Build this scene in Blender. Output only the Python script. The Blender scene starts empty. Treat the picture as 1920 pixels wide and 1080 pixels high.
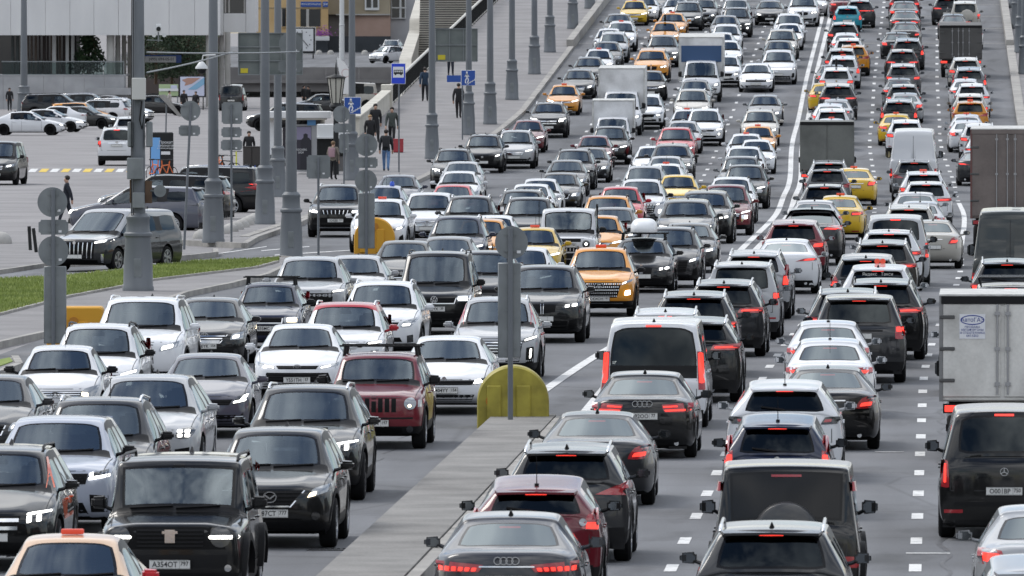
import bpy, bmesh, math, random
from mathutils import Vector, Matrix
from mathutils.bvhtree import BVHTree
R = math.radians
random.seed(7)
scn = bpy.context.scene
col = scn.collection

# ---------------------------------------------------------------- camera
FPX = 400 / 36 * 1920
CAMH = 7.7
PITCH = math.atan(525 / FPX)
cd = bpy.data.cameras.new('camera')
cam = bpy.data.objects.new('camera', cd)
col.objects.link(cam)
cd.lens = 400
cd.sensor_width = 36
cd.clip_start = 1
cd.clip_end = 6000
cam.location = (0, 0, CAMH)
cam.rotation_euler = (math.pi / 2 - PITCH, 0, 0)
cd.dof.use_dof = True
cd.dof.focus_distance = 270
cd.dof.aperture_fstop = 15
scn.camera = cam

# ---------------------------------------------------------------- sky, sun, exposure
SUN_EL, SUN_AZ = R(50), R(-55)      # azimuth measured from +Y towards +X
w = bpy.data.worlds.new('World')
scn.world = w
w.use_nodes = True
nt = w.node_tree
nt.nodes.clear()
N = nt.nodes.new
out = N('ShaderNodeOutputWorld')
bg = N('ShaderNodeBackground')
sky = N('ShaderNodeTexSky')
sky.sky_type = 'NISHITA'
sky.sun_disc = False
sky.sun_elevation = SUN_EL
sky.sun_rotation = SUN_AZ
sky.dust_density = .6
tc = N('ShaderNodeTexCoord')
# broken cloud deck, the same all round the dome
sep = N('ShaderNodeSeparateXYZ')
nt.links.new(tc.outputs['Generated'], sep.inputs[0])
zz = N('ShaderNodeMath'); zz.operation = 'ADD'; zz.inputs[1].default_value = .18
ab = N('ShaderNodeMath'); ab.operation = 'ABSOLUTE'
nt.links.new(sep.outputs[2], ab.inputs[0]); nt.links.new(ab.outputs[0], zz.inputs[0])
dv = N('ShaderNodeVectorMath'); dv.operation = 'DIVIDE'
nt.links.new(tc.outputs['Generated'], dv.inputs[0]); nt.links.new(zz.outputs[0], dv.inputs[1])
nz = N('ShaderNodeTexNoise'); nz.inputs['Scale'].default_value = 1.5
nz.inputs['Detail'].default_value = 6; nz.inputs['Roughness'].default_value = .58
nt.links.new(dv.outputs[0], nz.inputs['Vector'])
cr = N('ShaderNodeValToRGB')
cr.color_ramp.elements[0].position = .37
cr.color_ramp.elements[1].position = .56
nt.links.new(nz.outputs['Fac'], cr.inputs[0])
nz2 = N('ShaderNodeTexNoise'); nz2.inputs['Scale'].default_value = 2.2; nz2.inputs['Detail'].default_value = 3
nt.links.new(dv.outputs[0], nz2.inputs['Vector'])
cr2 = N('ShaderNodeValToRGB')
cr2.color_ramp.elements[0].position = .34; cr2.color_ramp.elements[0].color = (6.5, 7.1, 8.0, 1)
cr2.color_ramp.elements[1].position = .66; cr2.color_ramp.elements[1].color = (17.5, 17.6, 17.8, 1)
nt.links.new(nz2.outputs['Fac'], cr2.inputs[0])
# standard overcast law for the clouds: zenith three times as bright as the horizon
ov = N('ShaderNodeMath'); ov.operation = 'MULTIPLY_ADD'; ov.inputs[1].default_value = .75; ov.inputs[2].default_value = .5
nt.links.new(ab.outputs[0], ov.inputs[0])
cs = N('ShaderNodeVectorMath'); cs.operation = 'SCALE'
nt.links.new(cr2.outputs[0], cs.inputs[0]); nt.links.new(ov.outputs[0], cs.inputs['Scale'])
mx = N('ShaderNodeMix'); mx.data_type = 'RGBA'
nt.links.new(cr.outputs[0], mx.inputs['Factor'])
nt.links.new(sky.outputs[0], mx.inputs['A']); nt.links.new(cs.outputs[0], mx.inputs['B'])
nt.links.new(mx.outputs['Result'], bg.inputs[0])
bg.inputs[1].default_value = .115
nt.links.new(bg.outputs[0], out.inputs[0])
sd = bpy.data.lights.new('sun', 'SUN')
sun = bpy.data.objects.new('sun', sd)
col.objects.link(sun)
sd.energy = 1.5
sd.angle = R(25)
sd.color = (1, .96, .9)
dsun = Vector((math.sin(SUN_AZ) * math.cos(SUN_EL), math.cos(SUN_AZ) * math.cos(SUN_EL), math.sin(SUN_EL)))
sun.rotation_euler = dsun.to_track_quat('Z', 'Y').to_euler()
sun.location = (0, 0, 60)
vs = scn.view_settings
vs.view_transform = 'Standard'
vs.look = 'None'
vs.exposure = 0.25
vs.gamma = 1
vs.use_curve_mapping = False
scn.cycles.use_denoising = True
scn.cycles.max_bounces = 6
scn.cycles.transparent_max_bounces = 10
scn.cycles.caustics_reflective = False
scn.cycles.caustics_refractive = False
scn.cycles.sample_clamp_indirect = 4

# ---------------------------------------------------------------- road geometry
TH = math.tan(R(2.15))
def zroad(y):
    if y < 440: return 0.0
    if y < 580: return .039 * (y - 440) ** 2 / 280
    z = 2.73 + .039 * (y - 580)
    if y > 800:
        t = y - 800
        z -= min(.039 * t * t / 400, .039 * (t - 100) if t > 200 else 1e9)
    return z
def flat(y): return 0.0
def ray(px, py):
    dx = (px - 960) / FPX
    dz = -(py - 540) / FPX
    c, s = math.cos(PITCH), math.sin(PITCH)
    # camera forward tilts down by PITCH
    return Vector((dx, c + dz * s, -s + dz * c))
def hit(px, py, h=0.0, g=zroad):
    """world point where the pixel's ray is h metres above the ground g"""
    d = ray(px, py)
    f = lambda y: CAMH + d.z / d.y * y - g(y) - h
    a = 100.0
    b = a
    while b < 1500:
        b = a + 4
        if f(b) <= 0: break
        a = b
    for _ in range(30):
        m = (a + b) / 2
        if f(m) > 0: a = m
        else: b = m
    return Vector((d.x / d.y * b, b, g(b)))
def at(px, py, y):
    d = ray(px, py)
    return Vector((d.x / d.y * y, y, CAMH + d.z / d.y * y))
def scale(y): return FPX / y
def vx(v, y): return v + TH * (y - 572)          # lateral road coordinate -> X
HEAD = math.atan(TH)

# ---------------------------------------------------------------- materials
MATS = {}
def pbr(name, c, rough=.6, metal=0.0, emit=None, es=0.0, coat=0.0, spec=.5):
    if name in MATS: return MATS[name]
    m = bpy.data.materials.new(name); m.use_nodes = True
    b = m.node_tree.nodes['Principled BSDF']
    b.inputs['Base Color'].default_value = (*c, 1)
    b.inputs['Roughness'].default_value = rough
    b.inputs['Metallic'].default_value = metal
    b.inputs['Specular IOR Level'].default_value = spec
    b.inputs['Coat Weight'].default_value = coat
    if emit:
        b.inputs['Emission Color'].default_value = (*emit, 1)
        b.inputs['Emission Strength'].default_value = es
    MATS[name] = m
    return m
def noisy(name, c1, c2, scale=3.0, detail=6, rough=.8, bump=0.0, bscale=40, stretch=(1, 1, 1), lo=.35, hi=.65, fine=None, coords='Object', metal=0.0):
    """procedural two-tone surface with fine grain and bump"""
    if name in MATS: return MATS[name]
    m = bpy.data.materials.new(name); m.use_nodes = True
    t = m.node_tree; b = t.nodes['Principled BSDF']; n = t.nodes.new; lk = t.links.new
    tx = n('ShaderNodeTexCoord'); mp = n('ShaderNodeMapping'); mp.inputs['Scale'].default_value = stretch
    lk(tx.outputs[coords], mp.inputs[0])
    a = n('ShaderNodeTexNoise'); a.inputs['Scale'].default_value = scale; a.inputs['Detail'].default_value = detail
    lk(mp.outputs[0], a.inputs['Vector'])
    r = n('ShaderNodeValToRGB')
    r.color_ramp.elements[0].position = lo; r.color_ramp.elements[1].position = hi
    r.color_ramp.elements[0].color = (*c1, 1); r.color_ramp.elements[1].color = (*c2, 1)
    lk(a.outputs['Fac'], r.inputs[0])
    colr = r.outputs[0]
    g = n('ShaderNodeTexNoise'); g.inputs['Scale'].default_value = bscale; g.inputs['Detail'].default_value = 4
    lk(tx.outputs[coords], g.inputs['Vector'])
    if fine:
        mr = n('ShaderNodeMapRange'); mr.inputs['To Min'].default_value = 1 - fine; mr.inputs['To Max'].default_value = 1 + fine
        mr.inputs['From Min'].default_value = .3; mr.inputs['From Max'].default_value = .7
        lk(g.outputs['Fac'], mr.inputs[0])
        mm = n('ShaderNodeVectorMath'); mm.operation = 'SCALE'
        lk(colr, mm.inputs[0]); lk(mr.outputs[0], mm.inputs['Scale'])
        colr = mm.outputs[0]
    lk(colr, b.inputs['Base Color'])
    if bump:
        bp = n('ShaderNodeBump'); bp.inputs['Strength'].default_value = bump; bp.inputs['Distance'].default_value = .02
        lk(g.outputs['Fac'], bp.inputs['Height']); lk(bp.outputs[0], b.inputs['Normal'])
    b.inputs['Roughness'].default_value = rough
    b.inputs['Metallic'].default_value = metal
    MATS[name] = m
    return m
def paint_mat():
    """car paint: colour from the object, clear coat, road dust on the lower body"""
    m = bpy.data.materials.new('car_paint'); m.use_nodes = True
    t = m.node_tree; b = t.nodes['Principled BSDF']; n = t.nodes.new; lk = t.links.new
    oi = n('ShaderNodeObjectInfo'); tx = n('ShaderNodeTexCoord')
    sp = n('ShaderNodeSeparateXYZ'); lk(tx.outputs['Object'], sp.inputs[0])
    ns = n('ShaderNodeTexNoise'); ns.inputs['Scale'].default_value = 1.6; ns.inputs['Detail'].default_value = 2
    ad0 = n('ShaderNodeVectorMath'); ad0.operation = 'ADD'
    lk(tx.outputs['Object'], ad0.inputs[0]); lk(oi.outputs['Random'], ad0.inputs[1])
    lk(ad0.outputs[0], ns.inputs['Vector'])
    mr = n('ShaderNodeMapRange'); mr.inputs['From Min'].default_value = .95; mr.inputs['From Max'].default_value = .25
    mr.inputs['To Min'].default_value = 0; mr.inputs['To Max'].default_value = .2
    lk(sp.outputs[2], mr.inputs[0])
    mu = n('ShaderNodeMath'); mu.operation = 'MULTIPLY'; lk(mr.outputs[0], mu.inputs[0]); lk(ns.outputs['Fac'], mu.inputs[1])
    m2 = n('ShaderNodeMath'); m2.operation = 'MULTIPLY'; lk(mu.outputs[0], m2.inputs[0]); lk(oi.outputs['Random'], m2.inputs[1])
    ad = n('ShaderNodeMath'); ad.operation = 'MULTIPLY_ADD'; lk(mu.outputs[0], ad.inputs[0]); ad.inputs[1].default_value = .45; lk(m2.outputs[0], ad.inputs[2])
    mx = n('ShaderNodeMix'); mx.data_type = 'RGBA'
    lk(ad.outputs[0], mx.inputs['Factor']); lk(oi.outputs['Color'], mx.inputs['A']); mx.inputs['B'].default_value = (.068, .066, .063, 1)
    lk(mx.outputs['Result'], b.inputs['Base Color'])
    ra = n('ShaderNodeMath'); ra.operation = 'MULTIPLY_ADD'; lk(ad.outputs[0], ra.inputs[0]); ra.inputs[1].default_value = .7; ra.inputs[2].default_value = .32
    lk(ra.outputs[0], b.inputs['Roughness'])
    iv = n('ShaderNodeMath'); iv.operation = 'MULTIPLY_ADD'; lk(ad.outputs[0], iv.inputs[0]); iv.inputs[1].default_value = -1.6; iv.inputs[2].default_value = .95
    iv.use_clamp = True
    lk(iv.outputs[0], b.inputs['Coat Weight'])
    b.inputs['Coat Roughness'].default_value = .06
    b.inputs['Metallic'].default_value = .0
    b.inputs['Specular IOR Level'].default_value = .12
    MATS['paint'] = m
    return m
def glass_mat(name, tint, ior=1.75):
    m = bpy.data.materials.new(name); m.use_nodes = True
    t = m.node_tree; t.nodes.clear(); n = t.nodes.new; lk = t.links.new
    o = n('ShaderNodeOutputMaterial'); ms = n('ShaderNodeMixShader'); fr = n('ShaderNodeFresnel')
    fr.inputs['IOR'].default_value = ior
    tr = n('ShaderNodeBsdfTransparent'); tr.inputs[0].default_value = (*tint, 1)
    gl = n('ShaderNodeBsdfGlossy'); gl.inputs['Roughness'].default_value = .03
    gl.inputs[0].default_value = (.84, .95, 1, 1)
    lk(fr.outputs[0], ms.inputs[0]); lk(tr.outputs[0], ms.inputs[1]); lk(gl.outputs[0], ms.inputs[2])
    lk(ms.outputs[0], o.inputs[0])
    MATS[name] = m
    return m
paint_mat()
glass_mat('windshield_glass', (.66, .74, .75), 2.4)
glass_mat('privacy_glass', (.045, .05, .055), 1.5)
glass_mat('rear_glass', (.14, .16, .18), 2.1)
glass_mat('window_glass', (.40, .45, .47), 1.75)
M = MATS
pbr('trim', (.008, .008, .009), .45, spec=.22)
pbr('plastic', (.009, .009, .010), .65, spec=.22)
pbr('underside', (.006, .006, .006), .95, spec=.1)
pbr('rubber', (.011, .011, .012), .85, spec=.15)
pbr('rim_silver', (.42, .43, .45), .32, .8)
pbr('rim_dark', (.05, .05, .055), .4, .6)
pbr('chrome', (.75, .76, .78), .16, 1.0)
pbr('grille_black', (.004, .004, .0045), .5, spec=.15)
pbr('lamp_glass', (.30, .32, .34), .12, .3, coat=1)
pbr('lamp_dark', (.03, .032, .035), .12, .2, coat=1)
pbr('lamp_white', (.9, .9, .88), .3, emit=(1, .97, .9), es=4.5)
pbr('lamp_warm', (.9, .8, .6), .3, emit=(1, .82, .55), es=3.5)
pbr('lamp_red', (.33, .012, .018), .15, coat=1)
pbr('lamp_red_lit', (.6, .02, .02), .25, emit=(1, .055, .035), es=1.3)
pbr('lamp_amber', (.6, .2, .03), .25, emit=(1, .35, .05), es=1.6)
pbr('spare_cover', (.03, .03, .032), .3, coat=.4)
pbr('rear_black', (.004, .004, .005), .12, spec=.35)
pbr('mirror_glass', (.2, .22, .24), .05, 1.0)
pbr('frit', (.004, .004, .005), .15, spec=.3)
pbr('interior', (.028, .028, .03), .85, spec=.2)
pbr('interior_light', (.16, .145, .125), .8)
pbr('plate_white', (.62, .62, .6), .45)
pbr('ink', (.012, .012, .014), .6)
pbr('taxi_orange', (.62, .06, .03), .4, emit=(1, .1, .04), es=.1)

# ---------------------------------------------------------------- mesh helpers
def mesh_from(bm, name, mats, smooth=None):
    me = bpy.data.meshes.new(name)
    bm.to_mesh(me); bm.free()
    for m in (mats if isinstance(mats, (list, tuple)) else [mats]): me.materials.append(M[m] if isinstance(m, str) else m)
    if smooth is not None:
        me.shade_smooth()
        me.set_sharp_from_angle(angle=R(smooth))
    return me
def link(name, me, parent=None, loc=None, rot=None, color=None):
    o = bpy.data.objects.new(name, me)
    col.objects.link(o)
    if parent is not None: o.parent = parent
    if loc is not None: o.location = loc
    if rot is not None: o.rotation_euler = rot
    if color is not None: o.color = (*color, 1)
    return o
def tag(o, label=None, cat=None, group=None, kind=None):
    if label: o['label'] = label
    if cat: o['category'] = cat
    if group: o['group'] = group
    if kind: o['kind'] = kind
    return o
def empty(name, loc, rz=0.0, rx=0.0):
    o = bpy.data.objects.new(name, None); col.objects.link(o)
    o.location = loc; o.rotation_euler = (rx, 0, rz); o.empty_display_size = .2
    return o
def bbox(bm, c, s, mi=0, mtx=None):
    """axis aligned box, centre c, full size s"""
    vs_ = []
    for dz in (-.5, .5):
        for dx, dy in ((-.5, -.5), (.5, -.5), (.5, .5), (-.5, .5)):
            v = Vector((c[0] + dx * s[0], c[1] + dy * s[1], c[2] + dz * s[2]))
            vs_.append(bm.verts.new(mtx @ v if mtx else v))
    for f in ((3, 2, 1, 0), (4, 5, 6, 7), (0, 1, 5, 4), (1, 2, 6, 5), (2, 3, 7, 6), (3, 0, 4, 7)):
        bm.faces.new([vs_[i] for i in f]).material_index = mi
    return vs_
def tube(bm, pts, rads, n=8, mi=0, cap=True):
    rings = []
    for i, p in enumerate(pts):
        p = Vector(p)
        a = Vector(pts[max(0, i - 1)]); b = Vector(pts[min(len(pts) - 1, i + 1)])
        d = (b - a).normalized()
        u = d.cross(Vector((0, 0, 1)) if abs(d.z) < .9 else Vector((0, 1, 0))).normalized()
        v = d.cross(u)
        r = rads[i] if isinstance(rads, (list, tuple)) else rads
        rings.append([bm.verts.new(p + u * math.cos(t) * r + v * math.sin(t) * r) for t in [2 * math.pi * k / n for k in range(n)]])
    for a, b in zip(rings, rings[1:]):
        for k in range(n):
            bm.faces.new((a[k], a[(k + 1) % n], b[(k + 1) % n], b[k])).material_index = mi
    if cap:
        bm.faces.new(rings[0]).material_index = mi
        bm.faces.new(rings[-1][::-1]).material_index = mi
    return rings
def lathe(bm, prof, n=16, c=(0, 0, 0), mi=0):
    """revolve [(r, z)...] about a vertical axis through c"""
    rings = []
    for r, z in prof:
        rings.append([bm.verts.new((c[0] + r * math.cos(2 * math.pi * k / n), c[1] + r * math.sin(2 * math.pi * k / n), c[2] + z)) for k in range(n)])
    for a, b in zip(rings, rings[1:]):
        for k in range(n):
            bm.faces.new((a[k], a[(k + 1) % n], b[(k + 1) % n], b[k])).material_index = mi
    bm.faces.new(rings[0][::-1]).material_index = mi
    bm.faces.new(rings[-1]).material_index = mi
def disc(bm, c, r, thick, n=24, mi=0, axis='Y'):
    a = []; b = []
    for k in range(n):
        t = 2 * math.pi * k / n
        if axis == 'Y':
            a.append(bm.verts.new((c[0] + r * math.cos(t), c[1] - thick / 2, c[2] + r * math.sin(t))))
            b.append(bm.verts.new((c[0] + r * math.cos(t), c[1] + thick / 2, c[2] + r * math.sin(t))))
        else:
            a.append(bm.verts.new((c[0] - thick / 2, c[1] + r * math.cos(t), c[2] + r * math.sin(t))))
            b.append(bm.verts.new((c[0] + thick / 2, c[1] + r * math.cos(t), c[2] + r * math.sin(t))))
    bm.faces.new(a).material_index = mi
    bm.faces.new(b[::-1]).material_index = mi
    for k in range(n):
        bm.faces.new((a[k], b[k], b[(k + 1) % n], a[(k + 1) % n])).material_index = mi
def rbox(bm, c, s, r, mi=0, seg=2):
    vs_ = bbox(bm, c, s, mi)
    es = {e for v in vs_ for e in v.link_edges}
    bmesh.ops.bevel(bm, geom=list(es), offset=r, segments=seg, affect='EDGES', profile=.6)
_txt = {}
def text_mesh(s, size, mat, ext=.002, align='CENTER', spacing=1.0, bold=0.0):
    k = (s, size, mat, ext, align, spacing, bold)
    if k in _txt: return _txt[k]
    c = bpy.data.curves.new('lettering', 'FONT')
    c.body = s; c.size = size; c.extrude = ext; c.align_x = align; c.align_y = 'CENTER'; c.resolution_u = 2
    c.space_character = spacing; c.offset = bold
    o = bpy.data.objects.new('lettering_source', c)
    me = bpy.data.meshes.new_from_object(o)
    bpy.data.objects.remove(o); bpy.data.curves.remove(c)
    me.materials.clear(); me.materials.append(M[mat])
    _txt[k] = me
    return me
# ---------------------------------------------------------------- setting: plaza, road, ramp, pavements, markings
def bend(y):
    pts = ((0, 0), (230, 0), (350, 1.0), (420, 1.25), (470, 1.0), (550, .35), (620, .2), (2000, .2))
    for (a, p), (b, q) in zip(pts, pts[1:]):
        if y <= b:
            t = (y - a) / (b - a); t = t * t * (3 - 2 * t)
            return p + (q - p) * t
    return .2
def vl(y):     # left edge of the carriageway
    pts = ((0, .6), (300, .6), (375, -1.4), (432, -1.4), (572, .67), (3000, .67))
    for (a, p), (b, q) in zip(pts, pts[1:]):
        if y <= b: return p + (q - p) * (y - a) / (b - a)
VR = 25.3
def strip(name, v0, v1, ya, yb, dz, step, mat, skirt=None, parent=None, thick=None):
    """ribbon following the road between lateral limits v0(y), v1(y); optional solid skirt"""
    bm = bmesh.new(); prev = None
    f0 = v0 if callable(v0) else (lambda y: v0); f1 = v1 if callable(v1) else (lambda y: v1)
    fz = dz if callable(dz) else (lambda y: dz)
    n = max(1, int(math.ceil((yb - ya) / step)))
    for i in range(n + 1):
        y = ya + (yb - ya) * i / n
        z = zroad(y) + fz(y)
        a, b = vx(f0(y), y), vx(f1(y), y)
        cur = [bm.verts.new((a, y, z)), bm.verts.new((b, y, z))]
        if skirt is not None:
            zb = skirt if thick is None else z - thick
            cur += [bm.verts.new((b, y, zb)), bm.verts.new((a, y, zb))]
        if prev:
            for k in range(len(cur) if skirt is not None else 1):
                k2 = (k + 1) % len(cur)
                bm.faces.new((prev[k], prev[k2], cur[k2], cur[k]))
        else: first = cur
        prev = cur
    if skirt is not None:
        bm.faces.new(first); bm.faces.new(prev[::-1])
    bmesh.ops.recalc_face_normals(bm, faces=bm.faces)
    if skirt is None:
        for f in bm.faces:
            if f.normal.z < 0: f.normal_flip()
    return link(name, mesh_from(bm, name, mat), parent)
def asphalt():
    m = bpy.data.materials.new('asphalt'); m.use_nodes = True
    t = m.node_tree; b = t.nodes['Principled BSDF']; n = t.nodes.new; lk = t.links.new
    tx = n('ShaderNodeTexCoord')
    rot = n('ShaderNodeMapping'); rot.inputs['Rotation'].default_value = (0, 0, HEAD); lk(tx.outputs['Object'], rot.inputs[0])
    def noise(sc, det, st=(1, 1, 1)):
        mp = n('ShaderNodeMapping'); mp.inputs['Scale'].default_value = st; lk(rot.outputs[0], mp.inputs[0])
        x = n('ShaderNodeTexNoise'); x.inputs['Scale'].default_value = sc; x.inputs['Detail'].default_value = det; lk(mp.outputs[0], x.inputs['Vector']); return x.outputs['Fac']
    def rng(src, a, b_, c, d):
        r = n('ShaderNodeMapRange'); r.inputs[1].default_value = a; r.inputs[2].default_value = b_; r.inputs[3].default_value = c; r.inputs[4].default_value = d; lk(src, r.inputs[0]); return r.outputs[0]
    def mul(a, b_):
        x = n('ShaderNodeMath'); x.operation = 'MULTIPLY'; lk(a, x.inputs[0]); lk(b_, x.inputs[1]); return x.outputs[0]
    wear = rng(noise(.35, 5, (1.6, .10, 1)), .3, .7, .74, 1.2)        # streaks along the lanes
    blot = rng(noise(.16, 6), .35, .65, .76, 1.16)
    oil = rng(noise(.9, 4, (1, .22, 1)), .56, .72, 1, .58)
    grain = rng(noise(26, 3), .3, .7, .84, 1.16)
    sx = n('ShaderNodeSeparateXYZ'); lk(rot.outputs[0], sx.inputs[0])
    ph = n('ShaderNodeMath'); ph.operation = 'MULTIPLY_ADD'; ph.inputs[1].default_value = 2 * math.pi / 1.675; ph.inputs[2].default_value = 1.2; lk(sx.outputs[0], ph.inputs[0])
    sn = n('ShaderNodeMath'); sn.operation = 'SINE'; lk(ph.outputs[0], sn.inputs[0])
    track = rng(sn.outputs[0], -1, 1, .93, 1.05)                       # polished wheel tracks
    vo = n('ShaderNodeTexVoronoi'); vo.feature = 'DISTANCE_TO_EDGE'; vo.inputs['Scale'].default_value = .16; lk(rot.outputs[0], vo.inputs['Vector'])
    crack = rng(vo.outputs['Distance'], 0, .012, .72, 1)
    f = mul(mul(mul(wear, blot), mul(oil, grain)), mul(track, crack))
    sc = n('ShaderNodeVectorMath'); sc.operation = 'SCALE'; sc.inputs[0].default_value = (.122, .126, .136); lk(f, sc.inputs['Scale'])
    lk(sc.outputs[0], b.inputs['Base Color'])
    b.inputs['Roughness'].default_value = .78
    bp = n('ShaderNodeBump'); bp.inputs['Strength'].default_value = .25; bp.inputs['Distance'].default_value = .01
    lk(noise(60, 3), bp.inputs['Height']); lk(bp.outputs[0], b.inputs['Normal'])
    MATS['asphalt'] = m
asphalt()
noisy('plaza_paving', (.192, .184, .186), (.258, .247, .248), .25, 7, .85, .15, 18, fine=.12)
noisy('pavement', (.178, .171, .172), (.236, .227, .227), .4, 7, .85, .15, 22, fine=.12)
noisy('kerb_stone', (.25, .24, .225), (.36, .345, .32), 1.2, 6, .85, .2, 30, fine=.12)
noisy('median_concrete', (.165, .16, .152), (.24, .232, .22), .8, 8, .9, .25, 25, fine=.16)
noisy('paint_white', (.26, .26, .26), (.64, .64, .63), 3.5, 8, .7, .1, 40, lo=.30, hi=.46, fine=.12)
noisy('paint_yellow', (.55, .38, .04), (.68, .48, .06), 5, 5, .7)
bm = bmesh.new()
nx, ny = 8, 12
vs_ = [bm.verts.new(p) for p in ((-700, -900, -.02), (500, -900, -.02), (500, 3500, -.02), (-700, 3500, -.02))]
bm.faces.new(vs_)
tag(link('ground', mesh_from(bm, 'ground', 'plaza_paving')), kind='structure')
road = tag(strip('road', vl, VR, -250, 1150, 0.0, 4, 'asphalt'), kind='structure')
# solid embankment under the ramp so that the road never floats
tag(strip('embankment', lambda y: -6.25, lambda y: 31.9, 441, 1150, -.30, 8, 'median_concrete', skirt=-.4), kind='structure')
tag(strip('left_pavement', lambda y: -6.3, lambda y: vl(y) - .3, 377, 1140, .13, 4, 'pavement', skirt=0, thick=.30), kind='structure')
tag(strip('right_pavement', VR + .45, VR + 6.5, 100, 1140, .15, 5, 'pavement', skirt=0, thick=.30), kind='structure')
def kerb_run(name, va, vb, y0, y1, h, seg, mat='kerb_stone'):
    root = empty(name, (0, 0, 0)); tag(root, kind='structure')
    y = y0
    while y < y1 - .01:
        e = min(y + seg, y1)
        dz = random.uniform(-.008, .008)
        strip('kerb_block', va, vb, y + .012, e - .012, h + dz, 3, mat, skirt=0, parent=root, thick=h + .25)
        y = e
    return root
kerb_run('left_kerb', lambda y: vl(y) - .3, lambda y: vl(y), 377, 648, .15, 4.2)
kerb_run('left_parapet', lambda y: vl(y) - .42, lambda y: vl(y) - .02, 648, 850, .52, 7)
kerb_run('right_kerb', lambda y: VR, lambda y: VR + .45, 110, 648, .2, 5)
kerb_run('right_parapet', lambda y: VR - .02, lambda y: VR + .42, 648, 850, .5, 7)
# concrete median with its kerbs
med = empty('median', (0, 0, 0)); tag(med, kind='structure')
strip('median_top', 13.26, 14.42, 80, 209.5, .215, 6, 'median_concrete', skirt=0, parent=med, thick=.3)
y = 80
while y < 209:
    strip('median_kerb', 14.44, 14.62, y + .01, min(y + 3, 209.5) - .01, .20 + random.uniform(-.006, .006), 3, 'kerb_stone', skirt=0, parent=med, thick=.3)
    y += 3
# lane markings (each dash is a piece of paint on the road)
def line(f, w_, y0, y1, dz=.006, name='painted_line'):
    strip(name, lambda y: f(y) - w_ / 2, lambda y: f(y) + w_ / 2, y0, y1, dz, 4, 'paint_white', parent=road)
def dashes(f, w_, y0, y1, dash=2.0, period=8.0, skip=()):
    y = y0
    while y < y1:
        if not any(a < y < b for a, b in skip):
            line(f, w_ * random.uniform(.95, 1.05), y, y + dash * random.uniform(.95, 1.03), .006 if y < 350 else .012, 'lane_dash')
        y += period
V1 = lambda y: 17.8 + bend(y); V2 = lambda y: 21.15 + bend(y)
dashes(V1, .17, 147.3, 800)
dashes(V2, .17, 147.3, 800, skip=((366, 448),))
line(V2, .18, 366, 448, .012)
for v in (11.0, 7.65, 4.3): dashes(lambda y, v=v: v + .3 * bend(y), .16, 262, 800)
gl = lambda y: lerp_(13.35, 14.15, (y - 215) / 60) + bend(y) * (1 if y > 275 else max(0, (y - 215) / 60))
def lerp_(a, b, t): t = max(0, min(1, t)); return a + (b - a) * t
line(gl, .22, 219, 800, .012, 'centre_line')
line(lambda y: lerp_(14.75, 14.62, (y - 215) / 60) + bend(y), .22, 212, 800, .012, 'centre_line')
# sealed seams, scraped paint remains
noisy('tar', (.035, .036, .04), (.06, .061, .066), 3, 5, .55)
for v0, ya, yb in ((21.55, 146, 215), (18.35, 150, 190), (21.7, 222, 262), (16.1, 158, 240), (11.9, 168, 205)):
    y = ya
    while y < yb:
        l = random.uniform(3, 9); o_ = random.uniform(-.05, .05); w_ = random.uniform(.03, .08)
        strip('tar_seam', lambda q, o_=o_: v0 + o_ + .06 * math.sin(q * 1.3 + o_ * 40) - w_ / 2, lambda q, o_=o_: v0 + o_ + .06 * math.sin(q * 1.3 + o_ * 40) + w_ / 2, y, y + l, .004, .5, 'tar', parent=road)
        y += l + random.uniform(.5, 6)
for px, py, wd in ((1668, 848, .5), (1740, 1038, .62), (1000, 322, .9)):
    c_ = hit(px, py); bm = bmesh.new()
    bm.faces.new([bm.verts.new((c_.x + x, c_.y + y_, c_.z + .008)) for x, y_ in ((-wd / 2, -.1), (wd / 2, -.12), (wd / 2, .1), (-wd / 2, .12))])
    link('scraped_paint', mesh_from(bm, 'scraped_paint', 'paint_white'), road)
random.seed(11)
for i in range(26):      # repair patches
    y = random.uniform(150, 420); v0 = random.uniform(2, 24); l = random.uniform(1.5, 6); w_ = random.uniform(.5, 1.6)
    strip('asphalt_patch', v0 - w_ / 2, v0 + w_ / 2, y, y + l, .003, 2, noisy('patch_%d' % (i % 3), Vector((.085, .088, .095)) * (.85 + .2 * (i % 3)), Vector((.115, .118, .127)) * (.85 + .2 * (i % 3)), .8, 7, .8, .2, 30, fine=.14), parent=road)
# expansion joints of the bridge ramp
for yj in (655, 676, 694, 713, 731):
    strip('expansion_joint', lambda y: vl(y) + .05, VR - .05, yj, yj + .35, .008, 1, 'kerb_stone', parent=road)
# drain grating by the median
bm = bmesh.new()
g = hit(630, 1031)
for i in range(9): bbox(bm, (g.x - .35 + i * .085, g.y, .006), (.045, .45, .012), 0, None)
for s in (-.25, .25): bbox(bm, (g.x, g.y + s, .007), (.82, .05, .014))
tag(link('drain_grating', mesh_from(bm, 'drain_grating', pbr('cast_iron', (.05, .05, .052), .6, .5))), 'cast iron drain grating beside the concrete median', 'drain')
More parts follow.
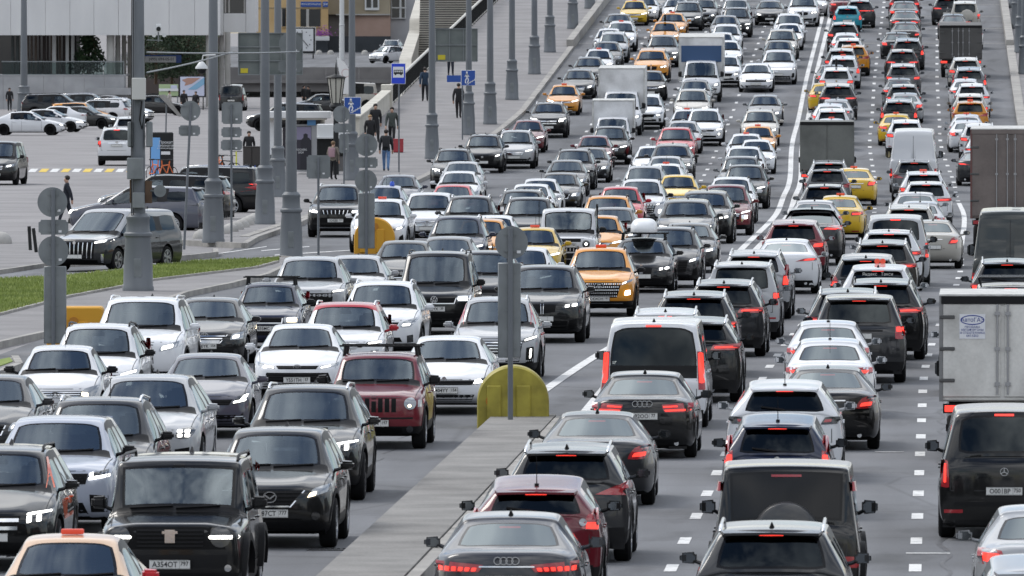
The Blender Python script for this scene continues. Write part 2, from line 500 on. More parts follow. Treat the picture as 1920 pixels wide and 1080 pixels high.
# ---------------------------------------------------------------- vehicles: one generator, many body shapes
def lerp(a, b, t): return a + (b - a) * t
BASE = {
 'sedan': dict(L=4.75, W=1.83, H=1.46, zg=.17, hn=.72, hc=.97, c0=.27, wt=.435, bp=.54, c1=.675, c2=.70, re=.715, hr=1.36, bb=.865, hb=1.06, te=.965, ht=1.03,
   wr=.64, belt=.90, beltr=.96, fd=.30, ff=.83, bow=.55, fb=(.72, .9, 1, .97), rd=.22, rf=.86, rbow=.6, rb=(.75, .9, 1, .92), r=.33, ax=(.185, .785), clad=0, roof='paint', cw=1.0, rcor=.92),
 'suv': dict(L=4.62, W=1.86, H=1.68, zg=.2, hn=.86, hc=1.10, c0=.245, wt=.40, bp=.52, c1=.69, c2=.715, re=.915, hr=1.60, bb=.968, hb=1.13, te=.978, ht=1.08,
   wr=.68, belt=1.03, beltr=1.12, fd=.27, ff=.86, bow=.6, fb=(.78, .95, 1, .97), rd=.17, rf=.88, rbow=.5, rb=(.7, .85, .95, 1), r=.36, ax=(.19, .785), clad=1, roof='paint', cw=1.0, rcor=.93),
 'hatch': dict(L=4.15, W=1.76, H=1.5, zg=.17, hn=.76, hc=1.0, c0=.25, wt=.40, bp=.53, c1=.70, c2=.73, re=.90, hr=1.42, bb=.96, hb=1.02, te=.972, ht=.97,
   wr=.66, belt=.95, beltr=1.03, fd=.28, ff=.83, bow=.6, fb=(.75, .92, 1, .97), rd=.17, rf=.86, rbow=.5, rb=(.7, .85, .97, 1), r=.32, ax=(.19, .79), clad=0, roof='paint', cw=1.0, rcor=.92),
 'boxy': dict(L=4.65, W=1.92, H=1.92, zg=.25, hn=1.06, hc=1.20, c0=.31, wt=.385, bp=.53, c1=.73, c2=.755, re=.955, hr=1.88, bb=.975, hb=1.22, te=.98, ht=1.16,
   wr=.84, belt=1.16, beltr=1.18, fd=.10, ff=.93, bow=.5, fb=(.8, .95, 1, 1), rd=.08, rf=.955, rbow=.5, rb=(.8, .9, 1, 1), r=.4, ax=(.175, .78), clad=1, roof='paint', cw=.97, rcor=.95),
 'mpv': dict(L=5.1, W=1.94, H=1.95, zg=.19, hn=.92, hc=1.17, c0=.19, wt=.345, bp=.47, c1=.69, c2=.71, re=.94, hr=1.89, bb=.972, hb=1.22, te=.98, ht=1.15,
   wr=.76, belt=1.10, beltr=1.13, fd=.24, ff=.86, bow=.6, fb=(.75, .92, 1, 1), rd=.12, rf=.93, rbow=.5, rb=(.8, .9, .95, 1), r=.35, ax=(.18, .78), clad=0, roof='paint', cw=1.0, rcor=.93),
 'van': dict(L=5.9, W=2.02, H=2.62, zg=.24, hn=1.05, hc=1.32, c0=.15, wt=.275, bp=.36, c1=.66, c2=.68, re=.955, hr=2.56, bb=.975, hb=1.45, te=.98, ht=1.40,
   wr=.80, belt=1.28, beltr=1.30, fd=.22, ff=.87, bow=.6, fb=(.75, .92, 1, 1), rd=.07, rf=.96, rbow=.5, rb=(.8, .9, .95, 1), r=.34, ax=(.17, .80), clad=0, roof='paint', cw=1.0, rcor=.94, panel=1),
 'cab': dict(L=2.35, W=2.06, H=2.14, zg=.36, hn=1.05, hc=1.28, c0=.30, wt=.60, bp=.84, c1=.90, c2=.93, re=.955, hr=2.10, bb=.975, hb=1.30, te=.985, ht=1.2,
   wr=.76, belt=1.22, beltr=1.26, fd=.20, ff=.88, bow=.6, fb=(.75, .92, 1, 1), rd=.03, rf=.98, rbow=.5, rb=(.8, .9, .95, 1), r=.36, ax=(.36,), clad=0, roof='paint', cw=1.0, rcor=.93, panel=2),
}
def cage(P):
    L, hw, H, zg = P['L'], P['W'] / 2, P['H'], P['zg']
    V, F, FM = [], [], []
    def lower(fw, zb, zlow=0.0):
        return [(fw * hw, zg + .62 * (zb - zg)), (fw * hw * .992, zg + .30 * (zb - zg)), (fw * hw * .955, zg + zlow), (fw * hw * .62, zg + zlow), (fw * hw * .3, zg + zlow), (0, zg + zlow)]
    def hood(y, fw, zt, zlow=0.0, crown=1.0):
        we = hw * fw * .87
        zb = zt - .13
        return (y, [(0, zt), (we * .60, zt - .002 * crown), (we * .80, zt - .026 * crown), (we, zt - .05), (hw * fw * .925, zt - .085), (hw * fw * .965, zb)] + lower(fw, zb, zlow))
    def cab(y, zt, wr, zb, fw=1.0, we=None, drop=.06):
        wr = wr * hw
        r3 = (wr, zt - drop); r4 = (hw * .945 * fw, zb)
        r3b = (lerp(r3[0], r4[0], .13), lerp(r3[1], r4[1], .13))
        return (y, [(0, zt), (wr * .5, zt - .006), (wr * P['rcor'], zt - .028), r3, r3b, r4] + lower(fw, zb))
    b0, b1 = P['belt'], P['beltr']
    bl = lambda f: lerp(b0, b1, max(0, min(1, (f - P['c0']) / (P['re'] - P['c0']))))
    hn, hc = P['hn'], P['hc']
    fd, rd = P['fd'], P['rd']
    y0 = fd
    c0 = P['c0'] * L
    S = [hood(y0, P['ff'], hn, .04), hood(lerp(y0, c0, .28), lerp(P['ff'], 1, .75), lerp(hn, hc, .42)), hood(lerp(y0, c0, .66), .995, lerp(hn, hc, .80)), hood(c0, 1.0, hc)]
    g0 = cab(c0 + .07, hc + .025, .83, bl(P['c0']), 1.0, drop=.055)
    g0[1][4] = (hw * .885, hc - .055)
    S.append(g0)
    wt, wr = P['wt'] * L, P['wr']
    S.append(cab(wt, H - .055, wr * 1.0, bl(P['wt'])))
    S.append(cab(wt + .09, H - .025, wr * 1.0, bl(P['wt'])))
    S.append(cab(P['bp'] * L, H, wr, bl(P['bp'])))
    S.append(cab(P['bp'] * L + .09, H, wr, bl(P['bp'])))
    S.append(cab(P['c1'] * L, lerp(H, P['hr'], .35), wr * .985, bl(P['c1'])))
    S.append(cab(P['c2'] * L + .02, lerp(H, P['hr'], .45), wr * .98, bl(P['c2'])))
    S.append(cab(P['re'] * L - .06, P['hr'] + .025, wr * .96, bl(P['re']), lerp(1, .985, P['re'])))
    S.append(cab(P['re'] * L, P['hr'], wr * .95, bl(P['re']), lerp(1, .98, P['re'])))
    ybb, yte = P['bb'] * L, P['te'] * L
    rg = cab(ybb, P['hb'], P.get('wrb', .80), b1, .97, drop=.04)
    rg[1][4] = (hw * .88, P['hb'] - .055)
    S.append(rg)
    ye = L - rd
    S.append(hood(min(ybb + .06, ye - .05) if ye - ybb > .3 else ybb + .5 * (ye - ybb), .965, P['hb'] - .012, 0, .6))
    S.append(hood(ye, P['rf'], P['ht'], .05, .5))
    nS = len(S)
    # plan curvature of windscreen, rear glass and hood edge
    bowy = [[0, 0, 0] for _ in S]
    bowy[0] = [-fd * P['bow'], -fd * P['bow'] * .85, -fd * P['bow'] * .3]
    for i, a in ((3, .11), (4, .11), (5, .06), (6, .06)): bowy[i] = [-a * P['cw'], -a * P['cw'] * .78, -a * P['cw'] * .22]
    for i, a in ((nS - 5, .03), (nS - 4, .03), (nS - 3, .06)): bowy[i] = [a, a * .75, a * .2]
    bowy[-1] = [rd * P['rbow'], rd * P['rbow'] * .85, rd * P['rbow'] * .3]
    nh = 12
    idx = []
    for i, (y, pts) in enumerate(S):
        ring = []
        for k, (x, z) in enumerate(pts):
            yy = y + (bowy[i][k] if k < 3 else 0)
            V.append((x, yy - L / 2, z)); ring.append(len(V) - 1)
        for k in range(nh - 2, 0, -1):
            x, z = pts[k]
            yy = y + (bowy[i][k] if k < 3 else 0)
            V.append((-x, yy - L / 2, z)); ring.append(len(V) - 1)
        idx.append(ring)
    n = 2 * nh - 2
    panel = P.get('panel', 0)
    for i in range(nS - 1):
        for c in range(n):
            s = c if c < nh - 1 else n - 1 - c
            mi = 0
            if s >= 8: mi = 5
            elif s == 7 and P['clad'] and 0 <= i: mi = 1
            elif i == 3 and s <= 2: mi = 1
            elif i == 4 and s <= 1: mi = 2
            elif i == nS - 4 and s <= 1 and panel == 0: mi = 3
            elif s == 4 and 4 <= i <= 11:
                if i in (4, 5, 6): mi = 4
                elif i == 7: mi = 1
                elif panel == 1: mi = 0
                elif i == 8: mi = 4 if panel == 0 else 0
                elif i == 9: mi = 1 if panel == 0 else 0
                elif i in (10,): mi = 4 if P['re'] > .8 and panel == 0 else 0
            elif s == 3 and 5 <= i <= 9 and panel != 1: mi = 1
            elif s == 2 and 5 <= i <= 12 and P['roof'] == 'rails': mi = 1
            if P.get('blackroof') and s <= 3 and 5 <= i <= 12 and mi in (0, 1): mi = 7
            if P.get('blackroof') == 2 and s <= 3 and (i < 3 or 4 <= i <= 12) and mi == 0: mi = 7
            a, b = idx[i], idx[i + 1]
            F.append((a[c], a[(c + 1) % n], b[(c + 1) % n], b[c])); FM.append(mi)
    for end in (0, 1):
        ring = idx[0] if end == 0 else idx[-1]
        y = S[0][0] if end == 0 else S[-1][0]
        sg = -1 if end == 0 else 1
        d, bul = (fd, P['fb']) if end == 0 else (rd, P['rb'])
        G = {}
        for side in (1, -1):
            rr = lambda k: ring[k] if side == 1 else ring[(n - k) % n]
            for j in range(3): G[side, 0, j] = rr(j)
            for k in range(6): G[side, k, 3] = rr(3 + k)
            G[side, 5, 2], G[side, 5, 1], G[side, 5, 0] = rr(9), rr(10), rr(11)
            for k in range(1, 5):
                x3, z3 = (S[0] if end == 0 else S[-1])[1][3 + k]
                for j in range(3):
                    if j == 0 and side == -1:
                        G[side, k, 0] = G[1, k, 0]; continue
                    fx = (0, .5, .9)[j]
                    bx = (1, .86, .36)[j]
                    V.append((side * fx * x3, y + sg * d * bul[k - 1] * bx - L / 2, z3 + (.02 if k < 3 else 0) * (1 - fx))); G[side, k, j] = len(V) - 1
            for k in range(5):
                for j in range(3):
                    q = (G[side, k, j], G[side, k, j + 1], G[side, k + 1, j + 1], G[side, k + 1, j])
                    F.append(q); FM.append(1 if (k == 4 and P['clad']) else 0)
    me = bpy.data.meshes.new('cage')
    me.from_pydata(V, [], F)
    bm = bmesh.new(); bm.from_mesh(me)
    bmesh.ops.remove_doubles(bm, verts=bm.verts, dist=1e-5)
    for f, mi in zip(bm.faces, FM): f.material_index = mi
    bmesh.ops.recalc_face_normals(bm, faces=bm.faces)
    cl = bm.edges.layers.float.get('crease_edge') or bm.edges.layers.float.new('crease_edge')
    cr = P.get('crease', 0)
    crl = set()
    for a_, b_ in zip(idx, idx[1:]):
        for k in (6, n - 6): crl.add(frozenset((a_[k], b_[k])))
    for a_, b_ in zip(idx[:3], idx[1:4]):
        for k in (1, n - 1): crl.add(frozenset((a_[k], b_[k])))
    for e in bm.edges:
        if frozenset(v.index for v in e.verts) in crl: e[cl] = .45; continue
        a, b = [f.material_index for f in e.link_faces] if len(e.link_faces) == 2 else (0, 0)
        if (a != b) and {a, b} & {2, 3, 4}: e[cl] = max(cr, .35)
        elif cr: e[cl] = cr
    bm.to_mesh(me); bm.free()
    return me

class Model: pass
def shell(P, lev=2):
    me = cage(P)
    o = bpy.data.objects.new('cage', me); col.objects.link(o)
    for k in ('paint', 'trim', 'windshield_glass', 'privacy_glass', 'window_glass', 'underside', 'underside', 'paint'): me.materials.append(M[k])
    s = o.modifiers.new('s', 'SUBSURF'); s.levels = lev; s.render_levels = lev
    bm = bmesh.new()
    hw = P['W'] / 2
    for ax in P['ax']:
        for sx in (1, -1):
            disc(bm, (sx * (hw - .02), ax * P['L'] - P['L'] / 2, P['r'] + .01), P['r'] + P.get('archgap', .055), .56, 28, 6, 'X')
    bmesh.ops.recalc_face_normals(bm, faces=bm.faces)
    cm = bpy.data.meshes.new('cut'); bm.to_mesh(cm); bm.free()
    for k in range(8): cm.materials.append(me.materials[k])
    c = bpy.data.objects.new('cut', cm); col.objects.link(c)
    b = o.modifiers.new('b', 'BOOLEAN'); b.object = c; b.operation = 'DIFFERENCE'; b.solver = 'EXACT'
    dg = bpy.context.evaluated_depsgraph_get()
    res = bpy.data.meshes.new_from_object(o.evaluated_get(dg), depsgraph=dg)
    bpy.data.objects.remove(o); bpy.data.objects.remove(c)
    bm = bmesh.new(); bm.from_mesh(res)
    bpy.data.meshes.remove(res)
    return bm

def split(bm, pred, name, mats, sm=38, frit=0):
    nb = bmesh.new(); mp = {}
    for f in bm.faces:
        if pred(f):
            vs_ = []
            for v in f.verts:
                if v.index not in mp: mp[v.index] = nb.verts.new(v.co)
                vs_.append(mp[v.index])
            try:
                nf = nb.faces.new(vs_); nf.material_index = f.material_index if len(mats) > 1 else 0
            except ValueError: pass
    if not nb.faces: nb.free(); return None
    if frit:        # black ceramic border of the pane
        bmesh.ops.recalc_face_normals(nb, faces=nb.faces)
        for f in bmesh.ops.inset_region(nb, faces=nb.faces[:], thickness=frit, use_boundary=True, use_even_offset=True)['faces']: f.material_index = 1
        mats = [mats[0], 'frit']
    return mesh_from(nb, name, mats, sm)

class Builder:
    """collects the parts of one vehicle model: [name, mesh, parent index or None, painted?, location]"""
    def __init__(self, P):
        self.P = P; self.parts = []
        self.bm = shell(P)
        self.bm.verts.index_update(); self.bm.normal_update()
        self.bvh = BVHTree.FromBMesh(self.bm)
        self.hw = P['W'] / 2
    def add(self, name, me, par=None, painted=False, loc=(0, 0, 0)):
        if me is None: return None
        self.parts.append((name, me, par, painted, loc)); return len(self.parts) - 1
    def hity(self, x, z, rear=False):
        L = self.P['L']
        o = Vector((x, L if rear else -L, z)); d = Vector((0, -1 if rear else 1, 0))
        h = self.bvh.ray_cast(o, d, 2 * L)
        lim = L * (.33 if rear else .24)
        if h[0] is None or abs(h[0].y) < lim:
            h2 = self.bvh.ray_cast(Vector((x * .93, o.y, z)), d, 2 * L)
            if h2[0] is not None and abs(h2[0].y) > lim: return h2[0].y
            return None
        return h[0].y
    def hitx(self, y, z, s):
        h = self.bvh.ray_cast(Vector((s * 3, y, z)), Vector((-s, 0, 0)), 3)
        return h[0].x if h[0] is not None else s * self.hw
    def patch(self, quads, mat, off=.008, thick=.03, rear=False, n=(6, 4), rnd=0.0, name='patch'):
        """conforming panels on the nose or tail; quads = corner lists (inner-bottom, outer-bottom, outer-top, inner-top) in metres"""
        bm = bmesh.new()
        sg = 1 if rear else -1
        for q in quads:
            G = {}
            last = None
            for a in range(n[0] + 1):
                for b in range(n[1] + 1):
                    u, v = a / n[0] * 2 - 1, b / n[1] * 2 - 1
                    if rnd:
                        u, v = u * math.sqrt(1 - rnd * v * v / 2), v * math.sqrt(1 - rnd * u * u / 2)
                    u, v = (u + 1) / 2, (v + 1) / 2
                    x = lerp(lerp(q[0][0], q[1][0], u), lerp(q[3][0], q[2][0], u), v)
                    z = lerp(lerp(q[0][1], q[1][1], u), lerp(q[3][1], q[2][1], u), v)
                    y = self.hity(x, z, rear)
                    G[a, b] = [x, y, z]
            ys = [g[1] for g in G.values() if g[1] is not None]
            if not ys: continue
            for k_, g in G.items():
                if g[1] is None:
                    cand = [h for h in G.values() if h[1] is not None]
                    g[1] = min(cand, key=lambda h: (h[0] - g[0]) ** 2 + (h[2] - g[2]) ** 2)[1]
            top = {k_: bm.verts.new((g[0], g[1] + sg * off, g[2])) for k_, g in G.items()}
            for a in range(n[0]):
                for b in range(n[1]): bm.faces.new((top[a, b], top[a + 1, b], top[a + 1, b + 1], top[a, b + 1]))
            loop = [(a, 0) for a in range(n[0])] + [(n[0], b) for b in range(n[1])] + [(a, n[1]) for a in range(n[0], 0, -1)] + [(0, b) for b in range(n[1], 0, -1)]
            bot = [bm.verts.new((top[k_].co.x, top[k_].co.y - sg * (off + thick), top[k_].co.z)) for k_ in loop]
            for i in range(len(loop)):
                j = (i + 1) % len(loop)
                bm.faces.new((top[loop[i]], top[loop[j]], bot[j], bot[i]))
        if not bm.faces: bm.free(); return None
        bmesh.ops.recalc_face_normals(bm, faces=bm.faces)
        return mesh_from(bm, name, mat, 40)
    def mir(self, q): return [(-x, z) for x, z in q]

def fr(B, q): return [(x * B.hw, z) for x, z in q]
def ctr(B, zb, zt, xb, xt): return [(-xb * B.hw, zb), (xb * B.hw, zb), (xt * B.hw, zt), (-xt * B.hw, zt)]
def rect(x0, x1, z0, z1): return [(x0, z0), (x1, z0), (x1, z1), (x0, z1)]

WHEELS = {}
def wheel_mesh(r, w, dark):
    k = (r, w, dark)
    if k in WHEELS: return WHEELS[k]
    bm = bmesh.new(); n = 28
    prof = [(r * .66, -w / 2 + .012), (r * .80, -w / 2), (r * .94, -w / 2 + .012), (r, -w / 2 + .045), (r, w / 2 - .045), (r * .94, w / 2 - .012), (r * .80, w / 2), (r * .66, w / 2 - .012)]
    rings = [[bm.verts.new((x, rr * math.cos(2 * math.pi * i / n), rr * math.sin(2 * math.pi * i / n))) for i in range(n)] for rr, x in prof]
    for a, b in zip(rings, rings[1:]):
        for i in range(n): bm.faces.new((a[i], b[i], b[(i + 1) % n], a[(i + 1) % n]))
    bm.faces.new(rings[0])
    bmesh.ops.recalc_face_normals(bm, faces=bm.faces)
    ty = mesh_from(bm, 'tyre', 'rubber', 30)
    bm = bmesh.new()
    ro = r * .69
    xo = w / 2 - .004
    ring_a = [bm.verts.new((xo, ro * math.cos(2 * math.pi * i / n), ro * math.sin(2 * math.pi * i / n))) for i in range(n)]
    ring_b = [bm.verts.new((xo, ro * .9 * math.cos(2 * math.pi * i / n), ro * .9 * math.sin(2 * math.pi * i / n))) for i in range(n)]
    ring_c = [bm.verts.new((xo - .07, ro * .88 * math.cos(2 * math.pi * i / n), ro * .88 * math.sin(2 * math.pi * i / n))) for i in range(n)]
    for a, b in ((ring_a, ring_b), (ring_b, ring_c)):
        for i in range(n): bm.faces.new((a[i], a[(i + 1) % n], b[(i + 1) % n], b[i]))
    f = bm.faces.new(ring_c); f.material_index = 1
    for s in range(5):
        for dlt in (-.13, .13):
            t = 2 * math.pi * s / 5
            c, s_ = math.cos(t + dlt), math.sin(t + dlt)
            p0 = Vector((xo - .012, .03 * c, .03 * s_)); p1 = Vector((xo - .012, ro * .93 * math.cos(t + dlt * 1.5), ro * .93 * math.sin(t + dlt * 1.5)))
            d = (p1 - p0).normalized(); u = Vector((1, 0, 0)).cross(d) * .021
            q = [p0 - u, p1 - u * 1.2, p1 + u * 1.2, p0 + u]
            fv = [bm.verts.new(v) for v in q]; bv = [bm.verts.new(v - Vector((.035, 0, 0))) for v in q]
            bm.faces.new(fv)
            for i in range(4): bm.faces.new((fv[i], bv[i], bv[(i + 1) % 4], fv[(i + 1) % 4]))
    disc(bm, (xo - .012, 0, 0), ro * .2, .03, 12, 0, 'X')
    bmesh.ops.recalc_face_normals(bm, faces=bm.faces)
    ri = mesh_from(bm, 'rim', ['rim_dark' if dark else 'rim_silver', 'underside'])
    WHEELS[k] = (ty, ri)
    return WHEELS[k]

def mirror_mesh(w, h, big=0):
    k = ('m', w, h, big)
    if k in WHEELS: return WHEELS[k]
    out_ = []
    for s in (1, -1):
        bm = bmesh.new()
        vs_ = bbox(bm, (s * (w / 2 + .05), 0, 0), (w, .15, h))
        for v in vs_:
            if abs(v.co.x) > w * .6: v.co.z *= .82; v.co.y = v.co.y * .7 + .03
            if v.co.y < 0: v.co.z *= .72; v.co.x = s * (w / 2 + .05) + (v.co.x - s * (w / 2 + .05)) * .8
        bmesh.ops.bevel(bm, geom=list(bm.edges), offset=.03, segments=4, affect='EDGES', clamp_overlap=True)
        tube(bm, [(s * -.06, -.01, -h * .48), (s * .02, 0, -h * .4), (s * .10, .0, -h * .2)], [.03, .028, .025], 6)
        bmesh.ops.recalc_face_normals(bm, faces=bm.faces)
        a = mesh_from(bm, 'side_mirror', 'paint', 50)
        b_ = mesh_from_copy(a, 'trim')
        bm = bmesh.new()
        bbox(bm, (s * (w / 2 + .05), .0755, 0), (w * .80, .008, h * .72))
        bmesh.ops.bevel(bm, geom=[e for e in bm.edges if abs((e.verts[0].co - e.verts[1].co).y) > .006], offset=.03, segments=3, affect='EDGES')
        c = mesh_from(bm, 'mirror_glass', 'mirror_glass')
        out_.append((a, b_, c))
    WHEELS[k] = out_
    return out_
def mesh_from_copy(me, mat):
    m2 = me.copy(); m2.materials.clear(); m2.materials.append(M[mat]); return m2

def seat_meshes():
    if 'seat' in WHEELS: return WHEELS['seat']
    def seat(wd, heads):
        bm = bmesh.new()
        rbox(bm, (0, 0, .10), (wd, .5, .18), .05)
        rbox(bm, (0, .27, .42), (wd * .95, .14, .58), .05)
        for hx in heads: rbox(bm, (hx, .28, .81), (.26, .10, .18), .04)
        return mesh_from(bm, 'seat', 'interior', 40)
    bm = bmesh.new()
    n = 18
    prev = None; rings = []
    for i in range(n):
        t = 2 * math.pi * i / n
        c = Vector((math.cos(t) * .18, math.sin(t) * -.06, math.sin(t) * .17))
        rings.append([bm.verts.new(c + Vector((math.cos(t) * .014 * math.cos(a), -.014 * math.sin(a), math.sin(t) * .014 * math.cos(a)))) for a in (0, 1.57, 3.14, 4.71)])
    for i in range(n):
        for k in range(4): bm.faces.new((rings[i][k], rings[i][(k + 1) % 4], rings[(i + 1) % n][(k + 1) % 4], rings[(i + 1) % n][k]))
    bbox(bm, (0, 0, 0), (.3, .03, .05))
    bmesh.ops.recalc_face_normals(bm, faces=bm.faces)
    wheel = mesh_from(bm, 'steering_wheel', 'trim')
    WHEELS['seat'] = (seat(.5, (0,)), seat(1.25, (-.4, .4)), wheel)
    return WHEELS['seat']

def build(kind, front=(), rear=(), **kw):
    P = dict(BASE[kind]); opts = {k: kw.pop(k) for k in list(kw) if k not in BASE['van'] and k not in ('blackroof', 'crease', 'wrb', 'archgap')}
    P.update(kw)
    B = Builder(P); hw = B.hw; L = P['L']
    mat7 = ['paint', 'trim', 'windshield_glass', 'privacy_glass', 'window_glass', 'underside', 'underside']
    body = B.add('body', split(B.bm, lambda f: f.material_index in (0, 1, 5, 6), 'body', mat7), None, True)
    if P.get('blackroof'): B.add('roof', split(B.bm, lambda f: f.material_index == 7, 'roof', ['paint']), None, 2)
    ws = B.add('windshield', split(B.bm, lambda f: f.material_index == 2, 'windshield', ['windshield_glass'], 38, .038))
    rwm = opts.get('rearglass', 'rear_glass' if kind == 'sedan' else 'privacy_glass')
    B.add('rear_window', split(B.bm, lambda f: f.material_index == 3, 'rear_window', [rwm], 38, .035))
    bp = (P['bp'] * L + .04) - L / 2; cc = P['c1'] * L + .03 - L / 2
    for s in (1, -1):
        for lo, hi, g in ((-9, bp, 'window_glass'), (bp, cc, opts.get('sideglass', 'privacy_glass')), (cc, 9, opts.get('sideglass', 'privacy_glass'))):
            B.add('side_window', split(B.bm, lambda f: f.material_index == 4 and f.calc_center_median().x * s > 0 and lo <= f.calc_center_median().y < hi, 'side_window', [g], 38, .018))
    # wheels
    ty, ri = wheel_mesh(P['r'], .22 if P['r'] < .35 else .25, opts.get('rim', 'silver') == 'dark')
    wl = []
    for ax in P['ax']:
        for s in (1, -1):
            wl.append((s, ax * L - L / 2))
    B.wheels = (ty, ri, [(s * (hw - .135), y, P['r'], s) for s, y in wl])
    if kind == 'cab': pass
    # mirrors
    ym = P['c0'] * L + .42 * (1 if kind not in ('boxy', 'cab', 'van') else .6) - L / 2
    mh = {'van': .34, 'cab': .34, 'boxy': .20, 'mpv': .19}.get(kind, .155); mw = {'van': .2, 'cab': .2}.get(kind, .215)
    mm = mirror_mesh(mw, mh)
    for i, s in enumerate((1, -1)):
        a, b_, c = mm[i]
        black = opts.get('mirrors', 'paint') == 'black'
        p = B.add('side_mirror', b_ if black else a, None, not black, (s * (hw * .93), ym, P['belt'] + .03 + mh * .55))
        B.add('mirror_glass', c, p)
    # interior
    st, bench, swh = seat_meshes()
    zs = P['zg'] + .17 + (P['H'] - 1.46) * .55
    yseat = P['wt'] * L + .35 - L / 2
    if kind != 'cab':
        for s in (1, -1): B.add('front_seat', st, None, False, (s * .38, yseat, zs))
        if kind != 'van': B.add('rear_seat', bench, None, False, (0, min(yseat + .95, P['re'] * L - L / 2 - .35), zs + .02))
    else:
        for s in (.5, 0, -.5): B.add('front_seat', st, None, False, (s, L / 2 - .55, zs + .2))
    bm = bmesh.new()
    yd = P['c0'] * L + .32 - L / 2
    rbox(bm, (0, yd + .04, P['hc'] - .13), (P['W'] * .80, .46, .24), .06)
    B.add('dashboard', mesh_from(bm, 'dashboard', 'interior', 40))
    B.add('steering_wheel', swh, None, False, (.37, yd + .36, P['hc'] - .03))
    # floor pan so that nobody looks through the car
    bm = bmesh.new()
    bbox(bm, (0, 0, P['zg'] + .12), (P['W'] * .8, L * .8, .04))
    bbox(bm, (0, P['c0'] * L - L / 2 + .02, P['zg'] + .35), (P['W'] * .8, .03, .5))
    B.add('floor_pan', mesh_from(bm, 'floor_pan', 'underside'))
    # rear-view mirror and wipers
    zt = P['H'] - .22
    bm = bmesh.new(); rbox(bm, (0, P['wt'] * L - L / 2 - .02, P['H'] - .20), (.24, .04, .08), .02)
    rbox(bm, (0, P['wt'] * L - L / 2 - .06, P['H'] - .13), (.16, .05, .09), .02)
    B.add('rear_view_mirror', mesh_from(bm, 'rear_view_mirror', 'trim'))
    for x0, x1 in ((-.62, -.06), (-.02, .55)):
        bm = bmesh.new(); pts = []
        for t in (0, .33, .66, 1):
            x = lerp(x0, x1, t); z = P['hc'] + .045 + .03 * t
            h = B.bvh.ray_cast(Vector((x, -L, z)), Vector((0, 1, 0)), 2 * L)
            if h[0] is not None: pts.append((x, h[0].y - .018, z))
        if len(pts) > 2:
            tube(bm, pts, .013, 5)
            bmesh.ops.recalc_face_normals(bm, faces=bm.faces)
            B.add('wiper', mesh_from(bm, 'wiper', 'trim'))
        else: bm.free()
    # wheel arch trims
    if P['clad'] and opts.get('archtrim', 1):
        for ax in P['ax']:
            for s in (1, -1):
                bm = bmesh.new(); prev = None
                cy = ax * L - L / 2; r0 = P['r'] + P.get('archgap', .055) - .004; r1 = r0 + opts.get('archw', .07)
                for i in range(15):
                    t = math.pi * (i / 14)
                    row = []
                    for rr in (r0, r1):
                        y_, z_ = cy + rr * math.cos(t), P['r'] + .01 + rr * math.sin(t)
                        row.append((y_, z_))
                    x = B.hitx(row[1][0], row[1][1] + .01, s)
                    ex = opts.get('archout', .012)
                    cur = [bm.verts.new((x - s * .03, row[1][0], row[1][1])), bm.verts.new((x + s * ex, row[1][0], row[1][1])), bm.verts.new((x + s * (ex + .004), row[0][0], row[0][1])), bm.verts.new((x - s * .05, row[0][0], row[0][1]))]
                    if prev:
                        for k in range(3): bm.faces.new((prev[k], cur[k], cur[k + 1], prev[k + 1]))
                    prev = cur
                bmesh.ops.recalc_face_normals(bm, faces=bm.faces)
                B.add('wheel_arch', mesh_from(bm, 'wheel_arch', 'plastic', 40))
    # door seams and handles
    for s in (1, -1):
        bm = bmesh.new()
        for yy in ([P['bp'] * L + .06 - L / 2, P['c0'] * L + .12 - L / 2] + ([P['c1'] * L - L / 2] if kind not in ('cab', 'van') else [])):
            prev = None
            zb = P['belt'] - .03
            for i in range(7):
                z = lerp(P['zg'] + .12, zb, i / 6)
                x = B.hitx(yy, z, s)
                if abs(x) < hw * .75: prev = None; continue
                cur = [bm.verts.new((x + s * .003, yy - .006, z)), bm.verts.new((x + s * .003, yy + .006, z))]
                if prev: bm.faces.new((prev[0], prev[1], cur[1], cur[0]))
                prev = cur
        if bm.faces: B.add('door_seam', mesh_from(bm, 'door_seam', 'ink'))
        else: bm.free()
        for yy in (P['bp'] * L - .12 - L / 2, P['c1'] * L - .14 - L / 2):
            z = P['belt'] - .10
            x = B.hitx(yy, z, s)
            bm = bmesh.new(); rbox(bm, (x + s * .018, yy, z), (.03, .19, .028), .008)
            B.add('door_handle', mesh_from(bm, 'door_handle', 'paint', 40), None, True)
    # hood, tailgate and bumper seams
    if kind not in ('cab', 'van'):
        z = P['ht'] - .42
        q = [[(s * .80 * hw, z), (s * .80 * hw + .012, z), (s * .80 * hw + .012, P['ht'] - .06), (s * .80 * hw, P['ht'] - .06)] for s in (1, -1)] + [rect(-.80 * hw, .80 * hw, z - .012, z)]
        B.add('tailgate_seam', B.patch(q, 'ink', .003, .004, True, (4, 2)))
        B.add('hood_seam', B.patch([rect(-.70 * hw, .70 * hw, P['hn'] - .052, P['hn'] - .042)], 'ink', .003, .004, False, (8, 1)))
        for s in (1, -1):
            bm = bmesh.new(); prev = None
            for i in range(9):
                y = lerp(P['fd'] + .06, P['c0'] * L - .02, i / 8) - L / 2
                cur = []
                for dx in (0, .011):
                    x = s * (hw * lerp(.80, .865, i / 8) + dx)
                    h = B.bvh.ray_cast(Vector((x, y, 4)), Vector((0, 0, -1)), 4)
                    if h[0] is not None: cur.append(bm.verts.new((x, y, h[0].z + .004)))
                if len(cur) == 2 and prev: bm.faces.new((prev[0], prev[1], cur[1], cur[0]))
                prev = cur if len(cur) == 2 else None
            if bm.faces: B.add('hood_seam', mesh_from(bm, 'hood_seam', 'ink'))
            else: bm.free()
    # nose
    grille = None
    for it in front: place_item(B, it, False)
    for it in rear: place_item(B, it, True)
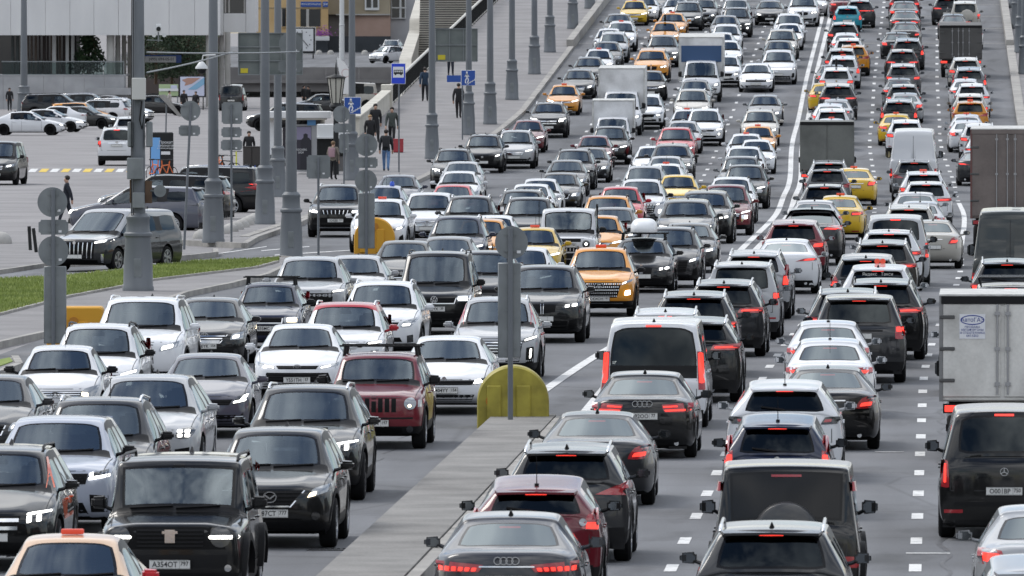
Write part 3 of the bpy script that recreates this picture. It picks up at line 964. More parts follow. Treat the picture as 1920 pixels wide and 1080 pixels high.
    # third brake light
    if kind in ('suv', 'hatch', 'mpv', 'boxy') and not opts.get('nobrake'):
        z = P['hr'] - .045
        me = B.patch([rect(-.14, .14, z - .018, z + .012)], 'lamp_red_lit', .012, .02, True, (4, 1))
        B.add('brake_light', me)
    elif kind == 'sedan':
        bm = bmesh.new(); bbox(bm, (0, P['re'] * L + .06 - L / 2, P['hr'] - .075), (.26, .02, .022))
        B.add('brake_light', mesh_from(bm, 'brake_light', 'lamp_red_lit'))
    if opts.get('spoiler') or kind in ('suv', 'hatch'):
        ye = P['re'] * L - L / 2
        bm = bmesh.new(); wq = P['wr'] * hw
        A = [(-wq * .93, ye - .05, P['hr'] - .005), (wq * .93, ye - .05, P['hr'] - .005), (wq * .86, ye + .13, P['hr'] - .03), (0, ye + .17, P['hr'] - .018), (-wq * .86, ye + .13, P['hr'] - .03)]
        top = [bm.verts.new(p) for p in A]; bot = [bm.verts.new((p[0], p[1], p[2] - .03)) for p in A]
        bm.faces.new(top); bm.faces.new(bot[::-1])
        for i in range(5): bm.faces.new((top[i], bot[i], bot[(i + 1) % 5], top[(i + 1) % 5]))
        bmesh.ops.recalc_face_normals(bm, faces=bm.faces)
        B.add('roof_spoiler', mesh_from(bm, 'roof_spoiler', 'paint', 30), None, True)
    # roof rails, antenna
    rails = opts.get('rails')
    if rails:
        for s in (1, -1):
            bm = bmesh.new(); pts = []
            for f in (0, .04, .25, .5, .75, .96, 1):
                y = lerp(P['wt'] * L + .18, P['re'] * L - .22, f) - L / 2
                h = B.bvh.ray_cast(Vector((s * P['wr'] * hw * .93, y, 5)), Vector((0, 0, -1)), 5)
                z = h[0].z if h[0] is not None else P['H'] - .03
                pts.append((s * P['wr'] * hw * .93, y, z + (.0 if f in (0, 1) else .055)))
            tube(bm, pts, .02, 6)
            bmesh.ops.recalc_face_normals(bm, faces=bm.faces)
            B.add('roof_rail', mesh_from(bm, 'roof_rail', 'chrome' if rails == 'chrome' else 'trim', 60))
    fin = opts.get('fin', 1)
    if fin:
        bm = bmesh.new(); yf_ = P['re'] * L - .28 - L / 2
        h = B.bvh.ray_cast(Vector((0, yf_, 5)), Vector((0, 0, -1)), 5); z = h[0].z if h[0] is not None else P['hr']
        if fin == 2:
            tube(bm, [(0, yf_, z - .005), (0, yf_, z + .03)], .03, 8); tube(bm, [(0, yf_, z + .02), (0, yf_ + .12, z + .38)], [.008, .004], 5)
        else:
            a = [bm.verts.new(p) for p in ((-.035, yf_ - .1, z - .01), (.035, yf_ - .1, z - .01), (.035, yf_ + .07, z - .01), (-.035, yf_ + .07, z - .01))]
            t = [bm.verts.new(p) for p in ((-.006, yf_ + .03, z + .065), (.006, yf_ + .03, z + .065), (.006, yf_ + .07, z + .06), (-.006, yf_ + .07, z + .06))]
            bm.faces.new(t)
            for i in range(4): bm.faces.new((a[i], a[(i + 1) % 4], t[(i + 1) % 4], t[i]))
        bmesh.ops.recalc_face_normals(bm, faces=bm.faces)
        B.add('antenna', mesh_from(bm, 'antenna', 'trim'))
    if opts.get('extra'): opts['extra'](B)
    mo = Model(); mo.parts = B.parts; mo.wheels = B.wheels; mo.P = P; mo.kind = kind; mo.B = B
    return mo

def place_item(B, it, rear):
    k = it[0]
    hw = B.hw
    add, patch = B.add, B.patch
    if k == 'G':        # grille: zb zt xb xt slats style
        _, zb, zt, xb, xt, ns, sty = it
        g = add('grille', patch([ctr(B, zb, zt, xb, xt)], 'grille_black', .006, .03, rear, (10, 4)))
        q = []
        if 'v' in sty:
            for i in range(ns):
                f = (i + .5) / ns * 2 - 1
                x0, x1 = f * xb * hw, f * xt * hw; d = .19 * xb * hw / ns
                q.append([(x0 - d, zb + .01), (x0 + d, zb + .01), (x1 + d, zt - .01), (x1 - d, zt - .01)])
            nn = (1, 4)
        elif 'x' in sty:
            nx = ns * 4
            for i in range(ns):
                for j in range(nx):
                    z = lerp(zb, zt, (i + .5) / ns); f = (j + .5 + (.5 if i % 2 else 0)) / nx * 2 - 1
                    if abs(f) > .97: continue
                    x = f * lerp(xb, xt, (i + .5) / ns) * hw; d = .016; e = (zt - zb) / ns * .3
                    q.append([(x - d, z), (x, z - e), (x + d, z), (x, z + e)])
            nn = (1, 1)
        else:
            for i in range(ns):
                z = lerp(zb, zt, (i + .5) / ns); x = lerp(xb, xt, (i + .5) / ns) * hw * .97; d = (zt - zb) / ns * .22
                q.append([(-x, z - d), (x, z - d), (x, z + d), (-x, z + d)])
            nn = (8, 1)
        if q: add('grille_slats', patch(q, 'chrome' if 'c' in sty else ('paint' if 'p' in sty else 'plastic'), .02, .02, rear, nn), g, 'p' in sty)
        if 'f' in sty:      # bright frame under and beside the grille
            t = .022
            fq = [[(-xb * hw, zb - t), (xb * hw, zb - t), (xb * hw, zb), (-xb * hw, zb)]]
            for s in (1, -1):
                fq.append([(s * xb * hw, zb - t), (s * (xb * hw + t), zb - t), (s * (xt * hw + t), zt), (s * xt * hw, zt)])
            add('grille_frame', patch(fq, 'chrome', .018, .03, rear, (8, 1)), g)
        if 't' in sty:
            add('grille_frame', patch([[(-xt * hw, zt), (xt * hw, zt), (xt * hw, zt + .025), (-xt * hw, zt + .025)]], 'chrome', .018, .03, rear, (8, 1)), g)
    elif k == 'B':      # dark panel (bumper intake, window surround, tailgate plastic): zb zt xb xt [mat]
        add('bumper_trim' if not rear else 'rear_bumper_trim', patch([ctr(B, *it[1:5])], it[5] if len(it) > 5 else 'plastic', .005, .03, rear, (10, 3)))
    elif k == 'S':      # side intakes / dark corners, both sides: quad [mat]
        for q in (fr(B, it[1]), B.mir(fr(B, it[1]))): add('bumper_insert', patch([q], it[2] if len(it) > 2 else 'plastic', .007, .03, rear, (4, 3)))
    elif k == 'H':      # headlight housing quad, lit quad(s), [lens mat, lit mat, rnd]
        hm = it[3] if len(it) > 3 else 'lamp_glass'; lm = it[4] if len(it) > 4 else 'lamp_white'; rn = it[5] if len(it) > 5 else .35
        for q, f in ((fr(B, it[1]), lambda z: z), (B.mir(fr(B, it[1])), B.mir)):
            p = add('headlight', patch([q], hm, .010, .04, rear, (6, 4), rn))
            for l in it[2]:
                add('lamp', patch([f(fr(B, l))], lm, .020, .03, rear, (4, 2), .3), p)
    elif k == 'T':      # tail light: housing quad, lit quad(s), [rnd]
        rn = it[3] if len(it) > 3 else .2
        for q, f in ((fr(B, it[1]), lambda z: z), (B.mir(fr(B, it[1])), B.mir)):
            p = add('tail_light', patch([q], it[4] if len(it) > 4 else 'lamp_red', .012, .04, rear, (6, 4), rn))
            for l in it[2]:
                add('lamp', patch([f(fr(B, l))], it[5] if len(it) > 5 else 'lamp_red_lit', .022, .03, rear, (4, 3), .2), p)
    elif k == 'BAR':    # lit bar across: zb zt x mat
        add('rear_light_bar' if rear else 'light_bar', patch([ctr(B, it[1], it[2], it[3], it[3])], it[4], .014, .03, rear, (10, 1)))
    elif k == 'L':      # round or small lamp both sides: x z r mat
        for s in (1, -1):
            x = s * it[1] * hw
            add(it[5] if len(it) > 5 else 'fog_lamp', patch([rect(x - it[3], x + it[3], it[2] - it[3], it[2] + it[3])], it[4], .016, .03, rear, (5, 5), 1.0))
    elif k == 'E':      # emblem: z r [style]
        z, r = it[1], it[2]; sty = it[3] if len(it) > 3 else 'disc'
        y = B.hity(0, z, rear)
        if y is None: return
        sg = 1 if rear else -1
        bm = bmesh.new()
        def ringm(cx, cz, rx, rz, t):
            n = 20
            a = [bm.verts.new((cx + rx * math.cos(2 * math.pi * i / n), y + sg * .03, cz + rz * math.sin(2 * math.pi * i / n))) for i in range(n)]
            b = [bm.verts.new((cx + (rx - t) * math.cos(2 * math.pi * i / n), y + sg * .03, cz + (rz - t) * math.sin(2 * math.pi * i / n))) for i in range(n)]
            c = [bm.verts.new((v.co.x, y, v.co.z)) for v in a]
            for i in range(n):
                j = (i + 1) % n
                bm.faces.new((a[i], a[j], b[j], b[i])); bm.faces.new((a[i], a[j], c[j], c[i]))
        def bar(x0, z0, x1, z1, t):
            p0, p1 = Vector((x0, 0, z0)), Vector((x1, 0, z1)); d = (p1 - p0).normalized(); u = Vector((-d.z, 0, d.x)) * t
            q = [p0 - u, p1 - u, p1 + u, p0 + u]
            bm.faces.new([bm.verts.new((p.x, y + sg * .03, p.z)) for p in q])
        if sty == 'disc': disc(bm, (0, y + sg * .012, z), r, .03, 16)
        elif sty == 'rings':
            for i in range(4): ringm((i - 1.5) * r * 1.45, z, r, r, r * .2)
        elif sty == 'star':
            ringm(0, z, r, r, r * .14)
            for a in (90, 210, 330): bar(0, z, r * .95 * math.cos(R(a)), z + r * .95 * math.sin(R(a)), r * .1)
        elif sty == 'oval':
            ringm(0, z, r * 1.35, r * .95, r * .16); ringm(0, z + r * .15, r * .5, r * .75, r * .14); ringm(0, z + r * .35, r * .95, r * .4, r * .14)
        elif sty == 'wing':
            ringm(0, z, r * 1.1, r * .9, r * .15); bar(-r * .8, z + r * .35, 0, z - r * .25, r * .12); bar(r * .8, z + r * .35, 0, z - r * .25, r * .12)
        elif sty == 'vw':
            ringm(0, z, r, r, r * .13)
            for s in (1, -1):
                bar(s * r * .32, z + r * .85, 0, z + r * .1, r * .1); bar(s * r * .75, z + r * .55, s * r * .3, z - r * .75, r * .1); bar(s * r * .3, z - r * .75, 0, z - r * .05, r * .1)
        elif sty == 'tri':
            ringm(0, z, r * 1.5, r * .8, r * .16); bar(-r * .7, z - r * .6, 0, z + r * .6, r * .1); bar(r * .7, z - r * .6, 0, z + r * .6, r * .1)
        elif sty == 'shield':
            bbox(bm, (0, y + sg * .015, z), (r * 1.3, .04, r * 1.7)); bbox(bm, (0, y + sg * .03, z + r * .5), (r * 2.0, .03, r * .35)); bbox(bm, (0, y + sg * .04, z), (r * .5, .03, r * 1.5))
        elif sty == 'sail':
            ringm(0, z, r * 1.5, r * .85, r * .14); bar(-r * .8, z - r * .1, 0, z + r * .45, r * .12); bar(r * .8, z - r * .1, 0, z + r * .45, r * .12); bar(-r * .5, z - r * .35, r * .5, z - r * .35, r * .1)
        bmesh.ops.recalc_face_normals(bm, faces=bm.faces)
        add('emblem', mesh_from(bm, 'emblem', 'chrome'))
    elif k == 'P':      # plate height
        B.plate = getattr(B, 'plate', {})
        z = it[1]; x = it[2] * hw if len(it) > 2 else 0
        y = B.hity(x, z, rear)
        if y is None: y = (1 if rear else -1) * B.P['L'] / 2
        sg = 1 if rear else -1
        bm = bmesh.new()
        bbox(bm, (x, y + sg * .026, z), (.535, .02, .125))
        hold = add('plate_holder', mesh_from(bm, 'plate_holder', 'trim'))
        bm = bmesh.new()
        bbox(bm, (x, y + sg * .040, z), (.52, .006, .112))
        add('license_plate', mesh_from(bm, 'license_plate', 'plate_white'), hold)
        bm = bmesh.new()
        yy = y + sg * .0445
        for q in (rect(x - .252, x + .252, z - .050, z - .047), rect(x - .252, x + .252, z + .047, z + .050), rect(x + .125 * -sg - .0015, x + .125 * -sg + .0015, z - .047, z + .047)):
            bm.faces.new([bm.verts.new((a, yy, b)) for a, b in q])
        add('plate_line', mesh_from(bm, 'plate_line', 'ink'), hold)
        B.plate['rear' if rear else 'front'] = (x, y + sg * .0445, z, len(B.parts) - 3)
    elif k == 'TXT':    # z, size, text, mat, spacing
        y = B.hity(0, it[1], rear); sg = 1 if rear else -1
        B.text = getattr(B, 'text', [])
        if y is not None: B.text.append((y + sg * .02, it[1], it[2], it[3], it[4], it[5] if len(it) > 5 else 1.0, rear))
    elif k == 'X':      # exhaust tips
        for s in (1, -1):
            x = s * it[1] * hw; y = B.hity(x, it[2], rear)
            if y is None: continue
            bm = bmesh.new(); tube(bm, [(x, y - .1, it[2]), (x, y + .02, it[2])], .04, 10)
            bmesh.ops.recalc_face_normals(bm, faces=bm.faces)
            add('exhaust', mesh_from(bm, 'exhaust', 'chrome', 40))
    elif k == 'W':      # rear wiper
        z = it[1]; pts = []
        for x in (0.0, .12, .25, .38):
            y = B.hity(x, z + x * .12, True)
            if y is not None: pts.append((x, y + .02, z + x * .12))
        if len(pts) > 2:
            bm = bmesh.new(); tube(bm, pts, .014, 5); bmesh.ops.recalc_face_normals(bm, faces=bm.faces)
            add('rear_wiper', mesh_from(bm, 'rear_wiper', 'trim'))
    elif k == 'SP':     # spare wheel on the tailgate: x z r mat
        _, x, z, r, mt = it
        y = B.hity(x, z, True)
        bm = bmesh.new()
        n = 30; prof = [(r * .95, 0), (r, .03), (r, .16), (r * .94, .21), (r * .80, .235), (0.001, .235)]
        rings = [[bm.verts.new((x + a * math.cos(2 * math.pi * i / n), y + b, z + a * math.sin(2 * math.pi * i / n))) for i in range(n)] for a, b in prof]
        for a, b in zip(rings, rings[1:]):
            for i in range(n): bm.faces.new((a[i], a[(i + 1) % n], b[(i + 1) % n], b[i]))
        bmesh.ops.remove_doubles(bm, verts=bm.verts, dist=.0015)
        bmesh.ops.recalc_face_normals(bm, faces=bm.faces)
        add('spare_wheel', mesh_from(bm, 'spare_wheel', mt, 35), None, mt == 'paint')

def spawn(mo, name, loc, rz, rx, color, wheels_detail=True, color2=(.012, .012, .013), side=None):
    root = empty(name, loc, rz, rx)
    objs = []
    for nm, me, par, painted, l in mo.parts:
        if (side == 'F' and (nm in ('brake_light', 'rear_light_bar') or (nm == 'lamp' and par is not None and objs[par].name.startswith('tail')))) or (side == 'B' and nm == 'lamp' and par is not None and objs[par].name.startswith('head')):
            objs.append(None); continue      # the unlit end of the car
        o = bpy.data.objects.new(nm, me); col.objects.link(o)
        o.parent = objs[par] if par is not None else root
        o.location = l if par is None else (0, 0, 0)
        o.color = (*(color2 if painted == 2 else color), 1)
        objs.append(o)
    ty, ri, wl = mo.wheels
    for x, y, z, s in wl:
        o = bpy.data.objects.new('wheel', ty); col.objects.link(o); o.parent = root; o.location = (x, y, z)
        if wheels_detail:
            r_ = bpy.data.objects.new('rim', ri); col.objects.link(r_); r_.parent = o
        o.rotation_euler = (random.random() * 6, 0, 0 if s > 0 else math.pi)
    return root, objs
def plate_text(mo, objs, num, reg, rear):
    pl = getattr(mo.B, 'plate', {}).get('rear' if rear else 'front')
    if not pl: return
    x, y, z, pi_ = pl
    sg = 1 if rear else -1
    rot = (math.pi / 2, 0, math.pi if rear else 0)
    t = link('plate_lettering', text_mesh(num, .098, 'ink', .001, 'CENTER', 1.0, .0012), objs[pi_], (x + .062 * sg, y + sg * .002, z - .002), rot)
    t.scale = (.92, 1, 1)
    t2 = link('plate_lettering', text_mesh(reg, .078, 'ink', .001, 'CENTER', 1.0, .001), objs[pi_], (x - .188 * sg, y + sg * .002, z + .008), rot)
    t2.scale = (.9, 1, 1)
def model_text(mo, root):
    for y, z, size, s, mt, sp, rear in getattr(mo.B, 'text', []):
        link('lettering', text_mesh(s, size, mt, .002, 'CENTER', sp), root, (0, y, z), (math.pi / 2, 0, math.pi if rear else 0))
# ---------------------------------------------------------------- model catalogue: nose and tail styles, then bodies
def lit(q, a=.12, b=.88, c=.25, d=.75):
    """smaller quad inside a quad"""
    f = lambda u, v: (lerp(lerp(q[0][0], q[1][0], u), lerp(q[3][0], q[2][0], u), v), lerp(lerp(q[0][1], q[1][1], u), lerp(q[3][1], q[2][1], u), v))
    return [f(a, c), f(b, c), f(b, d), f(a, d)]
def FS(st, n, z0):
    """nose styles; n = hood edge height, z0 = clearance"""
    slim = [(.46, n - .10), (.93, n - .03), (.93, n + .045), (.52, n - .03)]
    big = [(.50, n - .16), (.92, n - .12), (.93, n + .02), (.58, n - .01)]
    rct = [(.56, n - .17), (.95, n - .17), (.95, n - .02), (.56, n - .02)]
    lo = z0 + .08
    pz = lerp(z0, n, .47)
    if st == 'camry': return [('G', n - .10, n - .035, .40, .46, 1, 'h'), ('G', lo, pz + .12, .78, .66, 6, 'h'), ('H', slim, [lit(slim, .05, .5, .2, .6)]), ('E', n - .06, .055, 'oval'), ('P', pz - .02), ('B', z0 + .02, lo - .01, .7, .75, 'trim')]
    if st == 'k5': return [('G', n - .15, n - .06, .56, .62, 2, 'h'), ('H', [(.56, n - .15), (.95, n - .09), (.93, n + .01), (.6, n - .06)], [[(.6, n - .13), (.9, n - .09), (.9, n - .06), (.6, n - .10)], [(.62, n - .10), (.76, n - .06), (.72, n - .035), (.62, n - .06)]], 'lamp_dark'), ('B', lo, pz - .04, .55, .62), ('S', [(.66, lo), (.86, lo + .1), (.84, pz), (.74, lo + .1)]), ('P', pz + .04), ('E', n - .03, .04)]
    if st == 'granta': return [('G', n - .21, n - .09, .50, .58, 3, 'c'), ('H', [(.52, n - .18), (.82, n - .22), (.93, n + .03), (.60, n - .04)], [[(.56, n - .17), (.70, n - .19), (.70, n - .12), (.56, n - .10)]], 'lamp_glass', 'lamp_warm'), ('E', n - .15, .06, 'sail'), ('B', lo - .04, pz - .05, .75, .62), ('P', pz - .03), ('S', [(.62, lo), (.82, lo + .04), (.78, pz), (.66, pz - .02)])]
    if st == 'sedA': return [('G', n - .20, n - .055, .38, .46, 4, 'hf'), ('H', big, [lit(big, .12, .5, .3, .7)]), ('B', lo, pz - .06, .62, .6), ('P', pz), ('E', n - .10, .05), ('L', .74, pz - .06, .045, 'lamp_glass')]
    if st == 'sedB': return [('G', n - .13, n - .05, .44, .5, 2, 'c'), ('H', slim, [lit(slim)]), ('B', lo, pz + .02, .58, .68, 'grille_black'), ('P', pz), ('E', n - .09, .05)]
    if st == 'sedC': return [('G', n - .26, n - .06, .34, .40, 3, 'c'), ('H', [(.46, n - .17), (.92, n - .08), (.92, n + .03), (.50, n - .04)], [[(.56, n - .12), (.74, n - .08), (.74, n - .03), (.56, n - .06)]]), ('E', n - .16, .08, 'star'), ('B', lo, pz - .08, .5, .55), ('S', [(.6, lo), (.85, lo + .03), (.82, pz - .02), (.64, pz - .06)]), ('P', pz - .06)]
    if st == 'cam40': return [('G', n - .22, n - .06, .34, .52, 3, 'cf'), ('H', [(.58, n - .18), (.93, n - .15), (.93, n + .01), (.64, n - .04)], [lit([(.58, n - .18), (.93, n - .15), (.93, n + .01), (.64, n - .04)], .15, .6, .25, .7)]), ('E', n - .07, .06, 'oval'), ('B', lo, pz - .08, .6, .6), ('P', pz + .02), ('L', .72, pz - .1, .05, 'lamp_dark')]
    if st == 'lexus': return [('G', lo, n - .05, .46, .36, 7, 'hf'), ('H', [(.50, n - .13), (.94, n - .04), (.93, n + .04), (.54, n - .03)], [[(.6, n - .09), (.8, n - .06), (.8, n - .02), (.6, n - .05)]]), ('E', n - .13, .06, 'oval'), ('P', pz - .02), ('S', [(.62, lo), (.88, lo + .04), (.80, pz + .04), (.70, pz)])]
    if st == 'ceed': return [('G', n - .20, n - .10, .52, .6, 2, 'h'), ('H', [(.56, n - .19), (.86, n - .15), (.95, n + .04), (.72, n - .03)], [[(.60, n - .17), (.84, n - .13), (.86, n - .09), (.62, n - .13)], [(.74, n - .10), (.84, n - .09), (.9, n + .0), (.80, n - .03)]], 'lamp_dark'), ('B', lo, pz - .04, .58, .66, 'grille_black'), ('S', [(.66, lo), (.82, lo + .02), (.80, pz), (.74, pz - .05)], 'trim'), ('P', pz + .02)]
    if st == 'vaz': return [('G', n - .16, n - .06, .42, .44, 3, 'hf'), ('H', [(.48, n - .17), (.94, n - .17), (.94, n - .03), (.48, n - .03)], [[(.56, n - .15), (.84, n - .15), (.84, n - .05), (.56, n - .05)]], 'lamp_glass', 'lamp_warm'), ('B', lo, n - .22, .92, .92, 'plastic'), ('P', pz + .04)]
    if st == 'cx5': return [('G', n - .29, n - .075, .30, .52, 4, 'hf'), ('H', [(.56, n - .19), (.93, n - .09), (.93, n + .02), (.66, n - .05)], [[(.57, n - .18), (.70, n - .15), (.72, n - .09), (.62, n - .11)]], 'lamp_glass', 'lamp_warm'), ('E', n - .17, .09, 'wing'), ('B', z0 + .02, lo + .12, .85, .8, 'plastic'), ('P', n - .40), ('L', .70, n - .44, .06, 'lamp_dark'), ('B', lo + .16, n - .5, .5, .46, 'grille_black')]
    if st == 'gle': return [('G', n - .30, n - .08, .42, .46, 2, 'c'), ('H', [(.52, n - .19), (.92, n - .12), (.93, n + .02), (.56, n - .04)], [[(.54, n - .07), (.90, n - .03), (.90, n + .0), (.56, n - .04)], [(.55, n - .18), (.62, n - .16), (.62, n - .07), (.55, n - .08)], [(.69, n - .16), (.76, n - .15), (.76, n - .06), (.69, n - .07)]], 'lamp_dark'), ('E', n - .19, .10, 'star'), ('B', lo, pz - .1, .7, .7), ('S', [(.56, pz - .06), (.88, pz - .04), (.86, n - .30), (.60, n - .32)], 'grille_black'), ('P', pz - .02), ('B', z0, lo - .03, .55, .6, 'chrome')]
    if st == 'jeep': return [('S', [(.02 + .13 * i, n - .30), (.02 + .13 * i + .09, n - .30), (.02 + .13 * i + .09, n - .06), (.02 + .13 * i, n - .06)], 'grille_black') for i in (.5, 1.5, 2.5)] + [('B', n - .30, n - .06, .045, .045, 'grille_black'), ('L', .71, n - .15, .105, 'lamp_glass', 'headlight'), ('L', .70, n - .19, .03, 'lamp_warm', 'lamp'), ('S', [(.86, n - .21), (.97, n - .21), (.97, n - .09), (.86, n - .09)], 'lamp_glass'), ('B', n - .42, n - .39, .95, .95, 'trim'), ('P', pz - .10), ('B', lo - .04, lo + .08, .55, .55, 'grille_black'), ('L', .7, lo + .06, .06, 'lamp_dark'), ('TXT', n - .015, .07, 'Jeep', 'chrome')]
    if st == 'gcher': return [('G', n - .22, n - .07, .46, .5, 7, 'vc'), ('H', [(.54, n - .20), (.94, n - .16), (.94, n - .04), (.56, n - .06)], [lit([(.54, n - .20), (.94, n - .16), (.94, n - .04), (.56, n - .06)], .05, .9, .2, .7)]), ('B', lo, n - .33, .78, .82, 'grille_black'), ('P', pz), ('B', lo + .04, lo + .07, .6, .6, 'chrome')]
    if st == 'tank': return [('B', n - .33, n - .04, .90, .90, 'grille_black'), ('G', n - .31, n - .06, .46, .46, 5, 'h'), ('L', .68, n - .17, .135, 'lamp_dark', 'headlight'), ('H', [(.56, n - .18), (.9, n - .18), (.9, n - .16), (.56, n - .16)], [[(.52, n - .195), (.93, n - .195), (.93, n - .15), (.52, n - .15)]], 'lamp_dark', 'lamp_white', 0), ('E', n - .16, .10, 'shield'), ('B', z0, n - .40, .96, .96, 'plastic'), ('P', n - .52), ('L', .78, n - .57, .045, 'chrome')]
    if st == 'lx': return [('G', lo + .02, n - .09, .40, .34, 7, 'cf'), ('H', [(.46, n - .24), (.90, n - .14), (.94, n + .0), (.52, n - .12)], [[(.52, n - .21), (.76, n - .15), (.76, n - .08), (.54, n - .13)]]), ('E', n - .2, .07, 'oval'), ('S', [(.62, lo + .04), (.86, lo + .08), (.86, lo + .18), (.62, lo + .14)], 'lamp_dark'), ('P', pz - .04)]
    if st == 'ecl': return [('B', lo, n - .10, .44, .56, 'grille_black'), ('G', n - .22, n - .1, .5, .56, 2, 'c'), ('H', [(.54, n - .13), (.94, n - .04), (.94, n + .03), (.60, n - .05)], [[(.58, n - .11), (.9, n - .04), (.9, n + .0), (.6, n - .07)], [(.7, n - .30), (.82, n - .28), (.82, n - .16), (.72, n - .18)]]), ('S', [(.58, n - .40), (.64, n - .40), (.76, n - .14), (.60, n - .16)], 'chrome'), ('P', pz - .04), ('E', n - .16, .06, 'tri')]
    if st == 'porsche': return [('B', lo, pz + .02, .42, .46, 'grille_black'), ('S', [(.54, lo + .02), (.86, lo + .08), (.84, pz + .04), (.56, pz)], 'grille_black'), ('H', [(.52, n - .18), (.80, n - .20), (.93, n + .0), (.66, n + .0)], [[(.60, n - .09), (.68, n - .09), (.68, n - .04), (.60, n - .04)], [(.72, n - .09), (.80, n - .09), (.80, n - .04), (.72, n - .04)], [(.60, n - .16), (.68, n - .16), (.68, n - .11), (.60, n - .11)], [(.72, n - .16), (.80, n - .16), (.80, n - .11), (.72, n - .11)]], 'lamp_dark', 'lamp_white', .8), ('P', pz - .10), ('E', n - .02, .045)]
    if st == 'velar': return [('G', n - .24, n - .085, .54, .58, 4, 'x'), ('H', [(.56, n - .18), (.92, n - .12), (.93, n - .01), (.60, n - .08)], [[(.58, n - .18), (.90, n - .13), (.90, n - .09), (.58, n - .14)], [(.60, n - .13), (.66, n - .12), (.66, n - .06), (.60, n - .08)]], 'lamp_dark'), ('B', lo - .02, lo + .2, .60, .50, 'grille_black'), ('S', [(.62, lo + .06), (.86, lo + .06), (.88, lo + .30), (.60, lo + .32)], 'grille_black'), ('P', pz + .01), ('E', n - .18, .03), ('TXT', n - .05, .055, 'RANGE ROVER', 'ink', 1.9)]
    if st == 'sor': return [('G', n - .24, n - .09, .38, .48, 3, 'hf'), ('H', [(.50, n - .20), (.76, n - .19), (.95, n + .03), (.58, n - .06)], [[(.54, n - .17), (.72, n - .16), (.74, n - .11), (.57, n - .12)]]), ('B', lo - .06, lo + .10, .9, .8, 'plastic'), ('S', [(.66, lo + .12), (.80, lo + .14), (.80, lo + .30), (.66, lo + .28)], 'lamp_dark'), ('P', pz + .04), ('B', lo + .14, lo + .24, .55, .5, 'grille_black')]
    if st == 'vwt': return [('G', n - .20, n - .075, .48, .54, 3, 'hf'), ('H', rct, [lit(rct, .08, .7, .2, .8)]), ('E', n - .12, .085, 'vw'), ('B', lo, pz - .02, .80, .86, 'grille_black'), ('P', pz + .08), ('B', z0, lo - .02, .9, .9, 'plastic')]
    if st == 'tig8': return [('G', lo + .14, n - .10, .52, .60, 7, 'c'), ('H', [(.60, n - .14), (.93, n - .05), (.94, n + .03), (.62, n - .05)], [lit([(.60, n - .14), (.93, n - .05), (.94, n + .03), (.62, n - .05)], .1, .9, .3, .7), [(.74, n - .46), (.78, n - .45), (.80, n - .26), (.76, n - .26)]], 'lamp_dark'), ('S', [(.66, lo + .1), (.84, lo + .12), (.84, n - .22), (.68, n - .24)], 'grille_black'), ('P', pz - .03)]
    if st == 'tig7': return [('G', lo + .20, n - .09, .48, .60, 5, 'xc'), ('H', [(.58, n - .17), (.93, n - .05), (.95, n + .01), (.64, n - .08)], [lit([(.58, n - .17), (.93, n - .05), (.95, n + .01), (.64, n - .08)], .05, .35, .3, .7), [(.68, n - .42), (.84, n - .40), (.84, n - .28), (.70, n - .30)]]), ('E', n - .17, .08, 'tri'), ('B', z0, lo + .04, .9, .86, 'plastic'), ('P', lo + .17), ('B', lo + .045, lo + .065, .62, .66, 'chrome')]
    if st == 'bmw': return [('S', [(.03, n - .27), (.30, n - .24), (.33, n - .08), (.04, n - .06)], 'grille_black'), ('S', [(.02, n - .285), (.03, n - .285), (.04, n - .05), (.03, n - .05)], 'chrome'), ('H', [(.46, n - .17), (.92, n - .10), (.94, n + .0), (.50, n - .06)], [[(.54, n - .14), (.64, n - .12), (.64, n - .06), (.54, n - .08)], [(.70, n - .12), (.82, n - .10), (.82, n - .04), (.70, n - .06)]], 'lamp_dark'), ('B', lo, pz - .04, .55, .6, 'grille_black'), ('S', [(.60, lo + .02), (.88, lo + .06), (.86, pz + .02), (.64, pz - .03)], 'grille_black'), ('P', pz + .01), ('E', n - .01, .04)]
    if st == 'vert': return [('G', lo + .08, n - .10, .62, .66, 17, 'v'), ('H', [(.60, n - .10), (.95, n - .06), (.95, n + .0), (.62, n - .03)], [lit([(.60, n - .10), (.95, n - .06), (.95, n + .0), (.62, n - .03)])], 'lamp_dark'), ('S', [(.70, lo + .04), (.86, lo + .06), (.86, lo + .26), (.72, lo + .24)], 'grille_black'), ('P', pz - .06)]
    if st == 'voyah': return [('G', lo + .12, n - .09, .60, .64, 9, 'vc'), ('H', [(.62, n - .14), (.95, n - .09), (.95, n + .02), (.64, n - .06)], [lit([(.62, n - .14), (.95, n - .09), (.95, n + .02), (.64, n - .06)], .0, 1, .2, .8)]), ('S', [(.80, lo), (.86, lo + .01), (.88, lo + .26), (.82, lo + .26)], 'chrome'), ('P', lo + .18), ('B', lo - .03, lo + .08, .7, .7, 'grille_black'), ('E', n - .11, .05)]
    if st == 'uaz': return [('G', n - .42, n - .30, .50, .5, 9, 'vp'), ('L', .62, n - .20, .11, 'lamp_dark', 'headlight'), ('L', .62, n - .20, .04, 'lamp_white', 'lamp'), ('P', n - .24), ('B', z0, n - .46, .98, .98, 'plastic'), ('B', n - .14, n - .05, .45, .45, 'plastic')]
    if st == 'qx': return [('G', n - .22, n - .08, .36, .46, 3, 'cf'), ('H', big, [lit(big, .2, .6, .25, .65)]), ('E', n - .14, .055, 'oval'), ('B', lo, pz - .06, .7, .74, 'grille_black'), ('P', pz + .03), ('L', .7, pz - .02, .05, 'lamp_dark')]
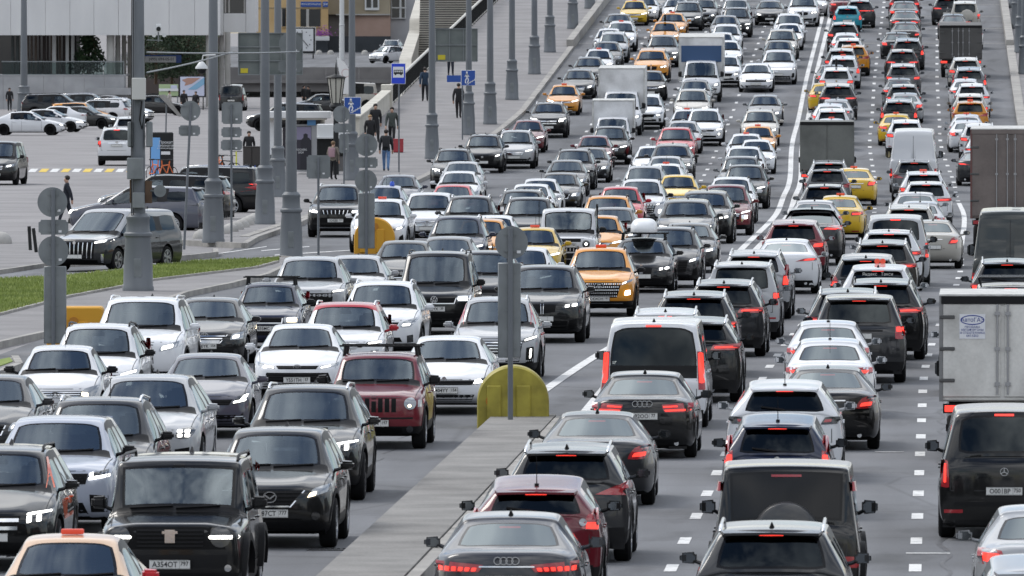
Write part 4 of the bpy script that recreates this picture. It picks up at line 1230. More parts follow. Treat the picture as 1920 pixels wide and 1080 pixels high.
    if st == 'suvA': return [('G', n - .24, n - .085, .42, .48, 3, 'c'), ('H', slim, [lit(slim, .1, .8, .2, .7)]), ('B', lo, pz - .05, .66, .7, 'grille_black'), ('P', pz + .02), ('L', .74, pz - .04, .05, 'lamp_dark'), ('B', z0 + .01, lo - .02, .5, .55, 'rim_silver')]
    if st == 'suvB': return [('G', lo + .16, n - .09, .50, .58, 5, 'h'), ('H', [(.58, n - .16), (.93, n - .06), (.94, n + .02), (.62, n - .06)], [lit([(.58, n - .16), (.93, n - .06), (.94, n + .02), (.62, n - .06)], .08, .6, .2, .75)]), ('P', pz - .02), ('S', [(.68, lo + .06), (.86, lo + .1), (.84, pz + .08), (.72, pz)], 'grille_black'), ('E', n - .14, .05)]
    if st == 'suvC': return [('G', n - .16, n - .08, .46, .52, 2, 'h'), ('H', [(.54, n - .12), (.94, n - .07), (.94, n + .0), (.56, n - .05)], [lit([(.54, n - .12), (.94, n - .07), (.94, n + .0), (.56, n - .05)])], 'lamp_dark'), ('S', [(.64, n - .36), (.84, n - .34), (.84, n - .20), (.66, n - .22)], 'lamp_glass'), ('L', .74, n - .28, .045, 'lamp_white', 'lamp'), ('B', lo, pz, .56, .6, 'grille_black'), ('P', pz + .06)]
    if st == 'li': return [('BAR', n - .09, n - .055, .88, 'lamp_white'), ('B', lo, pz - .06, .8, .74, 'grille_black'), ('P', pz + .02), ('S', [(.74, lo + .1), (.88, lo + .12), (.88, pz + .1), (.76, pz + .08)], 'grille_black')]
    if st == 'van': return [('G', n - .30, n - .10, .40, .46, 3, 'h'), ('H', [(.54, n - .26), (.94, n - .20), (.93, n + .02), (.64, n - .06)], [lit([(.54, n - .26), (.94, n - .20), (.93, n + .02), (.64, n - .06)], .25, .7, .3, .7)]), ('B', z0, pz - .02, .96, .94, 'plastic'), ('P', pz - .12), ('E', n - .2, .07)]
    return []
def RS(st, h, z0, hb):
    """tail styles; h = tail edge height, hb = bottom of rear glass"""
    if st == 'a6':
        q = [(.40, h - .25), (.92, h - .24), (.94, h - .08), (.34, h - .11)]
        return [('T', q, [lit(q, .04, .94, .14, .34), lit(q, .04, .5, .6, .78)]), ('P', h - .31), ('E', h - .10, .055, 'rings'), ('B', z0, z0 + .16, .8, .8, 'trim'), ('X', .62, z0 + .1), ('BAR', h - .045, h - .030, .62, 'trim')]
    if st == 'a6n':
        q = [(.36, h - .26), (.92, h - .26), (.94, h - .12), (.30, h - .17)]
        return [('T', q, [lit(q, .10 + .15 * i, .10 + .15 * i + .10, .12, .55) for i in range(6)], .1), ('BAR', h - .20, h - .185, .36, 'chrome'), ('P', h - .36), ('E', h - .12, .05, 'rings'), ('B', z0, z0 + .14, .8, .8, 'trim')]
    if st == 'sedA':
        q = [(.54, h - .26), (.94, h - .24), (.94, h - .04), (.60, h - .06)]
        return [('T', q, [lit(q, .15, .8, .2, .75)], .3), ('P', h - .28), ('E', h - .10, .045), ('B', z0, z0 + .12, .7, .7, 'trim'), ('BAR', h - .17, h - .15, .4, 'chrome')]
    if st == 'sedB':
        q = [(.46, h - .22), (.94, h - .20), (.94, h - .07), (.50, h - .08)]
        return [('T', q, [lit(q, .1, .9, .2, .6)], .2), ('P', z0 + .34), ('E', h - .12, .05, 'vw'), ('S', [(.5, z0 + .1), (.85, z0 + .1), (.85, z0 + .14), (.5, z0 + .14)], 'lamp_red')]
    if st == 'cl':
        q = [(.50, h - .30), (.88, h - .28), (.94, h - .05), (.64, h - .10)]
        return [('T', q, [lit(q, .2, .8, .2, .5)], .5), ('P', h - .38), ('BAR', h - .16, h - .14, .34, 'chrome'), ('X', .6, z0 + .1), ('E', h - .08, .05, 'star')]
    if st == 'lift':
        q = [(.30, h - .20), (.93, h - .17), (.93, h - .10), (.55, h - .12)]
        return [('T', q, [lit(q, .3, .95, .2, .8)], .1, 'lamp_red'), ('P', z0 + .30), ('B', z0, z0 + .2, .86, .8, 'trim'), ('X', .6, z0 + .12)]
    if st == 'suvA':
        q = [(.56, h - .17), (.95, h - .15), (.95, h + .03), (.62, h + .0)]
        return [('T', q, [lit(q, .1, .85, .25, .75)], .25), ('P', h - .26), ('E', h - .03, .05), ('B', z0, z0 + .26, .9, .86, 'plastic'), ('W', hb + .05), ('S', [(.7, z0 + .3), (.88, z0 + .3), (.88, z0 + .33), (.7, z0 + .33)], 'lamp_red')]
    if st == 'suvB':
        q = [(.34, h - .10), (.95, h - .10), (.95, h + .03), (.40, h + .0)]
        return [('T', q, [lit(q, .1, .95, .35, .65)], .1), ('P', h - .34), ('E', h - .02, .05), ('B', z0, z0 + .24, .9, .86, 'plastic'), ('W', hb + .05), ('B', z0 + .02, z0 + .07, .4, .44, 'rim_silver')]
    if st == 'suvC':
        q = [(.76, h - .24), (.95, h - .24), (.93, h + .28), (.84, h + .28)]
        return [('T', q, [lit(q, .1, .9, .05, .45)], .1), ('P', h - .28), ('E', h - .04, .05), ('B', z0, z0 + .26, .9, .86, 'plastic'), ('W', hb + .05)]
    if st == 'bar':
        return [('BAR', h - .06, h + .0, .90, 'lamp_red'), ('BAR', h - .045, h - .015, .86, 'lamp_red_lit'), ('P', z0 + .36), ('B', z0, z0 + .28, .88, .86, 'plastic'), ('W', hb + .05), ('X', .6, z0 + .14)]
    if st == 'x6':
        q = [(.34, h - .10), (.95, h - .12), (.95, h + .03), (.6, h + .03)]
        return [('T', q, [lit(q, .02, .9, .15, .4)], .1), ('P', h - .30), ('E', h + .0, .05), ('B', z0, z0 + .24, .8, .8, 'trim'), ('X', .62, z0 + .12)]
    if st == 'x5':
        q = [(.40, h - .14), (.95, h - .14), (.93, h + .03), (.50, h - .0)]
        return [('T', q, [lit(q, .05, .9, .25, .42), lit(q, .05, .9, .62, .8)], .1), ('P', h - .30), ('E', h - .02, .05), ('B', z0, z0 + .3, .84, .84, 'trim'), ('W', hb + .06)]
    if st == 'qash':
        q = [(.44, h - .12), (.93, h - .13), (.96, h + .07), (.90, h + .05)]
        return [('T', q, [], .1, 'lamp_red'), ('S', [(.66, h - .10), (.88, h - .10), (.88, h - .02), (.70, h - .04)], 'lamp_glass'), ('P', h - .22), ('E', h - .02, .05), ('B', z0, z0 + .30, .9, .9, 'plastic'), ('W', hb + .06)]
    if st == 'juke':
        q = [(.66, h - .12), (.95, h - .14), (.92, h + .16), (.80, h + .12)]
        return [('T', q, [[(.74, h - .11), (.93, h - .12), (.93, h - .03), (.76, h - .03)]], .3), ('L', .70, h - .03, .05, 'lamp_glass', 'reverse_lamp'), ('P', h - .26), ('E', h - .02, .05), ('B', z0, z0 + .25, .85, .85, 'plastic'), ('W', hb + .05)]
    if st == 'note':
        q = [(.78, h - .14), (.96, h - .14), (.90, h + .32), (.80, h + .34)]
        return [('T', q, [lit(q, .1, .9, .1, .4)], .15), ('P', h - .26), ('E', h - .03, .055), ('B', z0, z0 + .2, .85, .85, 'plastic'), ('W', hb + .05)]
    if st == 'macan':
        q = [(.60, h - .14), (.95, h - .12), (.94, h + .0), (.68, h - .02)]
        return [('T', q, [lit(q, .1, .5, .3, .7)], .2, 'lamp_dark', 'lamp_red'), ('P', z0 + .32), ('B', z0, z0 + .22, .8, .8, 'trim'), ('W', hb + .05)]
    if st == 'g':
        return [('S', [(.74, .66), (.96, .66), (.96, .80), (.74, .80)], 'lamp_red'), ('SP', 0, 1.08, .42, 'spare_cover'), ('P', .62, -.45), ('B', z0 + .02, z0 + .24, .96, .96, 'trim'), ('S', [(.86, 1.62), (.93, 1.62), (.92, 1.74), (.86, 1.74)], 'lamp_red'), ('BAR', 1.80, 1.83, .20, 'lamp_red')]
    if st == 'paj':
        return [('T', [(.80, .82), (.97, .82), (.97, 1.12), (.80, 1.12)], [[(.82, .98), (.95, .98), (.95, 1.1), (.82, 1.1)]], .1), ('SP', -.12, 1.0, .39, 'paint'), ('B', z0, z0 + .12, .9, .9, 'plastic'), ('P', .66, .5), ('S', [(.72, z0 + .3), (.88, z0 + .3), (.88, z0 + .34), (.72, z0 + .34)], 'lamp_red')]
    if st == 'rrs':
        q = [(.76, h - .22), (.97, h - .22), (.97, h + .05), (.76, h + .05)]
        return [('T', q, [[(.79, h - .07), (.94, h - .07), (.94, h + .03), (.79, h + .03)]], .2), ('S', [(.80, h - .14), (.93, h - .14), (.93, h - .09), (.80, h - .09)], 'lamp_glass'), ('P', h - .16), ('B', h - .07, h - .03, .5, .5, 'trim'), ('B', z0, z0 + .22, .9, .86, 'plastic'), ('W', hb + .05)]
    if st == 'prado':
        q = [(.80, h - .26), (.98, h - .26), (.97, h + .06), (.82, h + .06)]
        return [('T', q, [[(.83, h - .12), (.95, h - .12), (.94, h + .03), (.84, h + .03)]], .15), ('P', h - .18), ('B', h - .09, h - .05, .46, .46, 'chrome'), ('E', h - .02, .06, 'oval'), ('B', z0, z0 + .1, .9, .9, 'plastic')]
    if st == 'staria':
        q = [(.83, .72), (.96, .72), (.92, 1.42), (.80, 1.42)]
        return [('T', q, [[(.845, .84), (.945, .84), (.915, 1.40), (.82, 1.40)]], .02), ('B', .93, 1.16, .80, .80, 'trim'), ('TXT', 1.0, .06, 'STARIA', 'chrome', 1.8), ('P', .62), ('B', z0, z0 + .16, .92, .92, 'plastic')]
    if st == 'vclass':
        q = [(.82, .76), (.97, .78), (.95, 1.18), (.84, 1.16)]
        return [('T', q, [[(.87, .84), (.91, .84), (.90, 1.12), (.87, 1.12)]], .25), ('P', .72), ('B', z0, z0 + .10, .92, .92, 'plastic'), ('B', .50, .56, .75, .75, 'trim'), ('S', [(.62, .40), (.9, .40), (.9, .45), (.62, .45)], 'lamp_red'), ('E', 1.0, .06, 'star')]
    if st == 'mult':
        q = [(.86, .80), (.97, .80), (.95, 1.22), (.86, 1.22)]
        return [('T', q, [[(.87, 1.06), (.95, 1.06), (.94, 1.2), (.87, 1.2)], [(.87, .82), (.95, .82), (.95, .90), (.87, .90)]], .05), ('P', .78), ('E', 1.02, .06, 'vw'), ('B', z0, z0 + .14, .92, .92, 'plastic')]
    if st == 'van':
        return [('T', [(.84, .62), (.97, .62), (.97, 1.02), (.86, 1.02)], [[(.86, .72), (.95, .72), (.95, .92), (.87, .92)]], .05), ('B', .50, 2.35, .008, .008, 'ink'), ('P', .66), ('B', z0, z0 + .2, .92, .92, 'plastic'), ('S', [(.10, 1.35), (.80, 1.35), (.77, 2.15), (.10, 2.15)], 'paint'), ('S', [(.10, .8), (.80, .8), (.80, 1.25), (.10, 1.25)], 'paint')]
    return []
def mk(kind, nose, tail, **kw):
    P = dict(BASE[kind]); P.update({k: v for k, v in kw.items() if k in P})
    return build(kind, FS(nose, P['hn'], P['zg']), RS(tail, P['ht'], P['zg'], P['hb']), **kw)
def rack(B):
    P = B.P; L = P['L']
    for f in (.2, .5):
        y = lerp(P['wt'], P['re'], f) * L - L / 2
        bm = bmesh.new(); wq = P['wr'] * B.hw
        bbox(bm, (0, y, P['H'] + .11), (2 * wq + .14, .05, .03))
        for s in (1, -1):
            tube(bm, [(s * wq * .98, y, P['H'] - .08), (s * wq * .94, y, P['H'] + .1)], .03, 6)
        bmesh.ops.recalc_face_normals(bm, faces=bm.faces)
        B.add('roof_crossbar', mesh_from(bm, 'roof_crossbar', 'trim'))
def expedition(B):
    P = B.P; L = P['L']; wq = P['wr'] * B.hw
    for s in (1, -1):
        bm = bmesh.new()
        bbox(bm, (s * wq * .95, 0.35, P['H'] + .1), (.04, 2.0, .05))
        for y in (-.5, .4, 1.2): tube(bm, [(s * wq * .9, y, P['H'] - .03), (s * wq * .95, y, P['H'] + .1)], .02, 6)
        bmesh.ops.recalc_face_normals(bm, faces=bm.faces)
        B.add('rack_side', mesh_from(bm, 'rack_side', 'trim'))
    for i in range(8):
        bm = bmesh.new(); bbox(bm, (0, -.55 + i * .26, P['H'] + .12), (wq * 1.9, .06, .03))
        B.add('rack_slat', mesh_from(bm, 'rack_slat', 'trim' if i % 3 else 'rim_silver'))
def roofbox(B):
    rack(B)
    P = B.P; bm = bmesh.new()
    bm2 = bmesh.ops.create_uvsphere(bm, u_segments=24, v_segments=14, radius=1)
    for v in bm.verts:
        x, y, z = v.co
        sx = abs(x) ** .55 * (1 if x > 0 else -1); sy = abs(y) ** .6 * (1 if y > 0 else -1)
        v.co = (sx * .36, .25 + sy * .95, P['H'] + .16 + (z ** .7 * .36 if z > 0 else -abs(z) ** .5 * .03))
    B.add('roof_box', mesh_from(bm, 'roof_box', pbr('roof_box_shell', (.72, .73, .74), .3), 60))
def snorkel(B):
    P = B.P; L = P['L']
    bm = bmesh.new(); x = B.hw * .93; y = P['c0'] * L - L / 2
    tube(bm, [(x, y - .2, P['hc'] - .15), (x + .02, y, P['hc'] - .02), (x - .01, y + .25, P['H'] + .02), (x - .01, y + .18, P['H'] + .1)], .035, 8)
    bmesh.ops.recalc_face_normals(bm, faces=bm.faces)
    B.add('snorkel', mesh_from(bm, 'snorkel', 'trim', 50))
    bm = bmesh.new(); tube(bm, [(-x, y, P['hc']), (-x, y, P['H'] + .25)], .01, 5)
    bmesh.ops.recalc_face_normals(bm, faces=bm.faces)
    B.add('antenna', mesh_from(bm, 'antenna', 'trim'))

BIG = dict(L=4.95, W=1.95, H=1.76, hn=.96, hc=1.17, belt=1.10, beltr=1.17, hr=1.68, hb=1.20, ht=1.14, r=.38)
COUPE = dict(re=.66, hr=1.62, bb=.90, hb=1.24, te=.972, ht=1.18)
CAT = {
 'camry': lambda: mk('sedan', 'camry', 'sedB', L=4.88, W=1.84, H=1.45),
 'k5': lambda: mk('sedan', 'k5', 'lift', L=4.9, W=1.86, H=1.445, blackroof=0),
 'granta': lambda: mk('sedan', 'granta', 'sedB', L=4.26, W=1.70, H=1.50, hn=.80, hc=1.02, belt=.95, beltr=1.0, c0=.25, wt=.40, mirrors='black', fin=2),
 'sedA': lambda: mk('sedan', 'sedA', 'sedA'),
 'sedB': lambda: mk('sedan', 'sedB', 'sedB', L=4.45, W=1.74, H=1.47, hn=.76, fin=2),
 'sedC': lambda: mk('sedan', 'sedC', 'cl', L=4.85, W=1.85, H=1.46),
 'cam40': lambda: mk('sedan', 'cam40', 'sedA', L=4.82, W=1.82, H=1.47, hn=.78, hc=1.0),
 'lexus': lambda: mk('sedan', 'lexus', 'sedA', L=4.9, W=1.84, H=1.43),
 'ceed': lambda: mk('sedan', 'ceed', 'lift', L=4.64, W=1.81, H=1.47, hn=.80, hc=1.02, blackroof=0),
 'vaz': lambda: mk('hatch', 'vaz', 'suvC', L=4.3, W=1.68, H=1.5, hn=.80, fd=.14, ff=.93, mirrors='black', extra=rack, fin=0, crease=.25),
 'a6': lambda: mk('sedan', 'sedB', 'a6', L=4.92, W=1.87, H=1.455, bb=.88, hb=1.07, ht=1.05),
 'a6n': lambda: mk('sedan', 'sedB', 'a6n', L=4.94, W=1.89, H=1.45, bb=.88, hb=1.07, ht=1.05),
 'cl': lambda: mk('sedan', 'sedC', 'cl', L=5.06, W=1.87, H=1.42, wr=.60, bb=.88),
 'lift': lambda: mk('sedan', 'sedB', 'lift', L=4.75, W=1.84, H=1.47, bb=.92, hb=1.12, ht=1.08),
 'cla': lambda: mk('sedan', 'sedC', 'cl', L=4.65, W=1.78, H=1.43, wr=.58),
 'hatA': lambda: mk('hatch', 'sedB', 'suvC', mirrors='black'),
 'hatB': lambda: mk('hatch', 'suvA', 'note', H=1.55),
 'juke': lambda: mk('hatch', 'suvA', 'juke', L=4.13, W=1.765, H=1.565, hn=.86, hc=1.06, belt=1.0, beltr=1.10, hb=1.10, ht=1.04, zg=.2, r=.34, clad=1, fin=2, mirrors='black'),
 'note': lambda: mk('hatch', 'suvA', 'note', L=4.1, W=1.70, H=1.55, fin=2, hb=.98, ht=.93, mirrors='black'),
 'cx5': lambda: mk('suv', 'cx5', 'suvA', L=4.55, W=1.84, H=1.67, hn=.92),
 'gle': lambda: mk('suv', 'gle', 'suvB', rails='chrome', rim='dark', **BIG),
 'gle2': lambda: mk('suv', 'gle', 'suvB', rails='chrome', **{**BIG, 'L': 4.7, 'W': 1.89, 'H': 1.65, 'hr': 1.57}),
 'jeep': lambda: mk('boxy', 'jeep', 'suvA', L=4.4, W=1.78, H=1.64, hn=.96, hc=1.12, c0=.27, wt=.39, belt=1.04, beltr=1.08, hr=1.58, hb=1.12, ht=1.06, wr=.74, r=.35, extra=rack, zg=.22, fd=.16, ff=.9, mirrors='black'),
 'gcher': lambda: mk('suv', 'gcher', 'suvB', rails='chrome', mirrors='black', **{**BIG, 'hn': 1.0, 'fd': .18, 'ff': .9}),
 'tank': lambda: mk('boxy', 'tank', 'g', L=4.55, W=1.90, H=1.88, hr=1.84, hn=1.10, archout=.07, archw=.10, mirrors='black', rails='black', crease=.32),
 'g': lambda: mk('boxy', 'tank', 'g', L=4.7, W=1.90, H=1.95, hr=1.92, wr=.86, archout=.06, archw=.09, mirrors='black', fin=0, nobrake=1, rearglass='rear_black', crease=.32),
 'uaz': lambda: mk('boxy', 'uaz', 'paj', L=4.4, W=1.80, H=1.92, hr=1.88, hn=1.12, hc=1.22, mirrors='black', extra=snorkel, fin=0),
 'lx': lambda: mk('suv', 'lx', 'suvA', rails='chrome', **{**BIG, 'L': 5.06, 'W': 1.98, 'H': 1.87, 'hr': 1.79, 'hn': 1.06, 'hc': 1.25, 'belt': 1.17, 'beltr': 1.22, 'hb': 1.25, 'ht': 1.18, 'wr': .72, 'r': .4}),
 'ecl': lambda: mk('suv', 'ecl', 'suvC', L=4.54, W=1.81, H=1.69, rails='black', mirrors='black'),
 'porsche': lambda: mk('suv', 'porsche', 'macan', L=4.92, W=1.98, H=1.67, hn=.88, hc=1.10, wr=.64, c0=.27, wt=.44, clad=0),
 'velar': lambda: mk('suv', 'velar', 'bar', L=4.80, W=1.93, H=1.67, hn=.99, hc=1.14, belt=1.08, fd=.20, ff=.89, rails=0, clad=0, mirrors='black', fin=0),
 'toua': lambda: mk('suv', 'qx', 'suvA', L=4.75, W=1.93, H=1.72, rails='chrome', fin=2, mirrors='black'),
 'sor': lambda: mk('suv', 'sor', 'suvA', L=4.69, W=1.88, H=1.71, hn=.94, hc=1.15, rails='chrome'),
 'tig8': lambda: mk('suv', 'tig8', 'bar', L=4.72, W=1.86, H=1.71, hn=.95, hc=1.14, rails='chrome', blackroof=0),
 'tig7': lambda: mk('suv', 'tig7', 'bar', L=4.5, W=1.86, H=1.70, hn=.95, hc=1.14, rails='black', mirrors='black'),
 'x5': lambda: mk('suv', 'bmw', 'x5', rails='chrome', rim='dark', **{**BIG, 'clad': 0}),
 'x6': lambda: mk('suv', 'bmw', 'x6', **{**BIG, **COUPE, 'H': 1.70}),
 'jol': lambda: mk('suv', 'vert', 'suvB', L=4.75, W=1.92, H=1.72, hn=.98, hc=1.15),
 'mini': lambda: mk('suv', 'suvC', 'suvC', L=4.4, W=1.82, H=1.66, hn=.94, hc=1.12, blackroof=1, rails='chrome', fd=.2, ff=.88, wr=.70),
 'bmwt': lambda: mk('hatch', 'bmw', 'suvA', L=4.55, W=1.82, H=1.46, hn=.76, hr=1.40, extra=roofbox, fin=0, wr=.66),
 'qx': lambda: mk('suv', 'qx', 'suvA', L=4.8, W=1.92, H=1.68),
 'jet': lambda: mk('suv', 'suvB', 'suvB', L=4.6, W=1.88, H=1.68),
 'suvA': lambda: mk('suv', 'suvA', 'suvA', rails='chrome'),
 'suvB': lambda: mk('suv', 'suvB', 'suvB', rails='black', H=1.66),
 'suvC': lambda: mk('suv', 'suvC', 'suvC', rails='chrome', H=1.70),
 'suvD': lambda: mk('suv', 'sor', 'qash', H=1.63, L=4.4, rails='chrome', W=1.81),
 'suvE': lambda: mk('suv', 'bmw', 'x5', H=1.69, **{k: v for k, v in BIG.items() if k not in ('H',)}),
 'suvF': lambda: mk('suv', 'gle', 'bar', H=1.65, rails='black'),
 'li': lambda: mk('suv', 'li', 'bar', **{**BIG, 'hn': .92, 'clad': 0}),
 'qash': lambda: mk('suv', 'suvA', 'qash', L=4.4, W=1.81, H=1.62, rails='chrome', hr=1.55),
 'rav4': lambda: mk('suv', 'suvB', 'suvB', L=4.6, W=1.86, H=1.69, rails='chrome', mirrors='black'),
 'high': lambda: mk('suv', 'lx', 'suvB', rails='black', **BIG),
 'outl': lambda: mk('suv', 'ecl', 'suvA', L=4.7, W=1.86, H=1.71),
 'rogue': lambda: mk('suv', 'suvC', 'juke', L=4.64, W=1.82, H=1.71),
 'macan': lambda: mk('suv', 'porsche', 'macan', L=4.7, W=1.93, H=1.62, wr=.62, hr=1.53, clad=0, fin=2, mirrors='paint'),
 'rrs': lambda: mk('suv', 'velar', 'rrs', fin=0, **{**BIG, 'H': 1.80, 'hr': 1.75, 'wr': .72, 'rf': .93, 'rd': .12, 're': .93, 'mirrors': 'black'}),
 'paj': lambda: mk('suv', 'sor', 'paj', L=4.6, W=1.82, H=1.80, hr=1.74, wr=.74, rails='chrome', rf=.94, rd=.1, re=.945, bb=.975, hb=1.16, nobrake=1),
 'prado': lambda: mk('boxy', 'lx', 'prado', L=4.8, W=1.90, H=1.86, hr=1.80, wr=.74, hb=1.22, ht=1.18, rails='chrome'),
 'vt5': lambda: mk('mpv', 'vwt', 'mult', L=4.9, W=1.90, H=1.96, mirrors='black', rails='black', fd=.16, ff=.91, hn=.98),
 'mult': lambda: mk('mpv', 'vwt', 'mult', L=4.9, W=1.92, H=1.97, mirrors='black', fin=0),
 'voyah': lambda: mk('mpv', 'voyah', 'bar', L=5.3, W=1.98, H=1.82, hr=1.76, c0=.20, wt=.40, hn=.96, hc=1.10, belt=1.05, sideglass='privacy_glass', fd=.18, ff=.89, blackroof=2, mirrors='black'),
 'staria': lambda: mk('mpv', 'li', 'staria', L=5.25, W=1.99, H=1.99, hr=1.93, hb=1.0, ht=.95, mirrors='black', wr=.82, wrb=.92, rcor=.965, re=.953, clad=0),
 'vcl': lambda: mk('mpv', 'sedC', 'vclass', L=5.14, W=1.93, H=1.91, hr=1.86, wr=.76, fin=0, mirrors='black'),
 'van': lambda: mk('van', 'van', 'van', mirrors='black', fin=0, sideglass='window_glass'),
 'van2': lambda: mk('van', 'van', 'van', mirrors='black', fin=0, H=2.35, hr=2.3, L=5.3),
 'cab': lambda: mk('cab', 'van', '', mirrors='black', fin=0),
}
MODELS = {}
def model(k):
    if k not in MODELS: MODELS[k] = CAT[k]()
    return MODELS[k]
# ---------------------------------------------------------------- left side: islands, plaza edge, poles, signs, buildings
noisy('pole_paint', (.105, .117, .130), (.14, .153, .168), 1.5, 6, .5, .05, 30, stretch=(1, 1, .2))
noisy('sign_back', (.15, .165, .172), (.205, .222, .23), 2.0, 6, .42, .03, 30, metal=.25)
noisy('grass_soil', (.14, .20, .035), (.20, .26, .05), 2.5, 8, .9, .3, 40)
noisy('facade_white', (.60, .60, .60), (.67, .67, .665), .5, 6, .7, .03, 20, stretch=(1, 1, .3))
noisy('stone_cladding', (.30, .305, .315), (.38, .385, .395), .8, 7, .8, .08, 20)
noisy('column_stone', (.34, .33, .31), (.42, .41, .39), .8, 6, .8)
noisy('cream_stone', (.42, .40, .35), (.54, .515, .455), .7, 7, .85, .15, 15, fine=.08)
noisy('ochre_plaster', (.47, .32, .15), (.55, .39, .20), .6, 7, .85, .05, 12)
noisy('olive_plaster', (.26, .22, .155), (.32, .275, .20), .6, 7, .85)
noisy('pink_plaster', (.33, .225, .18), (.39, .275, .225), .6, 7, .85)
noisy('grey_plaster', (.33, .33, .345), (.42, .42, .43), .5, 8, .85)
noisy('dark_plinth', (.018, .024, .03), (.03, .036, .044), .8, 5, .6)
noisy('granite_wall', (.13, .125, .125), (.18, .175, .172), .7, 7, .8, .1, 15)
noisy('stair_dark', (.10, .095, .088), (.15, .143, .13), 1.2, 7, .85, .1, 20)
noisy('board_back', (.095, .112, .108), (.13, .148, .142), 2.0, 6, .5)  # darker than sign_back: colour stands in for sky reflected by the round plates
pbr('dark_glass', (.012, .014, .016), .08, coat=.5)
pbr('curtain', (.06, .045, .045), .9); pbr('curtain2', (.13, .10, .085), .9)
pbr('frame_white', (.62, .63, .63), .5)
pbr('sign_blue', (.012, .065, .30), .35); pbr('sign_blue_bright', (.012, .05, .55), .35); pbr('sign_white', (.68, .69, .70), .4)
pbr('barrier_yellow', (.58, .29, .015), .5)
noisy('barrier_olive', (.22, .185, .02), (.40, .34, .045), 2.2, 7, .5, .05, 20)
pbr('iron_black', (.012, .013, .014), .5, .4)
pbr('handrail_light', (.52, .50, .45), .5)
pbr('brick_brown', (.10, .06, .035), .7)
def poly_slab(name, pix, z0, z1, mat, parent=None, g=flat):
    bm = bmesh.new()
    pts = [hit(x, y, 0, g) for x, y in pix]
    a = [bm.verts.new((p.x, p.y, z1)) for p in pts]
    b = [bm.verts.new((p.x, p.y, z0)) for p in pts]
    bm.faces.new(a); bm.faces.new(b[::-1])
    n = len(a)
    for i in range(n): bm.faces.new((a[i], b[i], b[(i + 1) % n], a[(i + 1) % n]))
    bmesh.ops.recalc_face_normals(bm, faces=bm.faces)
    return link(name, mesh_from(bm, name, mat), parent)
def kerb_path(root, pix, w_, h, seg=2.0, mat='kerb_stone', z0=-.05):
    pts = [hit(x, y, 0, flat) for x, y in pix]
    for p, q in zip(pts, pts[1:]):
        d = q - p; L = d.length; n = max(1, round(L / seg)); u = d / L
        for i in range(n):
            a, b = p + u * (L * i / n + .01), p + u * (L * (i + 1) / n - .01)
            bm = bmesh.new(); c = (a + b) / 2
            mtx = Matrix.Translation((c.x, c.y, 0)) @ Matrix.Rotation(math.atan2(u.y, u.x), 4, 'Z')
            bbox(bm, (0, 0, (z0 + h) / 2), ((b - a).length, w_, h - z0 + random.uniform(-.006, .006)), 0, mtx)
            link('kerb_block', mesh_from(bm, 'kerb_block', mat), root)
# side street
side = poly_slab('side_street', [(-80, 545), (0, 535), (240, 515), (370, 499), (525, 493), (640, 510), (740, 470), (640, 425), (585, 415), (480, 452), (460, 470), (405, 479), (310, 492), (230, 497), (80, 502), (0, 514), (-80, 523)], -.3, -.006, 'asphalt'); tag(side, kind='structure')
# grass island
isl = empty('grass_island', (0, 0, 0)); tag(isl, kind='structure')
OUT = [(-60, 666), (0, 651), (84, 632), (180, 607), (310, 570), (350, 556), (430, 540), (500, 522), (540, 503), (548, 490), (525, 488), (480, 493), (370, 496), (240, 512), (122, 525), (0, 531), (-60, 535)]
poly_slab('island_paving', OUT, -.1, .11, 'pavement', isl)
kerb_path(isl, OUT[:10], .16, .145)
kerb_path(isl, OUT[9:], .14, .145)
GR = [(-60, 610), (0, 599), (82, 578), (125, 566), (230, 546), (277, 535), (480, 510), (520, 499), (524, 493), (480, 496), (370, 499), (240, 515), (122, 528), (0, 534), (-60, 538)]
poly_slab('turf', GR, .05, .135, 'grass_soil', isl)
kerb_path(isl, GR[:8], .12, .17)
sm_ = empty('verge_corner', (0, 0, 0)); tag(sm_, kind='structure')
OUT2 = [(-60, 722), (0, 706), (36, 692), (28, 678), (-60, 694)]
poly_slab('island_paving', OUT2, -.1, .11, 'pavement', sm_)
poly_slab('turf', [(-60, 712), (0, 697), (24, 688), (18, 681), (-60, 697)], .05, .13, 'grass_soil', sm_)
kerb_path(sm_, OUT2[:4], .16, .14)
def grass(name, pixpoly, n, z):
    pts = [hit(x, y, 0, flat) for x, y in pixpoly]
    xs = [p.x for p in pts]; ys = [p.y for p in pts]
    def inside(x, y):
        c = False; j = len(pts) - 1
        for i in range(len(pts)):
            if (pts[i].y > y) != (pts[j].y > y) and x < (pts[j].x - pts[i].x) * (y - pts[i].y) / (pts[j].y - pts[i].y) + pts[i].x: c = not c
            j = i
        return c
    V, F = [], []
    while len(F) < n:
        x, y = random.uniform(min(xs), max(xs)), random.uniform(min(ys), max(ys))
        if not inside(x, y): continue
        a = random.uniform(0, math.pi); h = random.uniform(.05, .13); w_ = .03
        dx, dy = math.cos(a) * w_, math.sin(a) * w_; tx, ty = random.gauss(0, .03), random.gauss(0, .03)
        k = len(V)
        V += [(x - dx, y - dy, z), (x + dx, y + dy, z), (x + tx, y + ty, z + h)]; F.append((k, k + 1, k + 2))
    me = bpy.data.meshes.new(name); me.from_pydata(V, [], F)
    me.materials.append(noisy('grass_blade', (.165, .215, .05), (.27, .32, .085), .45, 6, .7))
    return tag(link(name, me), kind='stuff')
tag(grass('grass', GR, 26000, .13), 'mown green grass on the kerbed island at the left', 'grass')
